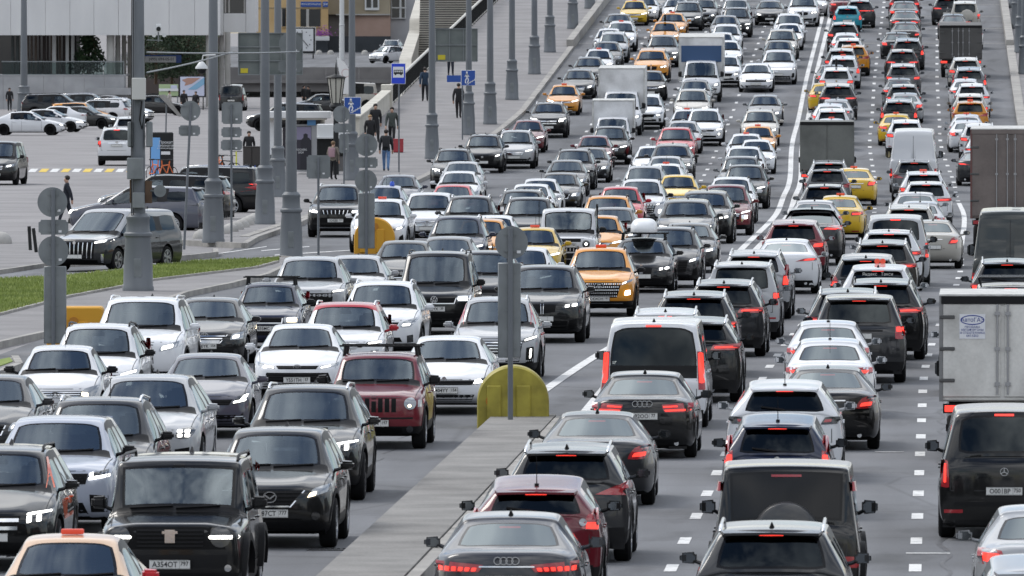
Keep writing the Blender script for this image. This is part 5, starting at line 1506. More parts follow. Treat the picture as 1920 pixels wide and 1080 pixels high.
# plaza kerbs, refuge and low kerb island by the crossing
pk = empty('plaza_kerb', (0, 0, 0)); tag(pk, kind='structure')
kerb_path(pk, [(-80, 523), (0, 513), (80, 501), (190, 497)], .18, .12)
poly_slab('plaza_pavement', [(-80, 523), (0, 513), (80, 501), (190, 497), (300, 491), (312, 480), (240, 470), (60, 455), (-80, 458)], -.1, .10, 'pavement', pk)
ri_ = empty('refuge_island', (0, 0, 0)); tag(ri_, kind='structure')
poly_slab('island_paving', [(296, 493), (405, 481), (404, 474), (360, 471), (300, 478)], -.1, .12, 'pavement', ri_)
kerb_path(ri_, [(296, 493), (405, 481), (404, 474)], .16, .15)
co = empty('corner_pavement', (0, 0, 0)); tag(co, kind='structure')
poly_slab('island_paving', [(312, 457), (458, 465), (480, 452), (560, 424), (600, 404), (520, 388), (480, 398), (375, 432), (330, 447)], -.1, .125, 'pavement', co)
kerb_path(co, [(330, 447), (312, 457), (458, 465), (480, 452), (560, 424), (590, 410)], .2, .16)
# crossing in white and yellow
for i in range(11):
    x = 52 + i * 20.5
    sh = poly_slab('crossing_stripe', [(x, 322), (x + 14, 322), (x + 20, 316), (x + 6, 316)], -.02, -.008, 'paint_white' if i % 2 == 0 else 'paint_yellow')
    sh.parent = side
for a in (((515, 478), (690, 467), 1.2), ((490, 470), (580, 462), 1.0), ((405, 476), (500, 462), 1.0)):
    (x0, y0), (x1, y1), t = a
    o = poly_slab('painted_line', [(x0, y0 + t), (x1, y1 + t), (x1, y1), (x0, y0)], -.01, .009, 'paint_white'); o.parent = side

# ---- lamp posts
_pole = {}
def pole_meshes(r):
    if r in _pole: return _pole[r]
    k = r / .17
    bm = bmesh.new(); lathe(bm, [(.36 * k, 0), (.36 * k, .10), (.34 * k, .14), (.33 * k, .8), (.285 * k, 1.42), (.29 * k, 1.44), (.33 * k, 1.48), (.33 * k, 1.54), (.28 * k, 1.58), (.265 * k, 1.66), (.26 * k, 1.9), (.275 * k, 1.93), (.275 * k, 1.99), (.20 * k, 2.08)], 24)
    bmesh.ops.recalc_face_normals(bm, faces=bm.faces)
    a = mesh_from(bm, 'pole_base', 'pole_paint', 35)
    bm = bmesh.new(); lathe(bm, [(r, 2.05), (r * .97, 3.6), (r * .975, 3.62), (r * .975, 3.66), (r * .96, 3.68), (r * .72, 11.5)], 20)
    bmesh.ops.recalc_face_normals(bm, faces=bm.faces)
    b = mesh_from(bm, 'pole_shaft', 'pole_paint', 35)
    bm = bmesh.new(); tube(bm, [(0, 0, 11.4), (.3, 0, 12.0), (1.2, 0, 12.3), (2.0, 0, 12.35)], .05, 8); bmesh.ops.recalc_face_normals(bm, faces=bm.faces)
    c = mesh_from(bm, 'lamp_arm', 'pole_paint', 50)
    bm = bmesh.new(); rbox(bm, (2.3, 0, 12.3), (.8, .3, .14), .05); d = mesh_from(bm, 'lamp_head', 'sign_back')
    bm = bmesh.new(); rbox(bm, (0, -.315 * k, .62), (.17 * k, .05, .5), .015); bbox(bm, (0, -.345 * k, .62), (.04, .02, .05))
    e = mesh_from(bm, 'access_door', 'sign_back')
    _pole[r] = (a, b, c, d, e); return _pole[r]
def pole(px, py, g, r, label, name='street_lamp', zadd=0.0):
    p = hit(px, py, zadd, g); p.z += zadd
    o = empty(name, p); tag(o, label, 'lamp post', 'grey lamp posts along the road')
    for nm, me in zip(('base', 'shaft', 'lamp_arm', 'lamp_head', 'access_door'), pole_meshes(r)): link(nm, me, o)
    return o
P1 = pole(259, 545, flat, .20, 'thick grey pole hung with boxes and loudspeaker on the grass island', 'utility_pole', .11)
pole(400, 455, flat, .175, 'grey lamp post on the corner kerb beside the stone hemispheres', zadd=.12)
pole(497, 421, flat, .175, 'grey lamp post left of the bus shelter, middle of three close together', zadd=.12)
pole(521, 371, flat, .165, 'grey lamp post with flared base in front of the bus shelter', zadd=.12)
pole(546, 487, flat, .175, 'grey lamp post at the tip of the grass island')
pole(660, 338, zroad, .155, 'grey lamp post carrying the nearer blue underpass sign', zadd=.13)
pole(810, 298, zroad, .16, 'grey lamp post right of the man in blue jeans', zadd=.13)
pole(879, 253, zroad, .15, 'grey lamp post behind the large sign board on the ramp', zadd=.13)
PC = pole(919, 233, zroad, .165, 'grey lamp post with cameras and a grey box on its shaft', zadd=.13)
for i, (x, y) in enumerate(((960, 187), (1002, 139), (1031, 98), (1074, 54), (1106, 16))):
    pole(x, y, zroad, .165, ['first', 'second', 'third', 'fourth', 'fifth'][i] + ' grey lamp post beyond the camera post up the left pavement', zadd=.13)
pole(45, 214, flat, .26, 'grey lamp post by the white building behind the parked cars')
for i, (x, y) in enumerate(((1921, 139), (1913, 99), (1906, 54), (1902, 15))):
    pole(x, y, zroad, .165, ['nearest', 'second', 'third', 'farthest'][i] + ' grey lamp post on the pavement at the upper right edge', zadd=.15)
# kit on the big pole
Y1 = P1.location.y - .28
def wb(bm, x0, y0, x1, y1, Y, d=.1, mi=0):
    a, b = at(x0, y1, Y), at(x1, y0, Y)
    bbox(bm, ((a.x + b.x) / 2, Y + d / 2, (a.z + b.z) / 2), (b.x - a.x, d, b.z - a.z), mi)
def wpart(name, parent, x0, y0, x1, y1, Y, d, mat, bev=.01):
    a, b = at(x0, y1, Y), at(x1, y0, Y)
    bm = bmesh.new(); rbox(bm, ((a.x + b.x) / 2, Y + d / 2, (a.z + b.z) / 2), (b.x - a.x, d, b.z - a.z), bev, 0, 1)
    o = link(name, mesh_from(bm, name, mat))
    if parent is not None:
        o.parent = parent
        o.matrix_parent_inverse = parent.matrix_basis.inverted()
    return o
def adopt(o, parent):
    o.parent = parent; o.matrix_parent_inverse = parent.matrix_basis.inverted(); return o
pbr('box_white', (.50, .50, .48), .5)
wpart('control_box', P1, 247, 146, 273, 187, Y1 - .15, .3, 'box_white', .015)
wpart('control_box', P1, 238, 296, 268, 336, Y1 - .15, .3, 'sign_back', .015)
wpart('control_box', P1, 249, 361, 271, 390, Y1 - .1, .22, 'sign_back', .015)
wpart('signal_back', P1, 239, 228, 249, 276, Y1 + .1, .2, 'sign_back', .03)
wpart('signal_back', P1, 274, 228, 286, 276, Y1 + .1, .2, 'sign_back', .03)
wpart('brown_plate', P1, 243, 337, 250, 380, Y1 + .2, .04, 'brick_brown', .005)
wpart('brown_plate', P1, 272, 339, 285, 381, Y1 + .2, .04, 'brick_brown', .005)
bm = bmesh.new(); c = at(300, 358, Y1); disc(bm, c, .165, .05, 24); disc(bm, (c.x, c.y - .03, c.z), .04, .04, 12); tube(bm, [c, (c.x - .25, c.y + .2, c.z)], .03, 6)
bmesh.ops.recalc_face_normals(bm, faces=bm.faces)
adopt(link('loudspeaker', mesh_from(bm, 'loudspeaker', 'sign_back', 40)), P1)
for dx in (-3, 0):
    bm = bmesh.new(); tube(bm, [at(250 + dx, 0 - 40, Y1 + .05), at(249 + dx, 300, Y1 + .05), at(250 + dx, 420, Y1 + .05)], .012, 5); bmesh.ops.recalc_face_normals(bm, faces=bm.faces)
    adopt(link('cable', mesh_from(bm, 'cable', 'trim')), P1)
bm = bmesh.new(); tube(bm, [at(266, 190, Y1), at(262, 225, Y1 - .05), at(266, 242, Y1), at(271, 215, Y1)], .025, 6); bmesh.ops.recalc_face_normals(bm, faces=bm.faces)
adopt(link('cable', mesh_from(bm, 'cable', 'trim', 60)), P1)
# surveillance camera with two spotlights on a bracket
cc_ = empty('surveillance_camera', at(297, 75, Y1)); tag(cc_, 'white surveillance camera with two small floodlights on a bracket', 'camera')
def cpart(nm, build_, mat, sm=40):
    bm = bmesh.new(); build_(bm); bmesh.ops.recalc_face_normals(bm, faces=bm.faces)
    return adopt(link(nm, mesh_from(bm, nm, mat, sm)), cc_)
a = at(297, 52, Y1)
cpart('housing', lambda bm: rbox(bm, (a.x, a.y, a.z), (.15, .34, .2), .03), 'frame_white')
cpart('lens', lambda bm: disc(bm, (a.x + .01, a.y - .175, a.z - .03), .06, .03, 16), 'iron_black')
for x in (289, 308): q = at(x, 66, Y1); cpart('floodlight', lambda bm: disc(bm, q, .055, .08, 14), 'frame_white')
cpart('bracket', lambda bm: (tube(bm, [at(276, 75, Y1), at(305, 76, Y1)], .015, 6), tube(bm, [at(297, 60, Y1), at(297, 78, Y1)], .02, 6)), 'sign_back')
# dome camera
dm = at(378, 126, Y1 + 60); dc = empty('dome_camera', dm); tag(dc, 'white dome camera hanging from a bracket by the columns', 'camera')
bm = bmesh.new(); lathe(bm, [(.05, .18), (.08, .16), (.2, 0), (.2, -.05)][::-1], 16); link('housing', mesh_from(bm, 'housing', 'frame_white', 40), dc)
bm = bmesh.new(); lathe(bm, [(.02, -.22), (.12, -.18), (.16, -.06)], 16); link('dome', mesh_from(bm, 'dome', 'iron_black', 50), dc)
bm = bmesh.new(); tube(bm, [(0, 0, .15), (.05, 0, .38), (.45, 0, .4)], .03, 6); link('bracket', mesh_from(bm, 'bracket', 'frame_white'), dc)
# span wires
for k, pts in enumerate(([(275, 98, 308), (560, 97, 348)], [(275, 136, 308), (435, 98, 330)])):
    bm = bmesh.new(); a, b = at(*pts[0]), at(*pts[1])
    tube(bm, [a.lerp(b, t) - Vector((0, 0, .15 * t * (1 - t))) for t in (0, .25, .5, .75, 1)], .025, 6); bmesh.ops.recalc_face_normals(bm, faces=bm.faces)
    tag(link('span_wire', mesh_from(bm, 'span_wire', 'sign_back', 60)), ['straight span wire from the big pole to the round sign', 'slanting span wire rising right from the big pole'][k], 'wire')

# ---- sign posts seen from behind; plates given in photo pixels
def sign(px, py, g, plates, label, r=.04, ptop=None, zadd=0.0, lean=0.0):
    p = hit(px, py, zadd, g); p.z += zadd
    Y = p.y
    root = empty('sign_post', p); tag(root, label, 'road sign', 'sign posts seen from behind')
    top = min(pl[2] - pl[4] / 2 for pl in plates) + 4 if ptop is None else ptop
    zt = at(px, top, Y).z - p.z
    bm = bmesh.new(); tube(bm, [(0, 0, -.05), (lean, 0, zt)], r, 10); bmesh.ops.recalc_face_normals(bm, faces=bm.faces)
    link('post', mesh_from(bm, 'post', 'pole_paint', 40), root)
    for sh, cx, cy, w_, h_ in plates:
        c = at(cx, cy, Y) - p; s = scale(Y); W_, H_ = w_ / s, h_ / s
        bm = bmesh.new()
        if sh == 'o': disc(bm, (c.x, .06, c.z), W_ / 2, .02, 32)
        elif sh == 'c': rbox(bm, (c.x, .12, c.z), (W_, .16, H_), .015, 0, 1)
        else:
            bbox(bm, (c.x, .06, c.z), (W_, .02, H_)); bmesh.ops.bevel(bm, geom=[e for e in bm.edges if abs(e.verts[0].co.y - e.verts[1].co.y) > .01], offset=min(.05, H_ * .15), segments=3, affect='EDGES')
        pl = link('sign_plate', mesh_from(bm, 'sign_plate', 'sign_back', 40), root)
        bm = bmesh.new()
        zs = (-.25, .25) if sh != 'c' else (-.4, 0, .4)
        for f in zs: bbox(bm, (0, .035, c.z + f * H_), (min(.22, W_ * .5), .03, .035))
        link('clamp', mesh_from(bm, 'clamp', 'sign_back'), pl)
        if W_ > .4:
            bm = bmesh.new(); bbox(bm, (c.x + W_ * .22, .045, c.z - H_ * .28), (.07, .004, .05)); link('maker_sticker', mesh_from(bm, 'maker_sticker', 'sign_white'), pl)
    return root
sign(100, 672, zroad, [('o', 98, 379, 56, 56), ('r', 100, 426, 56, 28), ('o', 100, 471, 57, 57), ('c', 103, 572, 42, 145)], 'sign post with two round plates and tall grey box, far left', .045)
sign(687, 481, zroad, [('o', 687, 272, 42, 42), ('r', 687, 305, 42, 20), ('o', 686, 339, 42, 42), ('c', 687, 414, 31, 104)], 'sign post with two round plates in front of the round yellow barrier', .045)
sign(957, 809, zroad, [('o', 959, 455, 62, 62), ('c', 955, 582, 43, 178)], 'rusty sign post with one round plate before the olive barrier', .048)
sign(597, 478, zroad, [('r', 597, 313, 44, 44)], 'slim sign post with one square plate left of the yellow barrier', .038)
sign(645, 346, zroad, [('o', 640, 214, 32, 32), ('r', 643, 240, 34, 17), ('r', 645, 269, 18, 36)], 'sign post with round plate over small rectangles near the bus shelter', .035, zadd=.13)
sign(345, 468, flat, [('o', 357, 208, 38, 38), ('r', 355, 245, 40, 20)], 'leaning sign post with round plate over a rectangle', .04, zadd=.12, lean=.22)
sign(434, 456, flat, [('r', 435, 212, 39, 41), ('r', 434, 248, 38, 19), ('r', 434, 272, 40, 20)], 'sign post with three rectangular plates one above another', .035, zadd=.12)
sign(545, 486, flat, [('o', 545, 82, 44, 44), ('r', 544, 124, 44, 22)], 'round plate and rectangle fixed high on the island tip post', .03)
def board(x0, y0, x1, y1, Y, label, cols, rows_):
    a, b = at(x0, y1, Y), at(x1, y0, Y)
    root = empty('direction_board', ((a.x + b.x) / 2, Y, a.z)); tag(root, label, 'sign board')
    wpart('panel', root, x0, y0, x1, y1, Y, .03, 'board_back', .005)
    for i in range(cols + 1):
        x = lerp(x0, x1, i / cols); wpart('rib', root, x - .8, y0, x + .8, y1, Y - .05, .045, 'sign_back', .003)
    for i in range(rows_ + 1):
        y = lerp(y0, y1, i / rows_); wpart('rib', root, x0, y - .8, x1, y + .8, Y - .09, .045, 'sign_back', .003)
    wpart('yellow_sticker', root, x0 + 4, y1 - 12, x0 + 18, y1 - 3, Y - .012, .006, 'sticker_yellow_', .001)
pbr('sticker_yellow_', (.50, .42, .02), .5)
board(447, 62, 567, 140, hit(497, 421, 0, flat).y - .3, 'large grey direction board seen from behind on the left lamp posts', 3, 3)
board(817, 54, 895, 115, hit(879, 253).y - .3, 'large grey direction board seen from behind above the ramp pavement', 3, 2)
# ---- blue signs facing us
def face_sign(px, py, g, cx, cy, w_, h_, label, kind, zadd=.13, post=True):
    p = hit(px, py, zadd, g); p.z += zadd; Y = p.y; s = scale(Y)
    root = empty('bus_stop_sign' if kind == 'bus' else 'underpass_sign', p); tag(root, label, 'road sign')
    c = at(cx, cy, Y) - p; W_, H_ = w_ / s, h_ / s
    if post:
        bm = bmesh.new(); tube(bm, [(0, 0, -.05), (0, 0, c.z)], .035, 10); bmesh.ops.recalc_face_normals(bm, faces=bm.faces); link('post', mesh_from(bm, 'post', 'pole_paint', 40), root)
    bm = bmesh.new(); rbox(bm, (c.x, -.06, c.z), (W_, .03, H_), .012, 0, 1); link('border', mesh_from(bm, 'border', 'sign_white'), root)
    bm = bmesh.new(); bbox(bm, (c.x, -.079, c.z), (W_ * .94, .012, H_ * .955)); link('panel', mesh_from(bm, 'panel', 'sign_blue_bright' if kind == 'bus' else 'sign_blue'), root)
    def poly(nm, pts, mat, dy):
        bm = bmesh.new(); bm.faces.new([bm.verts.new((c.x + x * W_, -.079 - dy, c.z + z * H_)) for x, z in pts]); return link(nm, mesh_from(bm, nm, mat), root)
    if kind == 'bus':
        poly('white_field', [(-.38, -.19), (.38, -.19), (.38, .33), (-.38, .33)], 'sign_white', .008)
        bm = bmesh.new()
        def q(x0, x1, z0, z1, m=0): bm.faces.new([bm.verts.new((c.x + x * W_, -.091, c.z + z * H_)) for x, z in ((x0, z0), (x1, z0), (x1, z1), (x0, z1))])
        q(-.32, .32, -.02, .07); q(-.32, .30, .15, .18)
        for x in (-.32, -.18, -.04, .10, .24): q(x, x + .05, .07, .15)
        for x in (-.2, .18): disc(bm, (c.x + x * W_, -.09, c.z - .03 * H_), .05 * W_ * 1.4, .004, 12)
        link('bus_pictogram', mesh_from(bm, 'bus_pictogram', 'ink'), root)
    else:
        bm = bmesh.new()
        def bar(x0, z0, x1, z1, t):
            a, b = Vector((x0 * W_, 0, z0 * H_)), Vector((x1 * W_, 0, z1 * H_)); u = (b - a).normalized(); nrm = Vector((-u.z, 0, u.x)) * t * W_
            bm.faces.new([bm.verts.new((c.x + v.x, -.09, c.z + v.z)) for v in (a - nrm, b - nrm, b + nrm, a + nrm)])
        disc(bm, (c.x - .1 * W_, -.088, c.z + .36 * H_), .065 * W_, .006, 14)
        for b_ in ((-.1, .28, -.08, .0, .07), (-.1, .24, -.24, .08, .03), (-.08, .22, .06, .08, .03), (-.1, .02, -.2, -.18, .04), (-.2, -.18, -.18, -.36, .035), (-.06, .02, .02, -.14, .04), (.02, -.14, -.06, -.32, .035)): bar(*b_)
        for i in range(4): bar(-.12 + i * .14, -.40 + i * .08, .02 + i * .14, -.40 + i * .08, .025); bar(.02 + i * .14, -.42 + i * .08, .02 + i * .14, -.30 + i * .08, .025)
        link('walker_pictogram', mesh_from(bm, 'walker_pictogram', 'sign_white'), root)
    return root, c, W_, H_
face_sign(748, 323, zroad, 747, 138, 27, 39, 'blue bus stop sign on a thin post by the ramp pavement', 'bus')
face_sign(660, 340, zroad, 661, 198, 32, 32, 'blue underpass sign with walking figure on the nearer lamp post', 'man', post=False)
rt, c_, W_, H_ = face_sign(867, 262, zroad, 878, 146, 27, 29, 'blue underpass sign on a thin post farther up the pavement', 'man')
bm = bmesh.new(); bbox(bm, (c_.x - .68, -.06, c_.z - .04), (.66, .03, .32)); link('name_plate', mesh_from(bm, 'name_plate', 'sign_blue'), rt)
# ---- crash barriers
def barrier(px, py, w_, h_, top, mat, label, d=1.0, hole=None):
    p = hit(px, py); root = empty('crash_barrier', p); tag(root, label, 'barrier')
    bm = bmesh.new(); n = 20; prof = []
    rr = w_ * .5 if top == 'round' else .08
    zc = h_ - rr
    prof = [(-w_ / 2, 0)] + [(-(w_ / 2 - rr) + rr * math.cos(math.pi - math.pi / 2 * i / n), zc + rr * math.sin(math.pi - math.pi / 2 * i / n)) for i in range(n + 1)] + [((w_ / 2 - rr) + rr * math.cos(math.pi / 2 - math.pi / 2 * i / n), zc + rr * math.sin(math.pi / 2 - math.pi / 2 * i / n)) for i in range(n + 1)] + [(w_ / 2, 0)]
    rings = []
    for y, k in ((0, .97), (.04, 1), (d - .04, 1), (d, .97)): rings.append([bm.verts.new((x * k, y, z * k)) for x, z in prof])
    for a, b in zip(rings, rings[1:]):
        for i in range(len(prof) - 1): bm.faces.new((a[i], a[i + 1], b[i + 1], b[i]))
        bm.faces.new((a[-1], a[0], b[0], b[-1]))
    bm.faces.new(rings[0]); bm.faces.new(rings[-1][::-1])
    bmesh.ops.remove_doubles(bm, verts=bm.verts, dist=.001)
    bmesh.ops.recalc_face_normals(bm, faces=bm.faces)
    link('shell', mesh_from(bm, 'shell', mat, 40), root)
    for x in (-.22, .12):
        bm = bmesh.new(); rbox(bm, (x * w_ * 1.2, -.02, h_ * .36), (w_ * .2, .06, h_ * .66), .02, 0, 1); link('rib', mesh_from(bm, 'rib', mat), root)
    if hole:
        bm = bmesh.new(); disc(bm, (hole[0], -.015, hole[1]), hole[2], .05, 20); link('filler_cap', mesh_from(bm, 'filler_cap', pbr('cap_amber', (.42, .17, .012), .5), 40), root)
    return root
barrier(962, 803, 1.32, 1.14, 'round', 'barrier_olive', 'olive-yellow rounded crash barrier at the end of the concrete median', hole=(-.4, .5, .1))
barrier(702, 476, 1.28, 1.13, 'round', 'barrier_yellow', 'orange-yellow round crash barrier behind the sign post', hole=(.02, .86, .11))
barrier(140, 664, 1.25, 1.05, 'flat', 'barrier_yellow', 'orange-yellow crash barrier with flat top at far left', hole=(-.02, .72, .11))
# ---- stone hemispheres, thin posts
for i, (x, y, r) in enumerate(((2, 457, .36), (378, 449, .30), (420, 440, .28), (432, 436, .28), (443, 432, .28), (453, 428, .28), (462, 424, .28), (470, 420, .28), (478, 416, .28))):
    p = hit(x, y, .1, flat); bm = bmesh.new()
    lathe(bm, [(r, 0), (r, .05)] + [(r * math.cos(t), .05 + r * .95 * math.sin(t)) for t in (.3, .6, .9, 1.2, 1.45)], 20, (p.x, p.y, .10)); bmesh.ops.recalc_face_normals(bm, faces=bm.faces)
    lab = 'lone stone hemisphere bollard at the left edge' if i == 0 else ('stone hemisphere bollard just left of the corner lamp post' if i == 1 else ['nearest', 'second', 'third', 'fourth', 'fifth', 'sixth', 'farthest'][i - 2] + ' stone hemisphere in the row right of the corner lamp post')
    tag(link('hemisphere_bollard', mesh_from(bm, 'hemisphere_bollard', 'column_stone', 60)), lab, 'bollard', 'stone hemisphere bollards')
for i, (x, y, l) in enumerate(((57, 469, -.04), (68, 473, -.09))):
    p = hit(x, y, .1, flat); bm = bmesh.new(); tube(bm, [(p.x, p.y, .1), (p.x + l, p.y, .85)], .055, 10); tube(bm, [(p.x + l * .78, p.y, .70), (p.x + l * .9, p.y, .78)], .058, 10); bmesh.ops.recalc_face_normals(bm, faces=bm.faces)
    tag(link('delineator_post', mesh_from(bm, 'delineator_post', 'iron_black', 40)), ['left', 'right'][i] + ' of two leaning dark posts beside the side street', 'bollard', 'leaning dark posts')

# ---- ramp parapet, railing, stair
pw = empty('ramp_parapet_wall', (vx(-6.3, 545), 545, 0)); tag(pw, 'cream stone parapet wall at the foot of the ramp railing', 'wall')
adopt(strip('wall_block', -6.55, -6.2, 543, 573, 1.0, 3, 'cream_stone', skirt=0, thick=1.6), pw)
adopt(strip('coping', -6.62, -6.13, 542.8, 573.2, 1.09, 3, 'cream_stone', skirt=0, thick=.085), pw)
adopt(strip('end_pier', -6.65, -6.1, 573.3, 574.2, 1.35, 1, 'cream_stone', skirt=0, thick=1.9), pw)
rl = empty('ramp_railing', (vx(-6.35, 575), 575, zroad(575))); tag(rl, 'dark iron railing with light handrail along the ramp pavement', 'railing')
y = 574.5; panel = None
while y < 790:
    e = y + 3.0
    bm = bmesh.new()
    k = 0
    while y + k * .16 < e - .05:
        yy = y + .08 + k * .16; z = zroad(yy)
        bbox(bm, (vx(-6.35, yy), yy, z + .62), (.03, .03, .86)); k += 1
    o = link('railing_panel', mesh_from(bm, 'railing_panel', 'iron_black')); adopt(o, rl) if False else setattr(o, 'parent', rl)
    o.matrix_parent_inverse = Matrix.Translation(-rl.location)
    bm = bmesh.new(); z = zroad(y); bbox(bm, (vx(-6.35, y), y, z + .62), (.09, .09, 1.0)); o = link('post', mesh_from(bm, 'post', 'iron_black'), rl); o.matrix_parent_inverse = Matrix.Translation(-rl.location)
    bm = bmesh.new()
    a, b = Vector((vx(-6.35, y), y, zroad(y) + 1.14)), Vector((vx(-6.35, e), e, zroad(e) + 1.14))
    tube(bm, [a, b], .075, 8); tube(bm, [a - Vector((0, 0, .95)), b - Vector((0, 0, .95))], .03, 6); bmesh.ops.recalc_face_normals(bm, faces=bm.faces)
    o = link('handrail', mesh_from(bm, 'handrail', 'handrail_light', 50), rl); o.matrix_parent_inverse = Matrix.Translation(-rl.location)
    y = e
stc = empty('stair_cheek_wall', (-6.5, 650, 0)); tag(stc, 'cream stone cheek wall sloping up beside the stair', 'wall')
bm = bmesh.new()
prof = [(640, 2.55), (700, 4.0), (702, 4.6), (770, 6.2), (772, 6.9), (850, 9.2)]
f = [[bm.verts.new((x, y, z)) for y, z in prof] + [bm.verts.new((x, 850, -.1)), bm.verts.new((x, 640, -.1))] for x in (-6.95, -6.2)]
bm.faces.new(f[0]); bm.faces.new(f[1][::-1])
for i in range(8): bm.faces.new((f[0][i], f[0][(i + 1) % 8], f[1][(i + 1) % 8], f[1][i]))
bmesh.ops.recalc_face_normals(bm, faces=bm.faces)
adopt(link('wall_block', mesh_from(bm, 'wall_block', 'cream_stone')), stc)
st = empty('stone_stair', (-4, 760, 0)); tag(st, 'wide stone stair climbing to the bridge behind the railing', 'stair')
z = 3.2; yy = 752.0
for i in range(44):
    dep = .36 if i not in (12, 26) else 2.2
    bm = bmesh.new(); bbox(bm, (-2.2, yy + 2.0, z / 2), (8.0, 4.0, z)); bbox(bm, (-2.2, yy - .01, z - .025), (8.02, .06, .055), 1)
    adopt(link('step', mesh_from(bm, 'step', ['stair_dark', 'cream_stone'])), st)
    yy += dep; z += .155

# ---- white building at the back left (stands at Y = 870 on the plaza)
YB = 872.0
wbld = empty('white_building', at(100, 205, YB)); tag(wbld, 'white panelled building raised on columns over a dark glazed ground floor', 'building')
def bp_(nm, x0, y0, x1, y1, Y, d, mat, bev=.01): return wpart(nm, wbld, x0, y0, x1, y1, Y, d, mat, bev)
xs = [-70, -25, 20, 85, 131, 176, 222, 268, 317, 365, 413]
for a, b in zip(xs, xs[1:]): bp_('facade_panel', a + .3, -130, b - .3, 66, YB, .6, 'facade_white', .004)
bp_('soffit_core', -70, -130, 413, 64, YB + .5, 12, 'facade_white')
for a, b in ((413, 419), (461, 480)): bp_('facade_panel', a + .3, -130, b - .3, 62 if a > 420 else 66, YB + 4, .6, 'facade_white', .004)
bp_('facade_panel', 419.3, 25, 460.7, 61, YB + 4, .6, 'facade_white', .004)
bp_('facade_panel', 419.3, -130, 460.7, -30, YB + 4, .6, 'facade_white', .004)
wf = bp_('window', 420, -30, 460, 25, YB + 4.3, .1, 'dark_glass')
for x in (421, 428, 457): bp_('window_frame', x, -30, x + 3, 24, YB + 4.1, .15, 'column_stone')
bp_('back_core', 413, -130, 480, 60, YB + 4.8, 8, 'facade_white')
bp_('glazing', -70, 64, 150, 145, YB + 6, .1, 'dark_glass')
random.seed(3)
for i in range(13):
    x = 50 + i * 7.5; 
    if x < 140: bp_('curtain', x, 66, x + random.uniform(3, 6), 143, YB + 5.8, .1, random.choice(('curtain', 'curtain', 'curtain2')))
for x, w_ in ((98, 7), (123, 6), (133.5, 6)): bp_('white_mullion', x, 64, x + w_, 142, YB + 4, .3, 'facade_white')
for x in (21, 30): bp_('mullion', x, 64, x + 5, 142, YB + 5.7, .12, pbr('mullion_green', (.05, .06, .06), .5))
for x, w_, dz in ((200, 15, 0), (216, 10, 3), (228, 9, 5), (239, 9, 7), (386, 13, 0), (411, 9, 4), (421, 11, 2)):
    a, b = at(x, 200, YB + 1 + dz), at(x + w_, 60, YB + 1 + dz)
    bm = bmesh.new(); lathe(bm, [((b.x - a.x) / 2, 0), ((b.x - a.x) / 2, b.z - a.z)], 18, ((a.x + b.x) / 2, YB + 1 + dz, a.z)); bmesh.ops.recalc_face_normals(bm, faces=bm.faces)
    adopt(link('column', mesh_from(bm, 'column', 'column_stone', 40)), wbld)
bp_('terrace_floor', -70, 140, 235, 143, YB - 4, 11, 'stone_cladding')
for i, x in enumerate(range(-70, 236, 38)): bp_('terrace_stone', x + .3, 142, min(x + 38, 236) - .3, 206, YB - 4, .4, 'stone_cladding', .006)
bp_('low_wall', 165, 165, 246, 178, YB - 4.6, .5, 'stone_cladding')
glass_mat('balustrade_glass', (.55, .62, .60), 1.5)
for i, x in enumerate(range(4, 230, 38)): bp_('balustrade_pane', x + .4, 117, min(x + 38, 232) - .4, 142, YB - 3.9, .03, 'balustrade_glass', .002)
bp_('balustrade_rail', 3, 114.5, 233, 116.5, YB - 3.95, .08, 'sign_back')
bp_('balustrade_rail', 231, 116, 233, 142, YB - 3.95, .08, 'sign_back')
# ---- trees
def tree(px, py, Y, h, r, label, dark, n=900, conifer=False, bare=False):
    p = at(px, py, Y); root = empty('spruce_tree' if conifer else 'tree', p); tag(root, label, 'tree')
    bm = bmesh.new(); tube(bm, [(0, 0, 0), (.05, 0, h * .4), (0, .05, h * .95)], [.14, .1, .03], 8)
    for i in range(14):
        a = random.uniform(0, 6.28); z0 = h * random.uniform(.3, .85); l = r * random.uniform(.6, 1.0) * (1 - .6 * (z0 / h if conifer else 0))
        tube(bm, [(0, 0, z0), (math.cos(a) * l * .6, math.sin(a) * l * .6, z0 + l * .3), (math.cos(a) * l, math.sin(a) * l, z0 + (l * .7 if not conifer else -.1))], [.05, .03, .012], 5)
    bmesh.ops.recalc_face_normals(bm, faces=bm.faces)
    link('trunk', mesh_from(bm, 'trunk', 'brick_brown', 60), root)
    V, F = [], []
    cl = [(random.uniform(0, 6.28), random.random() ** .5, random.uniform(.12, 1)) for _ in range(60)]
    for i in range(n):
        a, q, zz_ = random.choice(cl)
        rad = r * q * ((1.05 - zz_) if conifer else math.sin(math.pi * min(1, zz_ * .9 + .1)) ** .6)
        c = Vector((math.cos(a) * rad, math.sin(a) * rad, h * zz_)) + Vector((random.gauss(0, .18 * r), random.gauss(0, .18 * r), random.gauss(0, .10 * h * .6)))
        u = Vector((random.gauss(0, 1), random.gauss(0, 1), random.gauss(0, 1))).normalized() * random.uniform(.06, .14); v = u.orthogonal().normalized() * random.uniform(.05, .1)
        k = len(V); V += [c - u - v, c + u - v * .3, c + u * .9 + v, c - u * .5 + v]; F.append((k, k + 1, k + 2, k + 3))
    me = bpy.data.meshes.new('crown'); me.from_pydata(V, [], F)
    me.materials.append(noisy('foliage_dark', (.012, .03, .012), (.03, .06, .02), 1.2, 5, .7) if dark else noisy('foliage_olive', (.035, .045, .02), (.075, .085, .035), 1.2, 5, .7))
    link('crown', me, root)
tree(166, 145, YB + 3, 3.4, 1.5, 'dark spruce on the terrace under the white building', True, 2200, True)
tree(292, 158, YB + 20, 5.0, 2.2, 'dark tree beside the blue banner behind the columns', True, 2200)
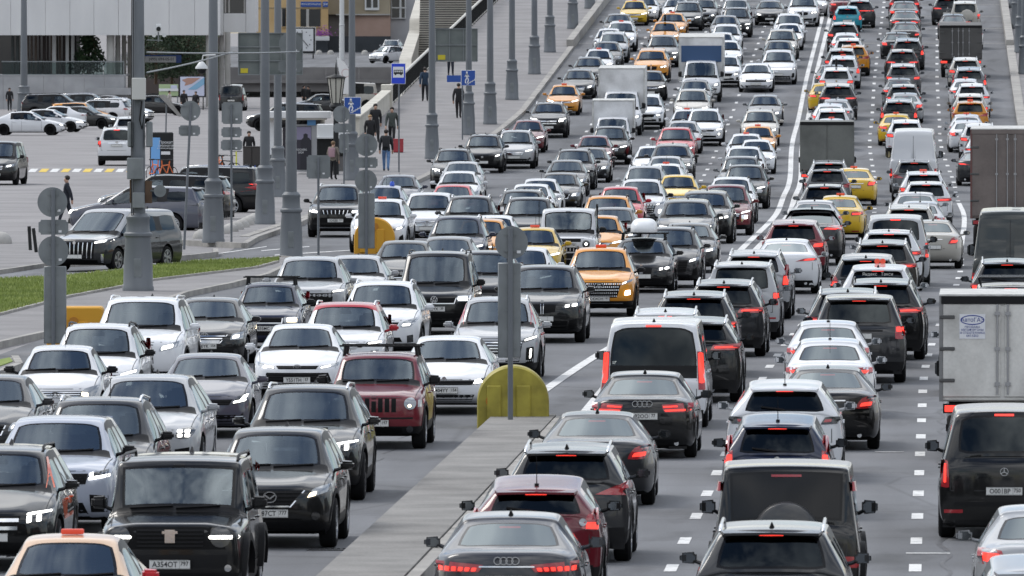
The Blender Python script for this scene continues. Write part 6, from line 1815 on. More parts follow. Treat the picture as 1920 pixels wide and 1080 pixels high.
tree(322, 160, YB + 24, 5.4, 2.4, 'bushy dark tree under the blue banner', True, 2400)
tree(352, 160, YB + 22, 5.2, 2.2, 'dark tree behind the map board', True, 2200)
tree(372, 150, YB + 28, 4.8, 2.0, 'olive tree nearest the columns', False, 1500)
tree(305, 120, YB + 40, 4.6, 2.6, 'thin brown-olive tree in the shade under the building', False, 1200)
tree(345, 118, YB + 42, 4.6, 2.6, 'olive tree above the banner in the shade', False, 1200)
# passage back wall, blue banner, map boards
pwl = empty('passage_wall', at(330, 150, YB + 60)); tag(pwl, 'dark wall at the end of the passage under the building', 'wall')
wpart('wall_panel', pwl, 262, 60, 420, 175, YB + 60, .5, pbr('passage_brown', (.07, .055, .05), .8))
for (x0, x1, y0, y1) in ((270, 300, 70, 96), (306, 330, 70, 96), (340, 372, 70, 92)): wpart('window', pwl, x0, y0, x1, y1, YB + 59.9, .1, 'dark_glass')
bn = empty('blue_banner', at(305, 116, YB + 8)); tag(bn, 'blue and white banner with a phone number behind the big pole', 'banner')
wpart('banner_sheet', bn, 272, 103, 337, 117, YB + 8, .05, 'sign_white'); wpart('banner_edge', bn, 272, 103, 337, 105.5, YB + 7.95, .04, 'sign_blue'); wpart('banner_end', bn, 330, 103, 340, 118, YB + 7.94, .04, 'sign_blue')
adopt(link('lettering', text_mesh('(495) 694-05-01', .30, 'ink', .004), None, at(303, 111, YB + 7.9), (math.pi / 2, 0, 0)), bn)
mb = empty('map_board', at(360, 205, 838)); tag(mb, 'framed map board with blue river and brown terrain', 'information board')
pbr('map_pale', (.55, .58, .72), .5); pbr('map_brown', (.42, .24, .19), .6); pbr('map_river', (.22, .42, .60), .5); pbr('map_green', (.36, .46, .26), .6)
wpart('frame', mb, 336, 142, 385, 181, 838, .08, 'iron_black'); wpart('sheet', mb, 338, 144, 383, 180, 837.95, .04, 'map_pale')
def mpoly(par, nm, pts, mat, Y):
    bm = bmesh.new(); bm.faces.new([bm.verts.new(at(x, y, Y)) for x, y in pts]); o = link(nm, mesh_from(bm, nm, mat)); return adopt(o, par)
mpoly(mb, 'river', [(352, 168), (383, 145), (383, 158), (368, 168)], 'map_river', 837.93)
mpoly(mb, 'terrain', [(341, 150), (352, 146), (376, 146), (360, 157), (346, 161), (348, 155)], 'map_brown', 837.93)
for x in (340, 381): wpart('leg', mb, x - 1, 180, x + 1, 206, 838, .08, 'iron_black')
mg = empty('garden_board', at(318, 198, 850)); tag(mg, 'pale green picture board left of the map board', 'information board')
wpart('sheet', mg, 298, 158, 334, 180, 850, .06, 'map_green'); wpart('sheet_band', mg, 298, 166, 334, 171, 849.9, .05, 'sign_white'); wpart('light_square', mg, 320, 160, 332, 166, 849.9, .05, 'map_pale')
for x in (300, 332): wpart('leg', mg, x, 180, x + 2, 200, 850, .06, 'sign_back')
tb = hit(311, 250, 0, flat); tbr = empty('tilted_board', tb); tag(tbr, 'tilted board on a single post in front of the map board', 'information board')
bm = bmesh.new(); a, b = at(296, 178, tb.y), at(335, 219, tb.y); u = (b - a)
bm.faces.new([bm.verts.new(v) for v in (a, a + Vector((.45, .5, .02)), b + Vector((.2, .5, .02)), b)]); bmesh.ops.solidify(bm, geom=bm.faces[:], thickness=.06)
adopt(link('panel', mesh_from(bm, 'panel', 'column_stone')), tbr)
bm = bmesh.new(); tube(bm, [tb, at(312, 195, tb.y + .25)], .045, 8); bmesh.ops.recalc_face_normals(bm, faces=bm.faces); adopt(link('post', mesh_from(bm, 'post', 'pole_paint', 40)), tbr)

# ---- embankment street, ochre houses, clock
em = empty('embankment_terrace', at(600, 150, 985)); tag(em, kind='structure')
for i, x in enumerate(range(425, 800, 62)): wpart('granite_block', em, x + .2, 126, x + 61.8, 151, 985, .5, 'granite_wall', .004)
wpart('granite_ledge', em, 425, 150, 800, 156, 984.6, .8, 'granite_wall'); wpart('granite_base', em, 425, 156, 800, 172, 985.2, .8, 'granite_wall')
zt_ = at(600, 126, 985).z
bm = bmesh.new(); bm.faces.new([bm.verts.new(p) for p in ((at(425, 0, 985).x - 12, 985.4, zt_), (at(800, 0, 985).x + 4, 985.4, zt_), (at(800, 0, 985).x + 4, 1130, zt_ + 1.3), (at(425, 0, 985).x - 12, 1130, zt_ + 1.3))])
adopt(link('embankment_road', mesh_from(bm, 'embankment_road', 'asphalt')), em)
YH = 1085.0
oh = empty('ochre_house', at(570, 105, YH)); tag(oh, 'ochre plastered house with blue street plate behind the clock', 'building')
def hp(nm, x0, y0, x1, y1, Y, d, mat): return wpart(nm, oh, x0, y0, x1, y1, Y, d, mat, .004)
hp('wall', 480, -120, 615, 72, YH, 6, 'ochre_plaster'); hp('plinth', 480, 70, 615, 104, YH - .15, 6, 'dark_plinth')
for x0, x1, y0, y1 in ((527.5, 536, 16, 50), (563.5, 601, 17, 50)):
    wn = hp('window', x0, y0, x1, y1, YH - .06, .1, 'dark_glass')
    hp('window_frame', (x0 + x1) / 2 - 8 if x1 - x0 > 20 else x0, y0, (x0 + x1) / 2 - 3 if x1 - x0 > 20 else x0 + 1.5, y1, YH - .12, .08, 'column_stone'); hp('window_sill', x0 - 1, y1, x1 + 1, y1 + 1.5, YH - .2, .25, 'ochre_plaster')
hp('wall_moulding', 480, 14, 615, 15.2, YH - .08, .1, 'olive_plaster')
pl = hp('street_plate', 564, 3, 602, 13, YH - .1, .06, 'sign_blue'); hp('number_plate', 605, 3, 615, 13, YH - .1, .06, 'sign_blue')
adopt(link('lettering', text_mesh('МОСКВОРЕЦКАЯ', .24, 'sign_white', .004), None, at(583, 8, YH - .13), (math.pi / 2, 0, 0)), oh)
adopt(link('lettering', text_mesh('3/4', .34, 'sign_white', .004), None, at(610, 8, YH - .13), (math.pi / 2, 0, 0)), oh)
gh = empty('olive_house', at(670, 105, YH + 2)); tag(gh, 'olive and pink house with white window and dark plinth', 'building')
def gp(nm, x0, y0, x1, y1, Y, d, mat): return wpart(nm, gh, x0, y0, x1, y1, Y, d, mat, .004)
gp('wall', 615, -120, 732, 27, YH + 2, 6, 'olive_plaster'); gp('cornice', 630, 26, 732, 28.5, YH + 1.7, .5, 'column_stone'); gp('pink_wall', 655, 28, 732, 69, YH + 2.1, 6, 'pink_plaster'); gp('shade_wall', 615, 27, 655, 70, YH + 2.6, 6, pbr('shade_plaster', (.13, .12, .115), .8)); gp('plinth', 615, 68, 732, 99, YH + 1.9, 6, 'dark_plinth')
gp('window_frame', 684, -30, 711, 19, YH + 1.8, .2, 'frame_white'); gp('window', 687, -30, 696, 14, YH + 1.75, .1, 'dark_glass'); gp('window', 699.5, -30, 708, 14, YH + 1.75, .1, 'dark_glass')
wh = empty('grey_house', at(750, 105, YH + 4)); tag(wh, 'grey-white plastered house with tall white-framed window', 'building')
def kp(nm, x0, y0, x1, y1, Y, d, mat): return wpart(nm, wh, x0, y0, x1, y1, Y, d, mat, .004)
kp('wall', 732, -120, 800, 100, YH + 4, 6, 'grey_plaster'); kp('window_frame', 733.5, -30, 761, 35, YH + 3.7, .2, 'frame_white'); kp('window', 735, -30, 749, 33, YH + 3.65, .1, 'dark_glass'); kp('window', 753, -30, 759, 33, YH + 3.65, .1, 'dark_glass'); kp('transom', 733, 13.5, 762, 15.5, YH + 3.6, .1, 'frame_white')
# flower basket on the plinth, flagpole, feather flag
fl = at(603, 72, YH - 2); fo = empty('flower_planter', fl); tag(fo, 'purple flowers in a white planter before the ochre house', 'planter')
bm = bmesh.new()
for i in range(260):
    c = Vector((random.gauss(0, .5), random.gauss(0, .25), .25 + abs(random.gauss(0, .35)))); u = Vector((random.gauss(0, 1), random.gauss(0, 1), random.gauss(0, 1))).normalized() * .07; v = u.orthogonal().normalized() * .07
    bm.faces.new([bm.verts.new(p) for p in (c - u, c + v, c + u, c - v)])
link('flowers', mesh_from(bm, 'flowers', pbr('petal_purple', (.30, .07, .32), .6)), fo)
bm = bmesh.new(); rbox(bm, (0, 0, 0), (1.5, .5, .45), .1); link('planter_box', mesh_from(bm, 'planter_box', 'frame_white', 40), fo)
bm = bmesh.new()
for t in range(3): pass
fp = at(641, 112, 1000); bm.free(); bm = bmesh.new(); lathe(bm, [(.24, 0), (.22, 3), (.25, 3.02), (.25, 3.1), (.21, 3.12), (.19, 9)], 14, (fp.x, fp.y, fp.z)); bmesh.ops.recalc_face_normals(bm, faces=bm.faces)
tag(link('white_mast', mesh_from(bm, 'white_mast', 'frame_white', 40)), 'white mast on the embankment left of the pink wall', 'mast')
ff = at(645, 165, 760); fro = empty('feather_flag', ff); tag(fro, 'white feather flag with a round logo behind the lantern', 'flag')
bm = bmesh.new(); Y = 0
prof = [(-.5, 2.05), (-.35, 2.0), (0, 1.75), (.45, 1.1), (.6, .4), (.62, -.4), (-.15, -.4), (-.3, .9)]
a = [bm.verts.new((x, -.015, z)) for x, z in prof]; b = [bm.verts.new((x, .015, z)) for x, z in prof]
bm.faces.new(a); bm.faces.new(b[::-1])
for i in range(8): bm.faces.new((a[i], a[(i + 1) % 8], b[(i + 1) % 8], b[i]))
bmesh.ops.recalc_face_normals(bm, faces=bm.faces)
link('cloth', mesh_from(bm, 'cloth', 'sign_white'), fro)
bm = bmesh.new(); n = 20
for r0, r1 in ((.28, .25),):
    o1 = [bm.verts.new((.12 + r0 * math.cos(6.283 * i / n), -.02, 1.0 + r0 * math.sin(6.283 * i / n))) for i in range(n)]; o2 = [bm.verts.new((.12 + r1 * math.cos(6.283 * i / n), -.02, 1.0 + r1 * math.sin(6.283 * i / n))) for i in range(n)]
    for i in range(n): bm.faces.new((o1[i], o1[(i + 1) % n], o2[(i + 1) % n], o2[i]))
link('logo', mesh_from(bm, 'logo', pbr('logo_red', (.45, .25, .25), .6)), fro)
bm = bmesh.new(); tube(bm, [(-.5, 0, -1.5), (-.5, 0, 2.05)], .025, 6); link('pole', mesh_from(bm, 'pole', 'sign_back'), fro)
ck = empty('street_clock', at(573, 102, 1040)); tag(ck, 'square white clock with black frame and hands behind the round sign', 'clock')
Yc = 1040.0
wpart('frame', ck, 540, 50.5, 592, 101, Yc, .3, 'frame_white'); wpart('bezel', ck, 541.5, 51.5, 590.5, 99.5, Yc - .08, .1, 'iron_black', .004); wpart('face', ck, 544, 54, 587.5, 96, Yc - .12, .06, 'sign_white', .004)
for i in range(12):
    t = math.radians(30 * i); c = at(566 + 17 * math.sin(t), 75 - 17 * math.cos(t), Yc - .16)
    bm = bmesh.new(); disc(bm, c, .05, .02, 10); adopt(link('hour_mark', mesh_from(bm, 'hour_mark', 'ink')), ck)
for tgt, r in (((578, 87), .035), ((567, 60), .03)):
    bm = bmesh.new(); tube(bm, [at(566, 73, Yc - .18), at(*tgt, Yc - .18)], r, 6); bmesh.ops.recalc_face_normals(bm, faces=bm.faces); adopt(link('hand', mesh_from(bm, 'hand', 'ink')), ck)
for x in (545, 586): wpart('leg', ck, x, 100, x + 2.5, 116, Yc, .15, 'iron_black')
# white low bollards on the embankment kerb
for i, x in enumerate((575, 598, 620, 684, 705)):
    p = at(x, 103, 1070); bm = bmesh.new(); lathe(bm, [(.3, -.3), (.3, .25), (.2, .4), (.05, .45)], 12, (p.x, p.y, p.z)); bmesh.ops.recalc_face_normals(bm, faces=bm.faces)
    tag(link('kerb_bollard', mesh_from(bm, 'kerb_bollard', 'column_stone', 40)), ['leftmost', 'second', 'third', 'fourth', 'rightmost'][i] + ' small stone bollard before the dark plinth of the houses', 'bollard', 'small bollards on the embankment')

# ---- bus shelter, lantern, poster stand, cafe things
sh_ = hit(560, 326, .13, zroad); YS = sh_.y
bs = empty('bus_shelter', sh_); tag(bs, 'bus shelter with white roof and dark advertising poster', 'shelter')
wpart('roof', bs, 498, 209, 620, 222, YS - .6, 2.0, 'facade_white', .03); wpart('roof_edge', bs, 500, 221, 612, 225, YS - .5, 1.7, 'cream_stone')
for x in (505, 584): wpart('post', bs, x, 222, x + 4, 326, YS + .9, .1, 'sign_back')
wpart('poster_frame', bs, 553, 233, 594, 322, YS, .16, 'stone_cladding', .01)
pf = wpart('poster', bs, 556, 237, 584, 318, YS - .02, .03, pbr('poster_dark', (.025, .022, .035), .3), .002)
mpoly(bs, 'poster_sky', [(556.5, 262), (583.5, 262), (583.5, 238), (556.5, 238)], pbr('poster_violet', (.22, .20, .30), .4), YS - .03)
mpoly(bs, 'poster_figure', [(563, 318), (584, 318), (584, 266), (580, 259), (577, 258), (577, 252), (573, 250), (569, 252), (569, 258), (564, 263)], pbr('poster_coat', (.012, .012, .02), .5), YS - .04)
for k, (tx_, y) in enumerate((('МОСКВА', 281), ('2024', 286))): adopt(link('poster_lettering', text_mesh(tx_, .12, 'sign_white', .002), None, at(564, y, YS - .05), (math.pi / 2, 0, 0)), bs)
wpart('blue_sticker', bs, 576, 224, 592, 235, YS - .05, .03, pbr('sticker_blue', (.10, .28, .55), .4), .002)
wpart('side_panel', bs, 505.5, 225, 515, 290, YS + .4, .06, 'sign_white'); wpart('bench', bs, 530, 300, 552, 306, YS + .5, .5, 'sign_back'); wpart('shelter_wall', bs, 530, 238, 548, 312, YS + .8, .06, 'poster_dark')
ln = hit(630, 330, .13, zroad); lo_ = empty('street_lantern', ln); tag(lo_, 'large black framed lantern with milky panes above the bus shelter', 'lantern')
YL = ln.y + 2; c = at(630, 193, YL); top = at(630, 147, YL)
hgt = top.z - c.z
bm = bmesh.new()
for k in range(8):
    a0, a1 = math.pi / 4 * k, math.pi / 4 * (k + 1)
    bm.faces.new([bm.verts.new((c.x + r * math.cos(t), c.y + r * math.sin(t), z)) for r, t, z in ((.22, a0, c.z), (.22, a1, c.z), (.36, a1, top.z), (.36, a0, top.z))])
adopt(link('pane', mesh_from(bm, 'pane', pbr('milk_glass', (.42, .41, .36), .3))), lo_)
for k in range(8):
    t = math.pi / 4 * k; bm = bmesh.new(); tube(bm, [(c.x + .225 * math.cos(t), c.y + .225 * math.sin(t), c.z), (c.x + .365 * math.cos(t), c.y + .365 * math.sin(t), top.z)], .022, 6); bmesh.ops.recalc_face_normals(bm, faces=bm.faces)
    adopt(link('frame_bar', mesh_from(bm, 'frame_bar', 'iron_black')), lo_)
bm = bmesh.new(); lathe(bm, [(.42, 0), (.44, .04), (.40, .08), (.12, .16), (.05, .2), (.03, .55), (.01, .7)], 16, top); bmesh.ops.recalc_face_normals(bm, faces=bm.faces); adopt(link('cap', mesh_from(bm, 'cap', 'iron_black', 40)), lo_)
bm = bmesh.new(); lathe(bm, [(.13, ln.z - c.z), (.11, -.6), (.10, -.35), (.3, -.16), (.25, -.02), (.22, 0)], 14, c); bmesh.ops.recalc_face_normals(bm, faces=bm.faces); adopt(link('post', mesh_from(bm, 'post', 'iron_black', 40)), lo_)
# roadside poster with blue strip, scooters
ps = hit(305, 336, 0, flat); Yp = ps.y
po = empty('poster_stand', ps); tag(po, 'dark poster stand with bright blue strip behind the parked cars', 'poster')
wpart('stand', po, 281, 248, 325, 334, Yp, .2, 'iron_black', .05); wpart('blue_strip', po, 283, 258, 300, 330, Yp - .02, .03, pbr('poster_blue', (.16, .38, .72), .4), .002)
for tx_, y, sz in (('Прокат', 267, .18), ('самокатов', 273, .14), ('и велосипедов', 278, .11)): adopt(link('poster_lettering', text_mesh(tx_, sz, 'sign_white', .002), None, at(311, y, Yp - .03), (math.pi / 2, 0, 0)), po)
wpart('button', po, 302, 284, 319, 290, Yp - .03, .03, 'sign_white', .004)
def scooter(px, py, g, rz, c, label, name='kick_scooter', bike=False):
    p = hit(px, py, 0, g); o = empty(name, p, rz); tag(o, label, 'bicycle' if bike else 'scooter', 'rental bikes and scooters by the plaza')
    rw = .33 if bike else .13; wb_ = 1.05 if bike else .9
    for y in (-wb_ / 2, wb_ / 2):
        bm = bmesh.new(); n = 20; prev = []
        rings = [[bm.verts.new((.02 * math.cos(q), y + (rw - .02 + .02 * math.sin(q)) * math.cos(t), rw + (rw - .02 + .02 * math.sin(q)) * math.sin(t))) for q in (0, 1.57, 3.14, 4.71)] for t in [6.2832 * i / n for i in range(n)]]
        for i in range(n):
            for k in range(4): bm.faces.new((rings[i][k], rings[i][(k + 1) % 4], rings[(i + 1) % n][(k + 1) % 4], rings[(i + 1) % n][k]))
        bmesh.ops.recalc_face_normals(bm, faces=bm.faces); link('wheel', mesh_from(bm, 'wheel', 'rubber'), o)
    bm = bmesh.new()
    if bike:
        h0 = Vector((0, -.35, .95)); s0 = Vector((0, .25, .95)); bb = Vector((0, .05, .35)); hd = Vector((0, -.33, .72)); sd_ = Vector((0, .2, .75))
        for a, b in ((hd, bb), (bb, sd_), (hd, sd_), (bb, (0, wb_ / 2, rw)), (sd_, (0, wb_ / 2, rw)), (hd, (0, -wb_ / 2, rw)), (hd, h0), (sd_, s0)): tube(bm, [a, b], .028, 6)
    else:
        tube(bm, [(0, wb_ / 2, .16), (0, -wb_ / 2 + .12, .16)], .06, 6); tube(bm, [(0, -wb_ / 2, .13), (0, -wb_ / 2 + .18, 1.08)], .035, 6)
        rbox(bm, (0, .3, .22), (.16, .3, .1), .02)
    bmesh.ops.recalc_face_normals(bm, faces=bm.faces); link('frame', mesh_from(bm, 'frame', c, 50), o)
    bm = bmesh.new(); hb_ = (0, -.35, .98) if bike else (0, -.27, 1.08)
    tube(bm, [(-.28, hb_[1], hb_[2]), (.28, hb_[1], hb_[2])], .018, 6); bmesh.ops.recalc_face_normals(bm, faces=bm.faces); link('handlebar', mesh_from(bm, 'handlebar', 'iron_black'), o)
    if bike: bm = bmesh.new(); rbox(bm, (0, .27, .97), (.16, .26, .06), .02); link('saddle', mesh_from(bm, 'saddle', 'iron_black'), o)
pbr('scooter_orange', (.62, .14, .03), .45); pbr('scooter_yellow', (.55, .55, .05), .45); pbr('bike_blue', (.03, .08, .40), .4)
scooter(290, 340, flat, .5, 'scooter_orange', 'orange rental bicycle leaning left before the poster stand', 'rental_bicycle', True)
scooter(312, 341, flat, -.6, 'scooter_orange', 'orange rental bicycle on the right before the poster stand', 'rental_bicycle', True)
scooter(413, 331, flat, .3, 'scooter_orange', 'orange rental bicycle behind the parked SUVs left of the yellow scooter', 'rental_bicycle', True)
scooter(424, 332, flat, 1.0, 'iron_black', 'black rental bicycle left of the yellow scooter', 'rental_bicycle', True)
scooter(442, 328, flat, .1, 'scooter_yellow', 'yellow kick scooter standing by the dark bins')
scooter(470, 352, flat, .6, 'bike_blue', 'blue rental bicycle behind the black SUV', 'rental_bicycle', True)
for i, x in enumerate((464, 481)):
    p = hit(x, 315, 0, flat); bm = bmesh.new(); rbox(bm, (p.x, p.y, .5), (.42, .42, 1.0), .03); rbox(bm, (p.x, p.y, 1.02), (.46, .46, .06), .02)
    tag(link('litter_bin', mesh_from(bm, 'litter_bin', pbr('bin_brown', (.035, .03, .028), .6))), ['left', 'right'][i] + ' dark square litter bin behind the grey lamp post', 'bin', 'dark litter bins')
p = hit(747, 286, .13); p.z += .13; bm = bmesh.new(); rbox(bm, (p.x, p.y, p.z + .30), (.46, .38, .58), .04); rbox(bm, (p.x, p.y, p.z + .61), (.49, .41, .05), .02)
tag(link('red_delivery_crate', mesh_from(bm, 'red_delivery_crate', pbr('crate_red', (.32, .03, .04), .5))), 'red crate standing on the pavement behind the man in jeans', 'crate')
# white counter beside the shelter
p = hit(622, 300, 0, flat); kc = empty('vending_kiosk', hit(610, 300, .0, zroad)); tag(kc, 'low white and black kiosk between shelter and stone wall', 'kiosk')
YK = YS + 4
wpart('counter_top', kc, 594, 233, 660, 258, YK, 1.5, 'frame_white', .03); wpart('dark_front', kc, 594, 260, 655, 292, YK + .1, 1.3, 'iron_black', .02); wpart('canopy', kc, 592, 256, 668, 260, YK - .2, 1.8, 'frame_white')
wpart('kiosk_base', kc, 594, 292, 655, 330, YK + .2, 1.2, 'granite_wall')
# ---------------------------------------------------------------- people
def person(px, py, g, h, face, pose, top, legs, label, hair=(.02, .015, .012), coat=0.0, bag=None, zadd=.13, skin=(.42, .26, .19)):
    p = hit(px, py, zadd, g); p.z += zadd
    sw = {'walk': .16, 'stand': .0, 'slow': .08}[pose]
    J = {'pel': (0, 0, .53, .085), 'sp': (0, .004, .63, .08), 'ch': (0, 0, .745, .10), 'nk': (0, .004, .845, .034), 'hb': (0, -.006, .885, .05), 'ht': (0, -.002, .945, .052), 'nose': (0, -.05, .905, .014)}
    E = [('pel', 'sp'), ('sp', 'ch'), ('ch', 'nk'), ('nk', 'hb'), ('hb', 'ht'), ('hb', 'nose')]
    for s, n in ((1, 'r'), (-1, 'l')):
        ph = sw * s
        J['hip' + n] = (s * .052, 0, .50, .062); J['kn' + n] = (s * .056, -ph * .5 - .012, .275, .044); J['an' + n] = (s * .056, -ph + (.03 if ph < 0 else 0), .05 + (.03 if ph < 0 else 0), .03); J['to' + n] = (s * .062, -ph - .085 + (.02 if ph < 0 else 0), .022, .026)
        J['sh' + n] = (s * .108, 0, .80, .052); J['el' + n] = (s * .142, .02 + ph * .35, .64, .037); J['wr' + n] = (s * .145, -.02 + ph * .8, .50, .026); J['ha' + n] = (s * .142, -.035 + ph * .9, .455, .022)
        E += [('pel', 'hip' + n), ('hip' + n, 'kn' + n), ('kn' + n, 'an' + n), ('an' + n, 'to' + n), ('ch', 'sh' + n), ('sh' + n, 'el' + n), ('el' + n, 'wr' + n), ('wr' + n, 'ha' + n)]
        for k, (dx, dz, dy) in enumerate(((-.012, -.045, -.012), (-.004, -.052, -.004), (.005, -.05, .003), (.012, -.042, .01))):
            J[f'f{k}{n}'] = (s * (.142 + dx), -.035 + ph * .9 + dy, .455 + dz, .008); E.append(('ha' + n, f'f{k}{n}'))
        J['th' + n] = (s * .122, -.06 + ph * .9, .455 - .015, .008); E.append(('ha' + n, 'th' + n))
    ks = list(J); me = bpy.data.meshes.new('body')
    me.from_pydata([tuple(c * h for c in J[k][:3]) for k in ks], [(ks.index(a), ks.index(b)) for a, b in E], [])
    o = bpy.data.objects.new('body_source', me); col.objects.link(o)
    o.modifiers.new('k', 'SKIN'); sv = me.skin_vertices[0].data
    for i, k in enumerate(ks): sv[i].radius = (J[k][3] * h,) * 2; sv[i].use_root = (k == 'pel')
    ss = o.modifiers.new('s', 'SUBSURF'); ss.levels = 1
    dg = bpy.context.evaluated_depsgraph_get()
    bm_me = bpy.data.meshes.new_from_object(o.evaluated_get(dg), depsgraph=dg); bpy.data.objects.remove(o)
    ms = [pbr('skin_%d' % int(skin[0] * 100), skin, .6), noisy('jacket_%d_%d_%d' % tuple(int(c * 999) for c in top), Vector(top) * .8, Vector(top) * 1.15, 12, 4, .85), noisy('trousers_%d_%d_%d' % tuple(int(c * 999) for c in legs), Vector(legs) * .8, Vector(legs) * 1.15, 12, 4, .85), pbr('shoes_dark', (.02, .02, .02), .6)]
    bm_me.materials.clear()
    for m in ms: bm_me.materials.append(m)
    for f in bm_me.polygons:
        x, y, z = f.center / h
        arm = abs(x) > .118 and z < .66
        if z > .848: mi = 0
        elif arm and z < .50: mi = 0
        elif z < .04: mi = 3
        elif z < .49 - coat: mi = 2
        else: mi = 1
        f.material_index = mi
    bm_me.shade_smooth()
    root = empty('person', p, face); tag(root, label, 'person', 'people on foot')
    link('body', bm_me, root)
    if hair:
        bm = bmesh.new(); bmesh.ops.create_uvsphere(bm, u_segments=14, v_segments=9, radius=1)
        for v in bm.verts: v.co = (v.co.x * .056 * h, (v.co.y * .06 + .012) * h, (.945 + v.co.z * .052) * h)
        bmesh.ops.delete(bm, geom=[v for v in bm.verts if v.co.y < -.03 * h and v.co.z < .95 * h or v.co.z < .895 * h], context='VERTS')
        link('hair', mesh_from(bm, 'hair', pbr('hair_%d' % int(hair[0] * 999), hair, .7), 60), root)
    if bag:
        bm = bmesh.new(); rbox(bm, (0, .115 * h, .70 * h), (.17 * h, .09 * h, .24 * h), .03)
        bo = link('backpack', mesh_from(bm, 'backpack', pbr('bag_%d' % int(bag[0] * 999), bag, .7), 40), root)
    return root
K = (.010, .010, .012)
person(18, 208, flat, 1.75, .3, 'stand', K, K, 'person in black coat by the terrace wall at far left', zadd=0)
person(125, 421, flat, 1.76, -1.5, 'walk', (.012, .015, .024), (.016, .02, .03), 'man in dark jacket walking left behind the round signs', zadd=0)
person(467, 314, flat, 1.78, .1, 'stand', K, K, 'person in black standing by the dark litter bins', zadd=0)
person(625, 337, zroad, 1.66, 2.8, 'stand', (.20, .175, .145), (.012, .012, .014), 'woman in beige jacket with backpack behind the square sign', (.16, .10, .05), bag=(.35, .22, .25))
person(797, 190, zroad, 1.76, 3.2, 'walk', (.012, .03, .06), (.01, .012, .016), 'person in navy jacket walking up the pavement')
person(860, 222, zroad, 1.76, 3.0, 'slow', K, K, 'person in black walking away beside the farther underpass sign')
person(845, 142, zroad, 1.76, .1, 'slow', K, (.015, .018, .03), 'person half hidden behind the large board on the ramp')
person(704, 268, zroad, 1.86, .2, 'slow', K, K, 'bearded person in black jacket walking down by the stone wall')
person(735, 272, zroad, 1.80, -.1, 'walk', (.045, .055, .05), K, 'person in open grey-green jacket and red shirt walking down')
person(694, 283, zroad, 1.68, .3, 'stand', K, K, 'shorter fair-haired person in black before the stone wall', (.35, .22, .10))
person(724, 321, zroad, 1.84, 3.1, 'walk', (.014, .018, .022), (.10, .19, .36), 'man in blue jeans with backpack walking away up the pavement', bag=(.012, .013, .016))
person(318, 214, flat, 1.72, 1.2, 'stand', (.42, .40, .37), (.36, .36, .36), 'person in white coat before the garden board', zadd=0)
person(345, 214, flat, 1.76, .4, 'stand', K, K, 'left of two people in black before the map board', zadd=0)
person(367, 215, flat, 1.70, -.4, 'stand', K, K, 'right of two people in black before the map board, hooded', zadd=0)
person(570, 202, flat, 1.75, .8, 'stand', K, K, 'left of two dark figures between lamp posts and lantern', zadd=0)
person(578, 203, flat, 1.72, -.8, 'stand', K, K, 'right of two dark figures between lamp posts and lantern', zadd=0)
# ---------------------------------------------------------------- traffic: model colour direction x y [options] | label
COL = {'wht': (.64, .65, .67), 'bei': (.42, .40, .36), 'sil': (.34, .35, .365), 'gry': (.115, .12, .128), 'dgr': (.020, .021, .0235), 'blk': (.003, .0031, .0034),
 'nav': (.012, .018, .045), 'red': (.42, .018, .03), 'mar': (.13, .010, .018), 'yel': (.60, .38, .015), 'ora': (.62, .25, .02), 'tea': (.02, .24, .31), 'blu': (.34, .37, .44),
 'grn': (.03, .034, .032), 'pch': (.60, .41, .27), 'dbr': (.05, .045, .04), 'lil': (.075, .075, .10), 'mgr': (.045, .047, .055), 'slt': (.085, .09, .115)}
CNAME = {'wht': 'white', 'bei': 'beige', 'sil': 'silver', 'gry': 'grey', 'dgr': 'dark grey', 'blk': 'black', 'nav': 'dark blue', 'red': 'red', 'mar': 'burgundy', 'yel': 'yellow', 'ora': 'orange',
 'tea': 'turquoise', 'blu': 'blue-grey', 'grn': 'dark green-grey', 'pch': 'peach', 'dbr': 'brownish grey', 'lil': 'lilac grey'}
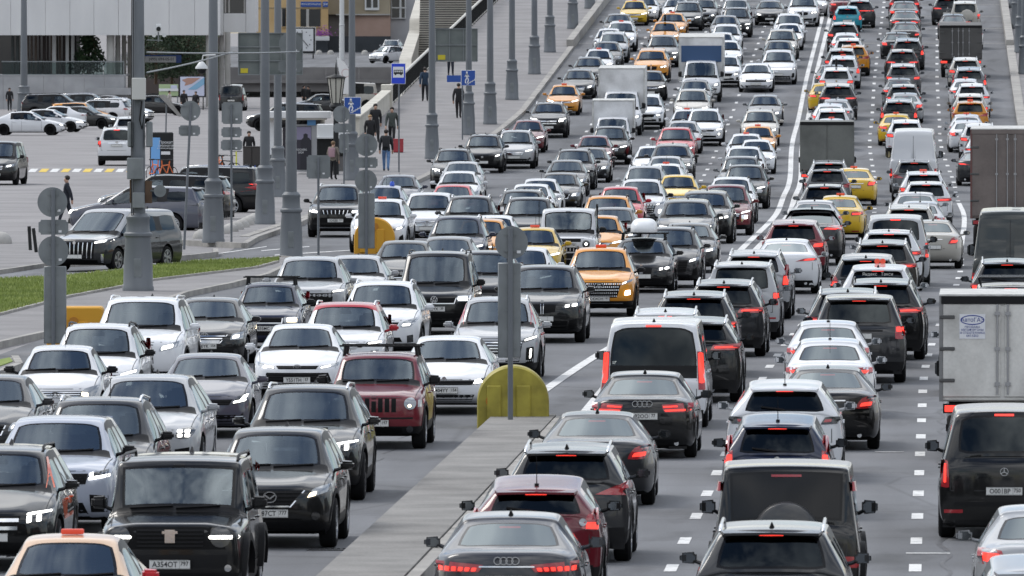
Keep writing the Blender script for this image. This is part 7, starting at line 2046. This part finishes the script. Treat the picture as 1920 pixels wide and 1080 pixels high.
TRAFFIC = '''
tank blk F 342 857 np A354OT 797|boxy black off-roader with round headlights at the front of the oncoming jam
cx5 blk F 525 802 np Y887CT 777|black crossover with winged emblem right behind the boxy black off-roader
gle blk F 580 722|glossy black SUV with three-pronged light signature beside the concrete median
jeep mar F 714 662 np K518EX 197|burgundy off-roader with seven-slot grille and roof rack bars
camry wht F 568 608 np Y551TH 57|white sedan with wide black lower grille and plate ending 57
k5 wht F 843 630 np E404YY 154|white sedan with thin black grille and orange flash beside the yellow barrier
velar blu F 116 781 np T161YK 799|silver-blue SUV with spaced lettering on the hood near the left edge
suvF blk F 4 838 ora2|black crossover with orange pillar cut by the left edge
sedB pch F 136 1003 taxi|peach taxi sedan at the bottom left corner with red roof sign
toua dgr F 192 745|dark SUV with roof rails and whip antenna behind the silver-blue SUV
porsche sil F 282 703|silver SUV with four-point headlights near the left edge
ceed lil F 392 663|dark lilac-grey sedan between the silver SUV and the white sedan
granta wht F 118 648 np M191CX 13|white sedan with X-shaped chrome nose and plate ending 13
sedA dgr F -14 703|dark sedan almost cut off by the left edge
ecl wht F 188 607|white crossover with black shield nose behind the orange barrier block
lx wht F 272 557|large white SUV with chrome roof rails on the left
cam40 blk F 397 558 np A790YK 154|black sedan with wide chrome-framed grille beside the large white SUV
vaz nav F 508 530 np P835MC 190|old dark blue hatchback with black roof rack bars
jol sil F 585 481|silver SUV with tall vertical-bar grille near the grass island
sedA sil F 669 479|silver sedan half hidden behind the silver vertical-grille SUV
mini wht F 650 567 red2|white crossover with red roof and red mirrors
sor wht F 721 527|white SUV with roof rails in front of the black van
vt5 blk F 823 471 np M762YX 39|black passenger van with round chrome emblem
tig8 sil F 935 557 red3 np M728OO 77|silver crossover with slatted chrome grille behind the round sign
x5 blk F 1024 497|black SUV with twin kidney grille next to the orange crossover
tig7 ora F 1127 464 np C434OH 197 taxi|orange taxi crossover with studded chrome grille
bmwt blk F 1207 446|black estate car with white roof box
suvB dgr F 1258 426|dark grey crossover right of the estate with the roof box
lexus blk F 1292 418|black sedan with large spindle grille
suvE dgr F 1288 375|dark grey SUV behind the black spindle-grille sedan
uaz wht F 1067 393 np X264HY 750|boxy white off-roader with snorkel and dirty hood
sedA dgr F 1150 389 np B119KM 77|dark grey sedan between the boxy white off-roader and the dark SUV
sedB yel F 1003 424 taxi|yellow taxi sedan left of the boxy white off-roader
sedB wht F 985 464|white sedan half hidden by the round sign
suvC dgr F 910 470|dark crossover between the black van and the round sign
sedA blk F 760 449|black sedan in front of the round yellow barrier
sedC gry F 842 446|grey sedan behind the black van
suvA nav F 860 402|dark blue SUV left of the yellow taxi sedan
sedB wht F 926 404|white sedan behind the dark blue SUV
hatA ora F 906 413|orange hatchback showing behind the dark blue SUV
suvC dgr F 901 367|dark SUV with roof rails above the dark blue one
qx wht F 807 361|white SUV with oval chrome emblem on its grille
jet wht F 717 373 taxi|white and yellow taxi crossover behind the round yellow barrier
gcher blk F 636 346 np X242EE 777|black SUV with seven-slot grille nearest the left kerb
sedA nav F 748 328|dark blue sedan behind the white taxi crossover
sedB blu F 722 348 beacon|blue-grey sedan with blue beacon behind the white taxi crossover
sedA red F 850 346|red sedan behind the white oval-emblem SUV
sedA wht F 862 321|white sedan at the kerb behind the red one
sedC sil F 868 303|silver sedan at the kerb behind the white one
suvF dgr F 851 279|dark crossover at the kerb foot of the ramp
suvB blk F 908 252|black crossover in front of the silver SUV at the kerb
suvA sil F 968 244
sedB mar F 991 225
gle2 blk F 1030 192|black crossover with star emblem behind the red sedan at the kerb
sedB ora F 1058 159 taxi|orange taxi sedan in the kerb lane of the ramp
sedC blk F 1086 130
sedA dgr F 1105 107
sedB wht F 1123 92 taxi
sedA dgr F 1138 78
suvD sil F 1150 61
sedB wht F 1142 51
suvB wht F 1165 43 taxi
sedC blk F 1160 26
sedB yel F 1190 0 taxi
sedA wht F 1217 -5
suvA dgr F 1231 -20
sedB blk F 1220 133|black sedan just right of the white box truck
suvE ora F 1223 93 |orange crossover left of the truck with blue front
suvC gry F 1243 66
sedB ora F 1247 41 taxi fin
sedA ora F 1261 24 taxi
suvA dgr F 1290 3
sedA wht F 1262 -3
suvD wht F 1213 181
suvA blk F 1144 237
sedB mar F 1115 254
suvB dgr F 1077 280
sedA dgr F 1108 277
sedC dgr F 1063 300
sedA blk F 1051 324
sedB wht F 1014 335
sedA wht F 997 345
suvD dgr F 980 356
suvC dgr F 974 370
suvB ora F 1141 367
hatA ora F 1122 404
hatB red F 1164 350|bright red hatchback left of the white crossover with patterned nose
tig7 wht F 1204 336|white crossover with patterned dark nose
sedB yel F 1272 328|yellow sedan right of the white crossover with patterned nose
suvA sil F 1210 311
sedB wht F 1249 307 taxi
sedA sil F 1249 293
suvE dgr F 1260 271
sedB wht F 1223 274
suvE blk F 1323 359
outl mar F 1362 346|burgundy crossover by the centre line
suvF wht F 1372 332
suvA blk F 1398 309
suvC gry F 1390 293
suvB wht F 1396 275
sedB wht F 1419 262
sedA gry F 1304 150
suvA bei F 1299 167
suvC wht F 1322 204
sedB wht F 1288 205 taxi
sedA sil F 1281 227
suvB red F 1268 239
k5 wht F 1419 119|white sedan with amber indicator by the centre line of the ramp
li wht F 1460 94|white SUV with full-width light bar by the centre line
sedA gry F 1435 178
suvB bei F 1425 206
sedB ora F 1421 236 taxi
sedA wht F 1399 251 taxi
suvD wht F 1361 104
sedB wht F 1364 76
sedA wht F 1352 61
suvB wht F 1362 46
sedA gry F 1361 29
suvC dgr F 1381 14
suvA sil F 1387 -2
lexus blk F 1436 1
x5 wht F 1494 -7
suvB wht F 1480 26
sedB wht F 1479 44
suvA bei F 1466 55
sedA grn F 1461 76
sedB wht F 1527 -16
suvD gry F 1333 -2
a6n mgr B 962 958 np P077TM 799|grey sedan with four-ring emblem and dotted red lights at the bottom edge
juke mar B 1012 890|burgundy small crossover with boomerang tail lights
qash dgr B 1070 829|dark grey crossover with roof rails in front of the burgundy one
cl dgr B 1122 770|dark sedan right of the yellow barrier at the median end
a6 blk B 1212 695 np A192OO 77|black sedan with four-ring emblem and red brake lights
staria wht B 1232 595|white passenger van with tall vertical red lights
suvA wht B 1251 577|white SUV roof showing behind the white passenger van
gle2 blk B 1306 593|black crossover right of the white passenger van
x5 dgr B 1304 545|dark grey SUV with split tail lights behind the white passenger van
rav4 dgr B 1362 523|dark crossover left of the silver SUV with spare wheel
paj sil B 1395 490|silver SUV with spare wheel on its tailgate
suvC sil B 1418 468|silver SUV ahead of the spare-wheel SUV
lift wht B 1476 447|white fastback left of the burgundy crossover
outl mar B 1491 411|burgundy crossover with wide red tail lights
x6 dgr B 1523 390|dark coupe SUV beside the burgundy crossover
sedA sil B 1528 375
sedB yel B 1576 366 taxi|yellow taxi sedan right of the dark coupe SUV
suvB gry B 1547 345
suvD gry B 1552 317
suvA sil B 1554 301
sedA yel B 1601 314 taxi|yellow taxi sedan right of the canvas truck
sedB wht B 1559 222 taxi
suvA wht B 1560 203
sedA wht B 1557 192
sedB sil B 1568 187
high dgr B 1571 156|dark SUV with wide black rear window behind the canvas truck
sedB yel B 1547 155
suvA wht B 1568 126 taxi fin
suvC wht B 1581 106 taxi
sedA dgr B 1560 119
suvA dgr B 1578 90
suvD ora B 1600 84 taxi
suvB wht B 1592 71
sedB wht B 1586 61
suvA blk B 1582 41
hatA tea B 1589 11|turquoise hatchback at the top of the ramp
suvF dgr B 1612 -1
sedB mar B 1580 -12
audi dgr B 1452 976|dark SUV with roof rails cut by the bottom edge
g blk B 1478 861|boxy black off-roader with spare wheel on the back door
note nav B 1462 775|dark blue hatchback with tall red tail lights
macan wht B 1474 711|white coupe SUV with whip antenna
cl blk B 1553 686|black coupe sedan with teardrop tail lights
sedB wht B 1557 633|white sedan with round emblem, nearer of two alike
sedB wht B 1553 600|white sedan ahead of the white sedan with round emblem
rrs dgr B 1611 551|dark grey boxy SUV with one amber-red light
suvA dgr B 1590 538|dark crossover with light roof beside the boxy dark SUV
high blk B 1655 523|black SUV with long L-shaped red lights
jet wht B 1650 495 sign2|white taxi crossover with red sign and lettered rear window
rogue dgr B 1626 475 lern|dark crossover with yellow sticker on its rear window
rav4 dbr B 1656 449|brownish crossover with wide red lights behind the white taxi
suvB wht B 1668 430|white crossover in front of the silver van
mult sil B 1680 402|silver passenger van with rectangular lights
cla bei B 1750 412|beige coupe sedan by the solid white line
suvC bei B 1705 383
sedB sil B 1726 377
sedA sil B 1717 360
suvB wht B 1736 340
suvA wht B 1731 321 taxi
suvD gry B 1714 301
van wht B 1714 241|white panel van with twin rear doors in the middle lane
suvA wht B 1698 224
sedB yel B 1680 213 taxi
suvC dgr B 1686 185
sedA sil B 1697 172
suvB dgr B 1694 159
sedB gry B 1686 146
suvA gry B 1693 119
suvB dgr B 1691 92
suvC dgr B 1702 71
sedA blk B 1681 60
sedC blk B 1698 41
a6 dgr B 1697 20
sedA dgr B 1695 2
suvE mar B 1696 -14
vcl blk B 1882 757 np O001BP 750|black passenger van with single glowing red light on the right
sedA sil B 1958 945|silver sedan cut by the right edge
hatB sil B 1952 1038|silver hatchback cut by the bottom right corner
exped dgr B 1896 530|dark SUV with slatted roof rack showing over the white box truck
suvA dgr B 1888 484|dark SUV in front of the dark panel van
van grn B 1898 390|dark panel van with wide rear doors by the right edge
suvA wht B 1836 231
sedA wht B 1813 225
sedB wht B 1812 214 taxi
suvD ora B 1819 189 taxi
suvA bei B 1818 175
suvB wht B 1822 156
sedB wht B 1810 147 taxi
suvC gry B 1817 125
suvA bei B 1810 107
sedA dgr B 1787 26
sedB wht B 1815 43 taxi
paj bei B 1809 2
suvB dgr B 1776 -6
suvB wht B 1846 252
lift dgr B 1833 282
suvD wht B 1846 585 hid
'''
CAT['audi'] = lambda: mk('suv', 'sedB', 'a6n', L=4.7, W=1.9, H=1.64, rails='chrome')
CAT['exped'] = lambda: mk('boxy', 'lx', 'prado', L=4.8, W=1.90, H=1.84, hr=1.79, wr=.76, hb=1.22, ht=1.18, extra=expedition, fin=0)
def taxi_sign(root, mo, st):
    P = mo.P; bm = bmesh.new()
    if st == 'fin':
        rbox(bm, (0, -.05, P['H'] + .22), (.12, .5, .40), .04); m_ = 'trim'
    elif st == 'sign2':
        for x in (-.066, .066): disc(bm, (x, 0, P['H'] + .05), .065, .08, 18)
        m_ = 'taxi_orange'
    else:
        rbox(bm, (0, 0, P['H'] + .025), (.27, .10, .065), .02); m_ = 'taxi_orange'
    link('taxi_sign', mesh_from(bm, 'taxi_sign', m_, 40), root)
KW = {'sedan': 'sedan', 'suv': 'crossover', 'hatch': 'hatchback', 'boxy': 'off-roader', 'mpv': 'van', 'van': 'panel van'}
CATEG = {'sedan': 'car', 'suv': 'car', 'hatch': 'car', 'boxy': 'car', 'mpv': 'van', 'van': 'van'}
NAME = {'sedan': 'sedan_car', 'suv': 'crossover_car', 'hatch': 'hatchback_car', 'boxy': 'off_road_car', 'mpv': 'passenger_van', 'van': 'panel_van'}
rows = []
for ln in TRAFFIC.strip().split('\n'):
    s, _, lab = ln.partition('|')
    tk = s.split()
    rows.append(dict(model=tk[0], c=tk[1], d=tk[2], x=float(tk[3]), y=float(tk[4]), o=tk[5:], label=lab.strip()))
for r_ in rows: model(r_['model'])
model('cab')
for r_ in rows:
    P = model(r_['model']).P
    h = P['H'] - .015
    p = hit(r_['x'], r_['y'], h)
    r_['Y'] = p.y; r_['X'] = p.x; r_['W'] = P['W']; r_['L'] = P['L']
# trucks: pixel of the roof centre, box size, kind
TRUCKS = [
 dict(k='box', d='F', x=1167, y=126, H=3.15, W=2.22, Lb=4.0, c='wht', box=(.66, .66, .66), label='white box truck in the kerb-side half of the ramp'),
 dict(k='box', d='F', x=1150, y=189, H=2.55, W=1.90, Lb=2.6, c='wht', box=(.62, .63, .64), sm=.86, label='small white box truck with a stained box front of the larger one'),
 dict(k='blue', d='F', x=1316, y=70, H=3.25, W=2.3, Lb=4.6, c='wht', box=(.70, .70, .70), label='white truck with blue panel above the cab'),
 dict(k='canvas', d='B', x=1555, y=229, H=3.05, W=2.2, Lb=4.0, c='wht', box=(.13, .135, .125), label='grey canvas-backed truck by the centre line'),
 dict(k='dark', d='B', x=1805, y=48, H=2.85, W=2.3, Lb=4.2, c='wht', box=(.07, .068, .066), label='truck with dark grey rear doors in the right lane of the ramp'),
 dict(k='trailer', d='B', x=1912, y=244, H=3.95, W=2.5, Lb=9.0, c='wht', box=(.15, .125, .115), label='tall semi-trailer with dirty grey rear doors by the right edge'),
 dict(k='doors', d='B', x=1894, y=557, H=2.80, W=2.13, Lb=3.9, c='wht', box=(.60, .59, .56), label='white box truck with lock rods and a blue oval sticker on its doors'),
]
for t in TRUCKS:
    p = hit(t['x'], t['y'], t['H'] - .02)
    t['X'] = p.x; t['L'] = t['Lb'] + 2.0
    # the measured roof edge is the near one (rear doors) or the box front over the cab
    t['Y'] = p.y + (t['L'] / 2 - .0 if t['d'] == 'B' else t['Lb'] / 2 - 1.6)
    rows.append(t)
# keep vehicles from touching: slide along the road where two share a lane
for it in range(60):
    moved = False
    for r_ in rows: r_['v'] = r_['X'] - TH * (r_['Y'] - 572)
    for i in range(len(rows)):
        a = rows[i]
        for j in range(i + 1, len(rows)):
            b = rows[j]
            dv = b['v'] - a['v']
            if abs(b['Y'] - a['Y']) > 14 or abs(dv) > 2.4: continue
            ov = (a['W'] + b['W']) / 2 + .12 - abs(dv)
            need = (a['L'] + b['L']) / 2 + .7
            gap = abs(b['Y'] - a['Y']) - need
            if ov > 0 and gap < -.01:
                moved = True
                if ov < .75 and -gap > .8:
                    s = 1 if dv > 0 else -1
                    a['X'] -= s * ov * .3; b['X'] += s * ov * .3
                else:
                    s = 1 if b['Y'] > a['Y'] else -1
                    sh = -gap * .5
                    for q, sg in ((a, -s), (b, s)):
                        q['Y'] += sg * sh; q['X'] *= q['Y'] / (q['Y'] - sg * sh)
    if not moved: break
print('relax', it)
# lanes and labels
def lane(r_):
    v = r_['v'] - (bend(r_['Y']) if r_['d'] == 'B' else .3 * bend(r_['Y']))
    if r_['d'] == 'F': return min(3, max(0, int((v - .3) // 3.4)))
    return 4 + min(2, max(0, int((v - 14.5) // 3.4)))
LN = ['oncoming kerb lane', 'second oncoming lane from the kerb', 'third oncoming lane from the kerb', 'oncoming lane beside the centre line', 'outgoing lane beside the centre line', 'middle outgoing lane', 'right-hand outgoing lane']
ORD = 'first second third fourth fifth sixth seventh eighth ninth tenth eleventh twelfth thirteenth fourteenth fifteenth sixteenth seventeenth eighteenth nineteenth twentieth'.split()
TENS = {20: 'twenty', 30: 'thirty', 40: 'forty'}
def ordw(n):
    if n <= 20: return ORD[n - 1]
    if n % 10 == 0: return TENS[n][:-1] + 'ieth'
    return TENS[n - n % 10] + '-' + ORD[n % 10 - 1]
for l in range(7):
    q = sorted([r_ for r_ in rows if lane(r_) == l], key=lambda r_: r_['Y'])
    for n, r_ in enumerate(q): r_['ln'] = l; r_['n'] = n + 1; r_['last'] = (n == len(q) - 1)
GRP = {'F': 'vehicles queueing towards the camera', 'B': 'vehicles driving away up the ramp'}
def slope(y): return math.atan((zroad(y + 2) - zroad(y - 2)) / 4)
def pose(r_):
    y = r_['Y']
    hd = -HEAD - math.atan((bend(y + 5) - bend(y - 5)) / 10) * (1 if r_['d'] == 'B' else .3) + random.gauss(0, .006)
    if r_['d'] == 'F': return Vector((r_['X'], y, zroad(y))), hd, slope(y)
    return Vector((r_['X'], y, zroad(y))), math.pi + hd, -slope(y)
def place_car(r_):
    mo = model(r_['model']); k = mo.kind; o = r_['o']
    loc, rz, rx = pose(r_)
    c = Vector(COL[r_['c']]) * random.uniform(.88, 1.1)
    c2 = COL['red'] if 'red2' in o else (.012, .012, .013)
    root, objs = spawn(mo, NAME[k], loc, rz, rx, c, r_['Y'] < 480, c2, r_['d'])
    taxi = 'taxi' in o or 'sign2' in o
    lab = r_['label']
    if not lab:
        lab = f"{CNAME[r_['c']]} {'taxi ' if taxi else ''}{KW[k]}, {ordw(r_['n'])} vehicle from the camera in the {LN[r_['ln']]}"
    tag(root, lab, CATEG[k], GRP[r_['d']])
    if 'taxi' in o: taxi_sign(root, mo, 'fin' if 'fin' in o else '')
    if 'sign2' in o: taxi_sign(root, mo, 'sign2')
    if 'np' in o:
        i = o.index('np'); plate_text(mo, objs, o[i + 1], o[i + 2], r_['d'] == 'B')
    if r_['Y'] < 300: model_text(mo, root)
    if 'red2' in o:
        for q in objs:
            if q and q.name.startswith('side_mirror'): q.color = (*COL['red'], 1)
    if r_['model'] == 'sedB' and r_['c'] == 'pch':
        for q in objs:
            if q and q.name.startswith('side_mirror'): q.color = (.55, .02, .03, 1)
    if 'beacon' in o:
        bm = bmesh.new(); lathe(bm, [(.09, 0), (.09, .03), (.075, .12), (.05, .15)], 12, (.25, 0, mo.P['H'] - .02))
        link('beacon', mesh_from(bm, 'beacon', pbr('beacon_blue', (.02, .08, .5), .2), 40), root)
    if 'lern' in o:
        y = mo.B.hity(-.42, 1.42, True)
        bm = bmesh.new(); bbox(bm, (-.42, (y or 2.2) + .012, 1.42), (.15, .006, .15))
        link('sticker', mesh_from(bm, 'sticker', pbr('sticker_yellow', (.6, .55, .12), .5)), root)
    if 'sign2' in o:
        z = mo.P['hr'] - .13
        y = mo.B.hity(0, z, True) or 2.2
        link('rear_lettering', text_mesh('Яндекс   Такси', .10, 'plate_white', .002), root, (0, y + .02, z), (math.pi / 2, 0, math.pi))
    if 'ora2' in o or 'red3' in o:
        # coloured pillar wrap on the doors
        cc = (.75, .12, .03) if 'ora2' in o else (.5, .02, .03)
        for q in objs:
            if q and q.name.startswith('door_handle'): q.color = (*cc, 1)
        P = mo.P; L = P['L']
        for s in (1, -1):
            bm = bmesh.new(); prev = None
            for i in range(9):
                t_ = i / 8
                y0 = lerp(P['c0'] * L + .12, P['wt'] * L + .05, t_) - L / 2
                z0 = lerp(P['hc'] + .02, P['H'] - .13, t_)
                cur = []
                for dy in (-.05, .07):
                    x = mo.B.hitx(y0 + dy, z0, s); cur.append(bm.verts.new((x + s * .012, y0 + dy, z0)))
                if prev: bm.faces.new((prev[0], prev[1], cur[1], cur[0]))
                prev = cur
            link('pillar_wrap', mesh_from(bm, 'pillar_wrap', 'paint', 60), root, color=cc)
            bm = bmesh.new(); prev = None
            for i in range(13):
                y0 = lerp(P['c0'] * L + .3, P['c1'] * L - .1, i / 12) - L / 2
                cur = []
                for z0 in (P['belt'] - .35, P['belt'] - .08):
                    x = mo.B.hitx(y0, z0, s); cur.append(bm.verts.new((x + s * .006, y0, z0)))
                if prev: bm.faces.new((prev[0], prev[1], cur[1], cur[0]))
                prev = cur
            link('door_wrap', mesh_from(bm, 'door_wrap', 'paint', 60), root, color=cc)
    return root
def place_truck(t):
    loc, rz, rx = pose(t)
    root = empty('box_truck' if t['k'] != 'trailer' else 'semi_trailer_truck', loc, rz, rx)
    tag(root, t['label'], 'truck', GRP[t['d']])
    L, W, H, Lb = t['L'], t['W'], t['H'], t['Lb']
    mo = model('cab'); sm = t.get('sm', .98)
    for nm, me, par, painted, l in mo.parts: pass
    objs = []
    yc = -L / 2 + 2.35 * sm / 2
    for nm, me, par, painted, l in mo.parts:
        o = bpy.data.objects.new('cab' if nm == 'body' else nm, me); col.objects.link(o)
        if par is None:
            o.parent = root; o.location = (l[0] * sm, l[1] * sm + yc, l[2] * sm); o.scale = (sm, sm, sm)
        else: o.parent = objs[par]
        o.color = (*COL[t['c']], 1); objs.append(o)
    zb = 1.0 if t['k'] != 'trailer' else 1.2
    if t.get('sm', 1) < .9: zb = .75
    y0, y1 = L / 2 - Lb, L / 2
    mname = 'truck_box_' + t['k'] + str(int(t['x']))
    c = Vector(t['box'])
    noisy(mname, c * .6, c * 1.06, 1.1, 9, .6, .05, 20, lo=.25, hi=.6, fine=.06)
    bm = bmesh.new(); rbox(bm, (0, (y0 + y1) / 2, (zb + H) / 2), (W, Lb, H - zb), .03, 0, 1)
    box = link('cargo_box', mesh_from(bm, 'cargo_box', mname), root)
    # light roof edge and corner posts
    fm = noisy('truck_roof_edge', (.40, .40, .38), (.58, .58, .56), 4, 6, .6)
    if t['k'] in ('box', 'doors', 'blue', 'trailer'):
        for s in (1, -1):
            bm = bmesh.new(); bbox(bm, (s * (W / 2 - .02), y0 - .012, (zb + H) / 2), (.07, .03, H - zb)); bbox(bm, (s * (W / 2 - .02), y1 + .012, (zb + H) / 2), (.07, .03, H - zb))
            link('corner_post', mesh_from(bm, 'corner_post', {'doors': pbr('post_grey', (.18, .18, .18), .5), 'trailer': pbr('post_rust', (.12, .05, .045), .6)}.get(t['k'], M['truck_roof_edge'])), root)
        bm = bmesh.new(); bbox(bm, (0, (y0 + y1) / 2, H + .012), (W + .03, Lb + .05, .03))
        link('box_roof', mesh_from(bm, 'box_roof', 'truck_roof_edge'), root)
    if t['k'] == 'blue':
        bm = bmesh.new(); bbox(bm, (0, y0 - .03, (2.0 + H - .42) / 2), (W - .24, .04, H - 2.42))
        link('blue_panel', mesh_from(bm, 'blue_panel', pbr('panel_blue', (.03, .075, .17), .5)), root)
    if t['d'] == 'B':
        # rear doors with hinges, lock rods, lights and plate
        yr = y1
        dark = t['k'] in ('canvas',)
        for s in (1, -1):
            bm = bmesh.new(); rbox(bm, (s * W / 4, yr + .012, (zb + H) / 2 - .03), (W / 2 - .07, .03, H - zb - .22), .008, 0, 1)
            dr = link('rear_door' if not dark else 'canvas_flap', mesh_from(bm, 'rear_door', mname), root)
            if t['k'] in ('doors', 'trailer', 'dark'):
                for rx_ in ((.09,) if t['k'] == 'doors' else (.12, .45)):
                    bm = bmesh.new(); tube(bm, [(s * rx_, yr + .05, zb + .12), (s * rx_, yr + .05, H - .14)], .017, 8)
                    for z in (zb + .3, lerp(zb, H, .5), H - .3): bbox(bm, (s * rx_, yr + .045, z), (.09, .05, .06))
                    bmesh.ops.recalc_face_normals(bm, faces=bm.faces)
                    link('lock_rod', mesh_from(bm, 'lock_rod', pbr('galvanised', (.33, .33, .34), .4, .7)), dr)
                for z in (lerp(zb, H, .2), lerp(zb, H, .5), lerp(zb, H, .8)):
                    bm = bmesh.new(); rbox(bm, (s * (W / 2 - .12), yr + .035, z), (.26, .03, .06), .01, 0, 1)
                    link('door_hinge', mesh_from(bm, 'door_hinge', pbr('hinge_steel', (.09, .09, .09), .5, .5)), dr)
        bm = bmesh.new(); bbox(bm, (0, yr + .022, H - .07), (W - .04, .04, .13))
        link('door_header', mesh_from(bm, 'door_header', 'trim' if t['k'] != 'trailer' else mname), root)
        bm = bmesh.new(); bbox(bm, (0, yr + .0, zb - .12), (W - .1, .12, .16)); bbox(bm, (0, yr - .1, .55), (W - .2, .1, .12))
        link('rear_bumper', mesh_from(bm, 'rear_bumper', 'plastic'), root)
        for s in (1, -1):
            bm = bmesh.new(); rbox(bm, (s * (W / 2 - .25), yr + .075, zb - .12), (.34, .03, .11), .01, 0, 1)
            link('tail_light', mesh_from(bm, 'tail_light', 'lamp_red_lit' if t['k'] != 'trailer' else 'lamp_red'), root)
        bm = bmesh.new(); bbox(bm, (0, yr + .07, .70), (.52, .012, .112)); link('license_plate', mesh_from(bm, 'license_plate', 'plate_white'), root)
        if t['k'] == 'doors':
            st = empty('sticker', (0, 0, 0)); st.parent = root
            z = H - .52; x = W / 2 - .55
            bm = bmesh.new(); bbox(bm, (x, yr + .032, z), (.44, .006, .42)); link('sticker_sheet', mesh_from(bm, 'sticker_sheet', pbr('sticker_white', (.66, .67, .7), .4)), st)
            bm = bmesh.new(); n = 28
            for a_, b_ in ((.205, .085),):
                o1 = [bm.verts.new((x + a_ * math.cos(6.2832 * i / n), yr + .037, z + .11 + b_ * math.sin(6.2832 * i / n))) for i in range(n)]
                o2 = [bm.verts.new((x + (a_ - .018) * math.cos(6.2832 * i / n), yr + .037, z + .11 + (b_ - .018) * math.sin(6.2832 * i / n))) for i in range(n)]
                for i in range(n): bm.faces.new((o1[i], o1[(i + 1) % n], o2[(i + 1) % n], o2[i]))
            link('sticker_oval', mesh_from(bm, 'sticker_oval', pbr('ink_blue', (.03, .05, .25), .5)), st)
            for tx_, zz_, sz in (('АвтоГАЗ', .11, .095), ('ПРОДАЖА', -.01, .05), ('АВТОФУРГОНЫ', -.06, .05), ('И СПЕЦТЕХНИКА', -.11, .05), ('641-5352', -.16, .055)):
                link('sticker_lettering', text_mesh(tx_, sz, 'ink_blue', .001), st, (x, yr + .038, z + zz_), (math.pi / 2, 0, math.pi))
    if t['k'] == 'canvas':
        for i in range(9):
            bm = bmesh.new(); tube(bm, [(-W / 2 + .1 + i * (W - .2) / 8, y1 + .035, zb + .05), (-W / 2 + .1 + i * (W - .2) / 8, y1 + .035, zb + .14)], .015, 5)
            bmesh.ops.recalc_face_normals(bm, faces=bm.faces)
            link('canvas_strap', mesh_from(bm, 'canvas_strap', 'trim'), root)
    bm = bmesh.new()
    for s in (1, -1): bbox(bm, (s * .42, .3, .62 if zb > .8 else .5), (.1, L - .9, .16))
    bbox(bm, (0, (y0 + y1) / 2, zb - .06), (W - .3, Lb - .1, .1))
    link('chassis', mesh_from(bm, 'chassis', 'underside'), root)
    ty, ri = wheel_mesh(.36 if zb > .8 else .31, .22, False)
    r = .36 if zb > .8 else .31
    big = 1.35 if t['k'] == 'trailer' else 1
    for y in [yc - 2.35 * sm / 2 + .36 * 2.35 * sm, L / 2 - 1.3] + ([L / 2 - 2.5] if t['k'] == 'trailer' else []):
        for s in (1, -1):
            o = link('wheel', ty, root, (s * (W / 2 - .22), y, r * big), (0, 0, 0 if s > 0 else math.pi)); o.scale = (big,) * 3
            link('rim', ri, o)
for r_ in rows:
    if 'k' in r_: place_truck(r_)
    else: place_car(r_)
# ---------------------------------------------------------------- parked and crossing vehicles on the plaza
PARK = '''
voyah dgr 216 506 -25|grey and silver minivan with vertical chrome grille turning out of the side street
porsche slt 262 438 -103|blue-grey SUV parked side-on behind the minivan
high blk 312 417 -100|black SUV parked behind the blue-grey one
prado blk 374 404 -98|black boxy car parked closest to the corner lamp post
vcl blk 2 345 -4|black passenger van with star grille at the left edge
prado wht 222 309 180|white SUV seen from behind beside the big pole
suvA wht 241 274 182|white SUV in front of the white one seen from behind
sedA wht 52 253 84|white sedan parked side-on at the left edge, nearest of the row
k5 wht 92 247 80|second white sedan of the parked row
ceed wht 104 241 -100|white sedan facing left in the parked row
sedC blk 157 241 72|black sedan with silver wheels at the end of the parked row
hatA ora 150 234 78|orange-roofed hatchback between the parked white cars
suvB wht 182 233 -105|white crossover with red tail light in the parked row
suvC wht 226 231 70|white SUV in the parked row behind the big pole
high blk 106 222 84|long dark SUV at the back of the parked row
suvA gry 165 219 80|grey SUV at the back of the parked row
sedA gry 208 216 75|grey sedan farthest in the parked row
sedA blk 292 216 95|black sedan behind the big pole near the garden board
van3 dgr 437 207 178|dark van seen from behind beside the sign with three plates
gle blk 536 245 -95|large black SUV parked behind the three lamp posts
uazv bei 652 205 -80|beige van with roof hoop behind the lantern
sedB dgr 600 213 -90|dark sedan parked before the beige van
'''
CAT['van3'] = lambda: mk('mpv', 'vwt', 'mult', L=4.9, W=1.95, H=2.0, mirrors='black')
CAT['uazv'] = lambda: mk('mpv', 'vwt', 'mult', L=4.6, W=1.95, H=2.1, hr=2.0, wr=.82)
for ln in PARK.strip().split('\n'):
    s, _, lab = ln.partition('|'); tk = s.split(); mo = model(tk[0])
    p = hit(float(tk[2]), float(tk[3]), 0, flat)
    root, objs = spawn(mo, NAME[mo.kind], Vector((p.x, p.y, -.02 if p.y > 345 else -.006)), R(float(tk[4])), 0, COL[tk[1]], p.y < 480, COL['sil'], 'B' if tk[0] == 'prado' else 'F')
    tag(root, lab, CATEG[mo.kind], 'vehicles parked on the plaza')
p = at(728, 126, 1010)
mo = model('hatB'); root, objs = spawn(mo, 'hatchback_car', Vector((p.x, 1010, zt_ + (1010 - 985.4) * 1.3 / 144.6)), R(-40), 0, COL['wht'], False); tag(root, 'white hatchback on the raised embankment street', 'car')
p = at(735, 108, 1045)
mo = model('suvA'); root, objs = spawn(mo, 'crossover_car', Vector((p.x, 1045, zt_ + (1045 - 985.4) * 1.3 / 144.6)), R(-5), 0, COL['sil'], False); tag(root, 'silver car behind the white hatchback on the embankment', 'car')
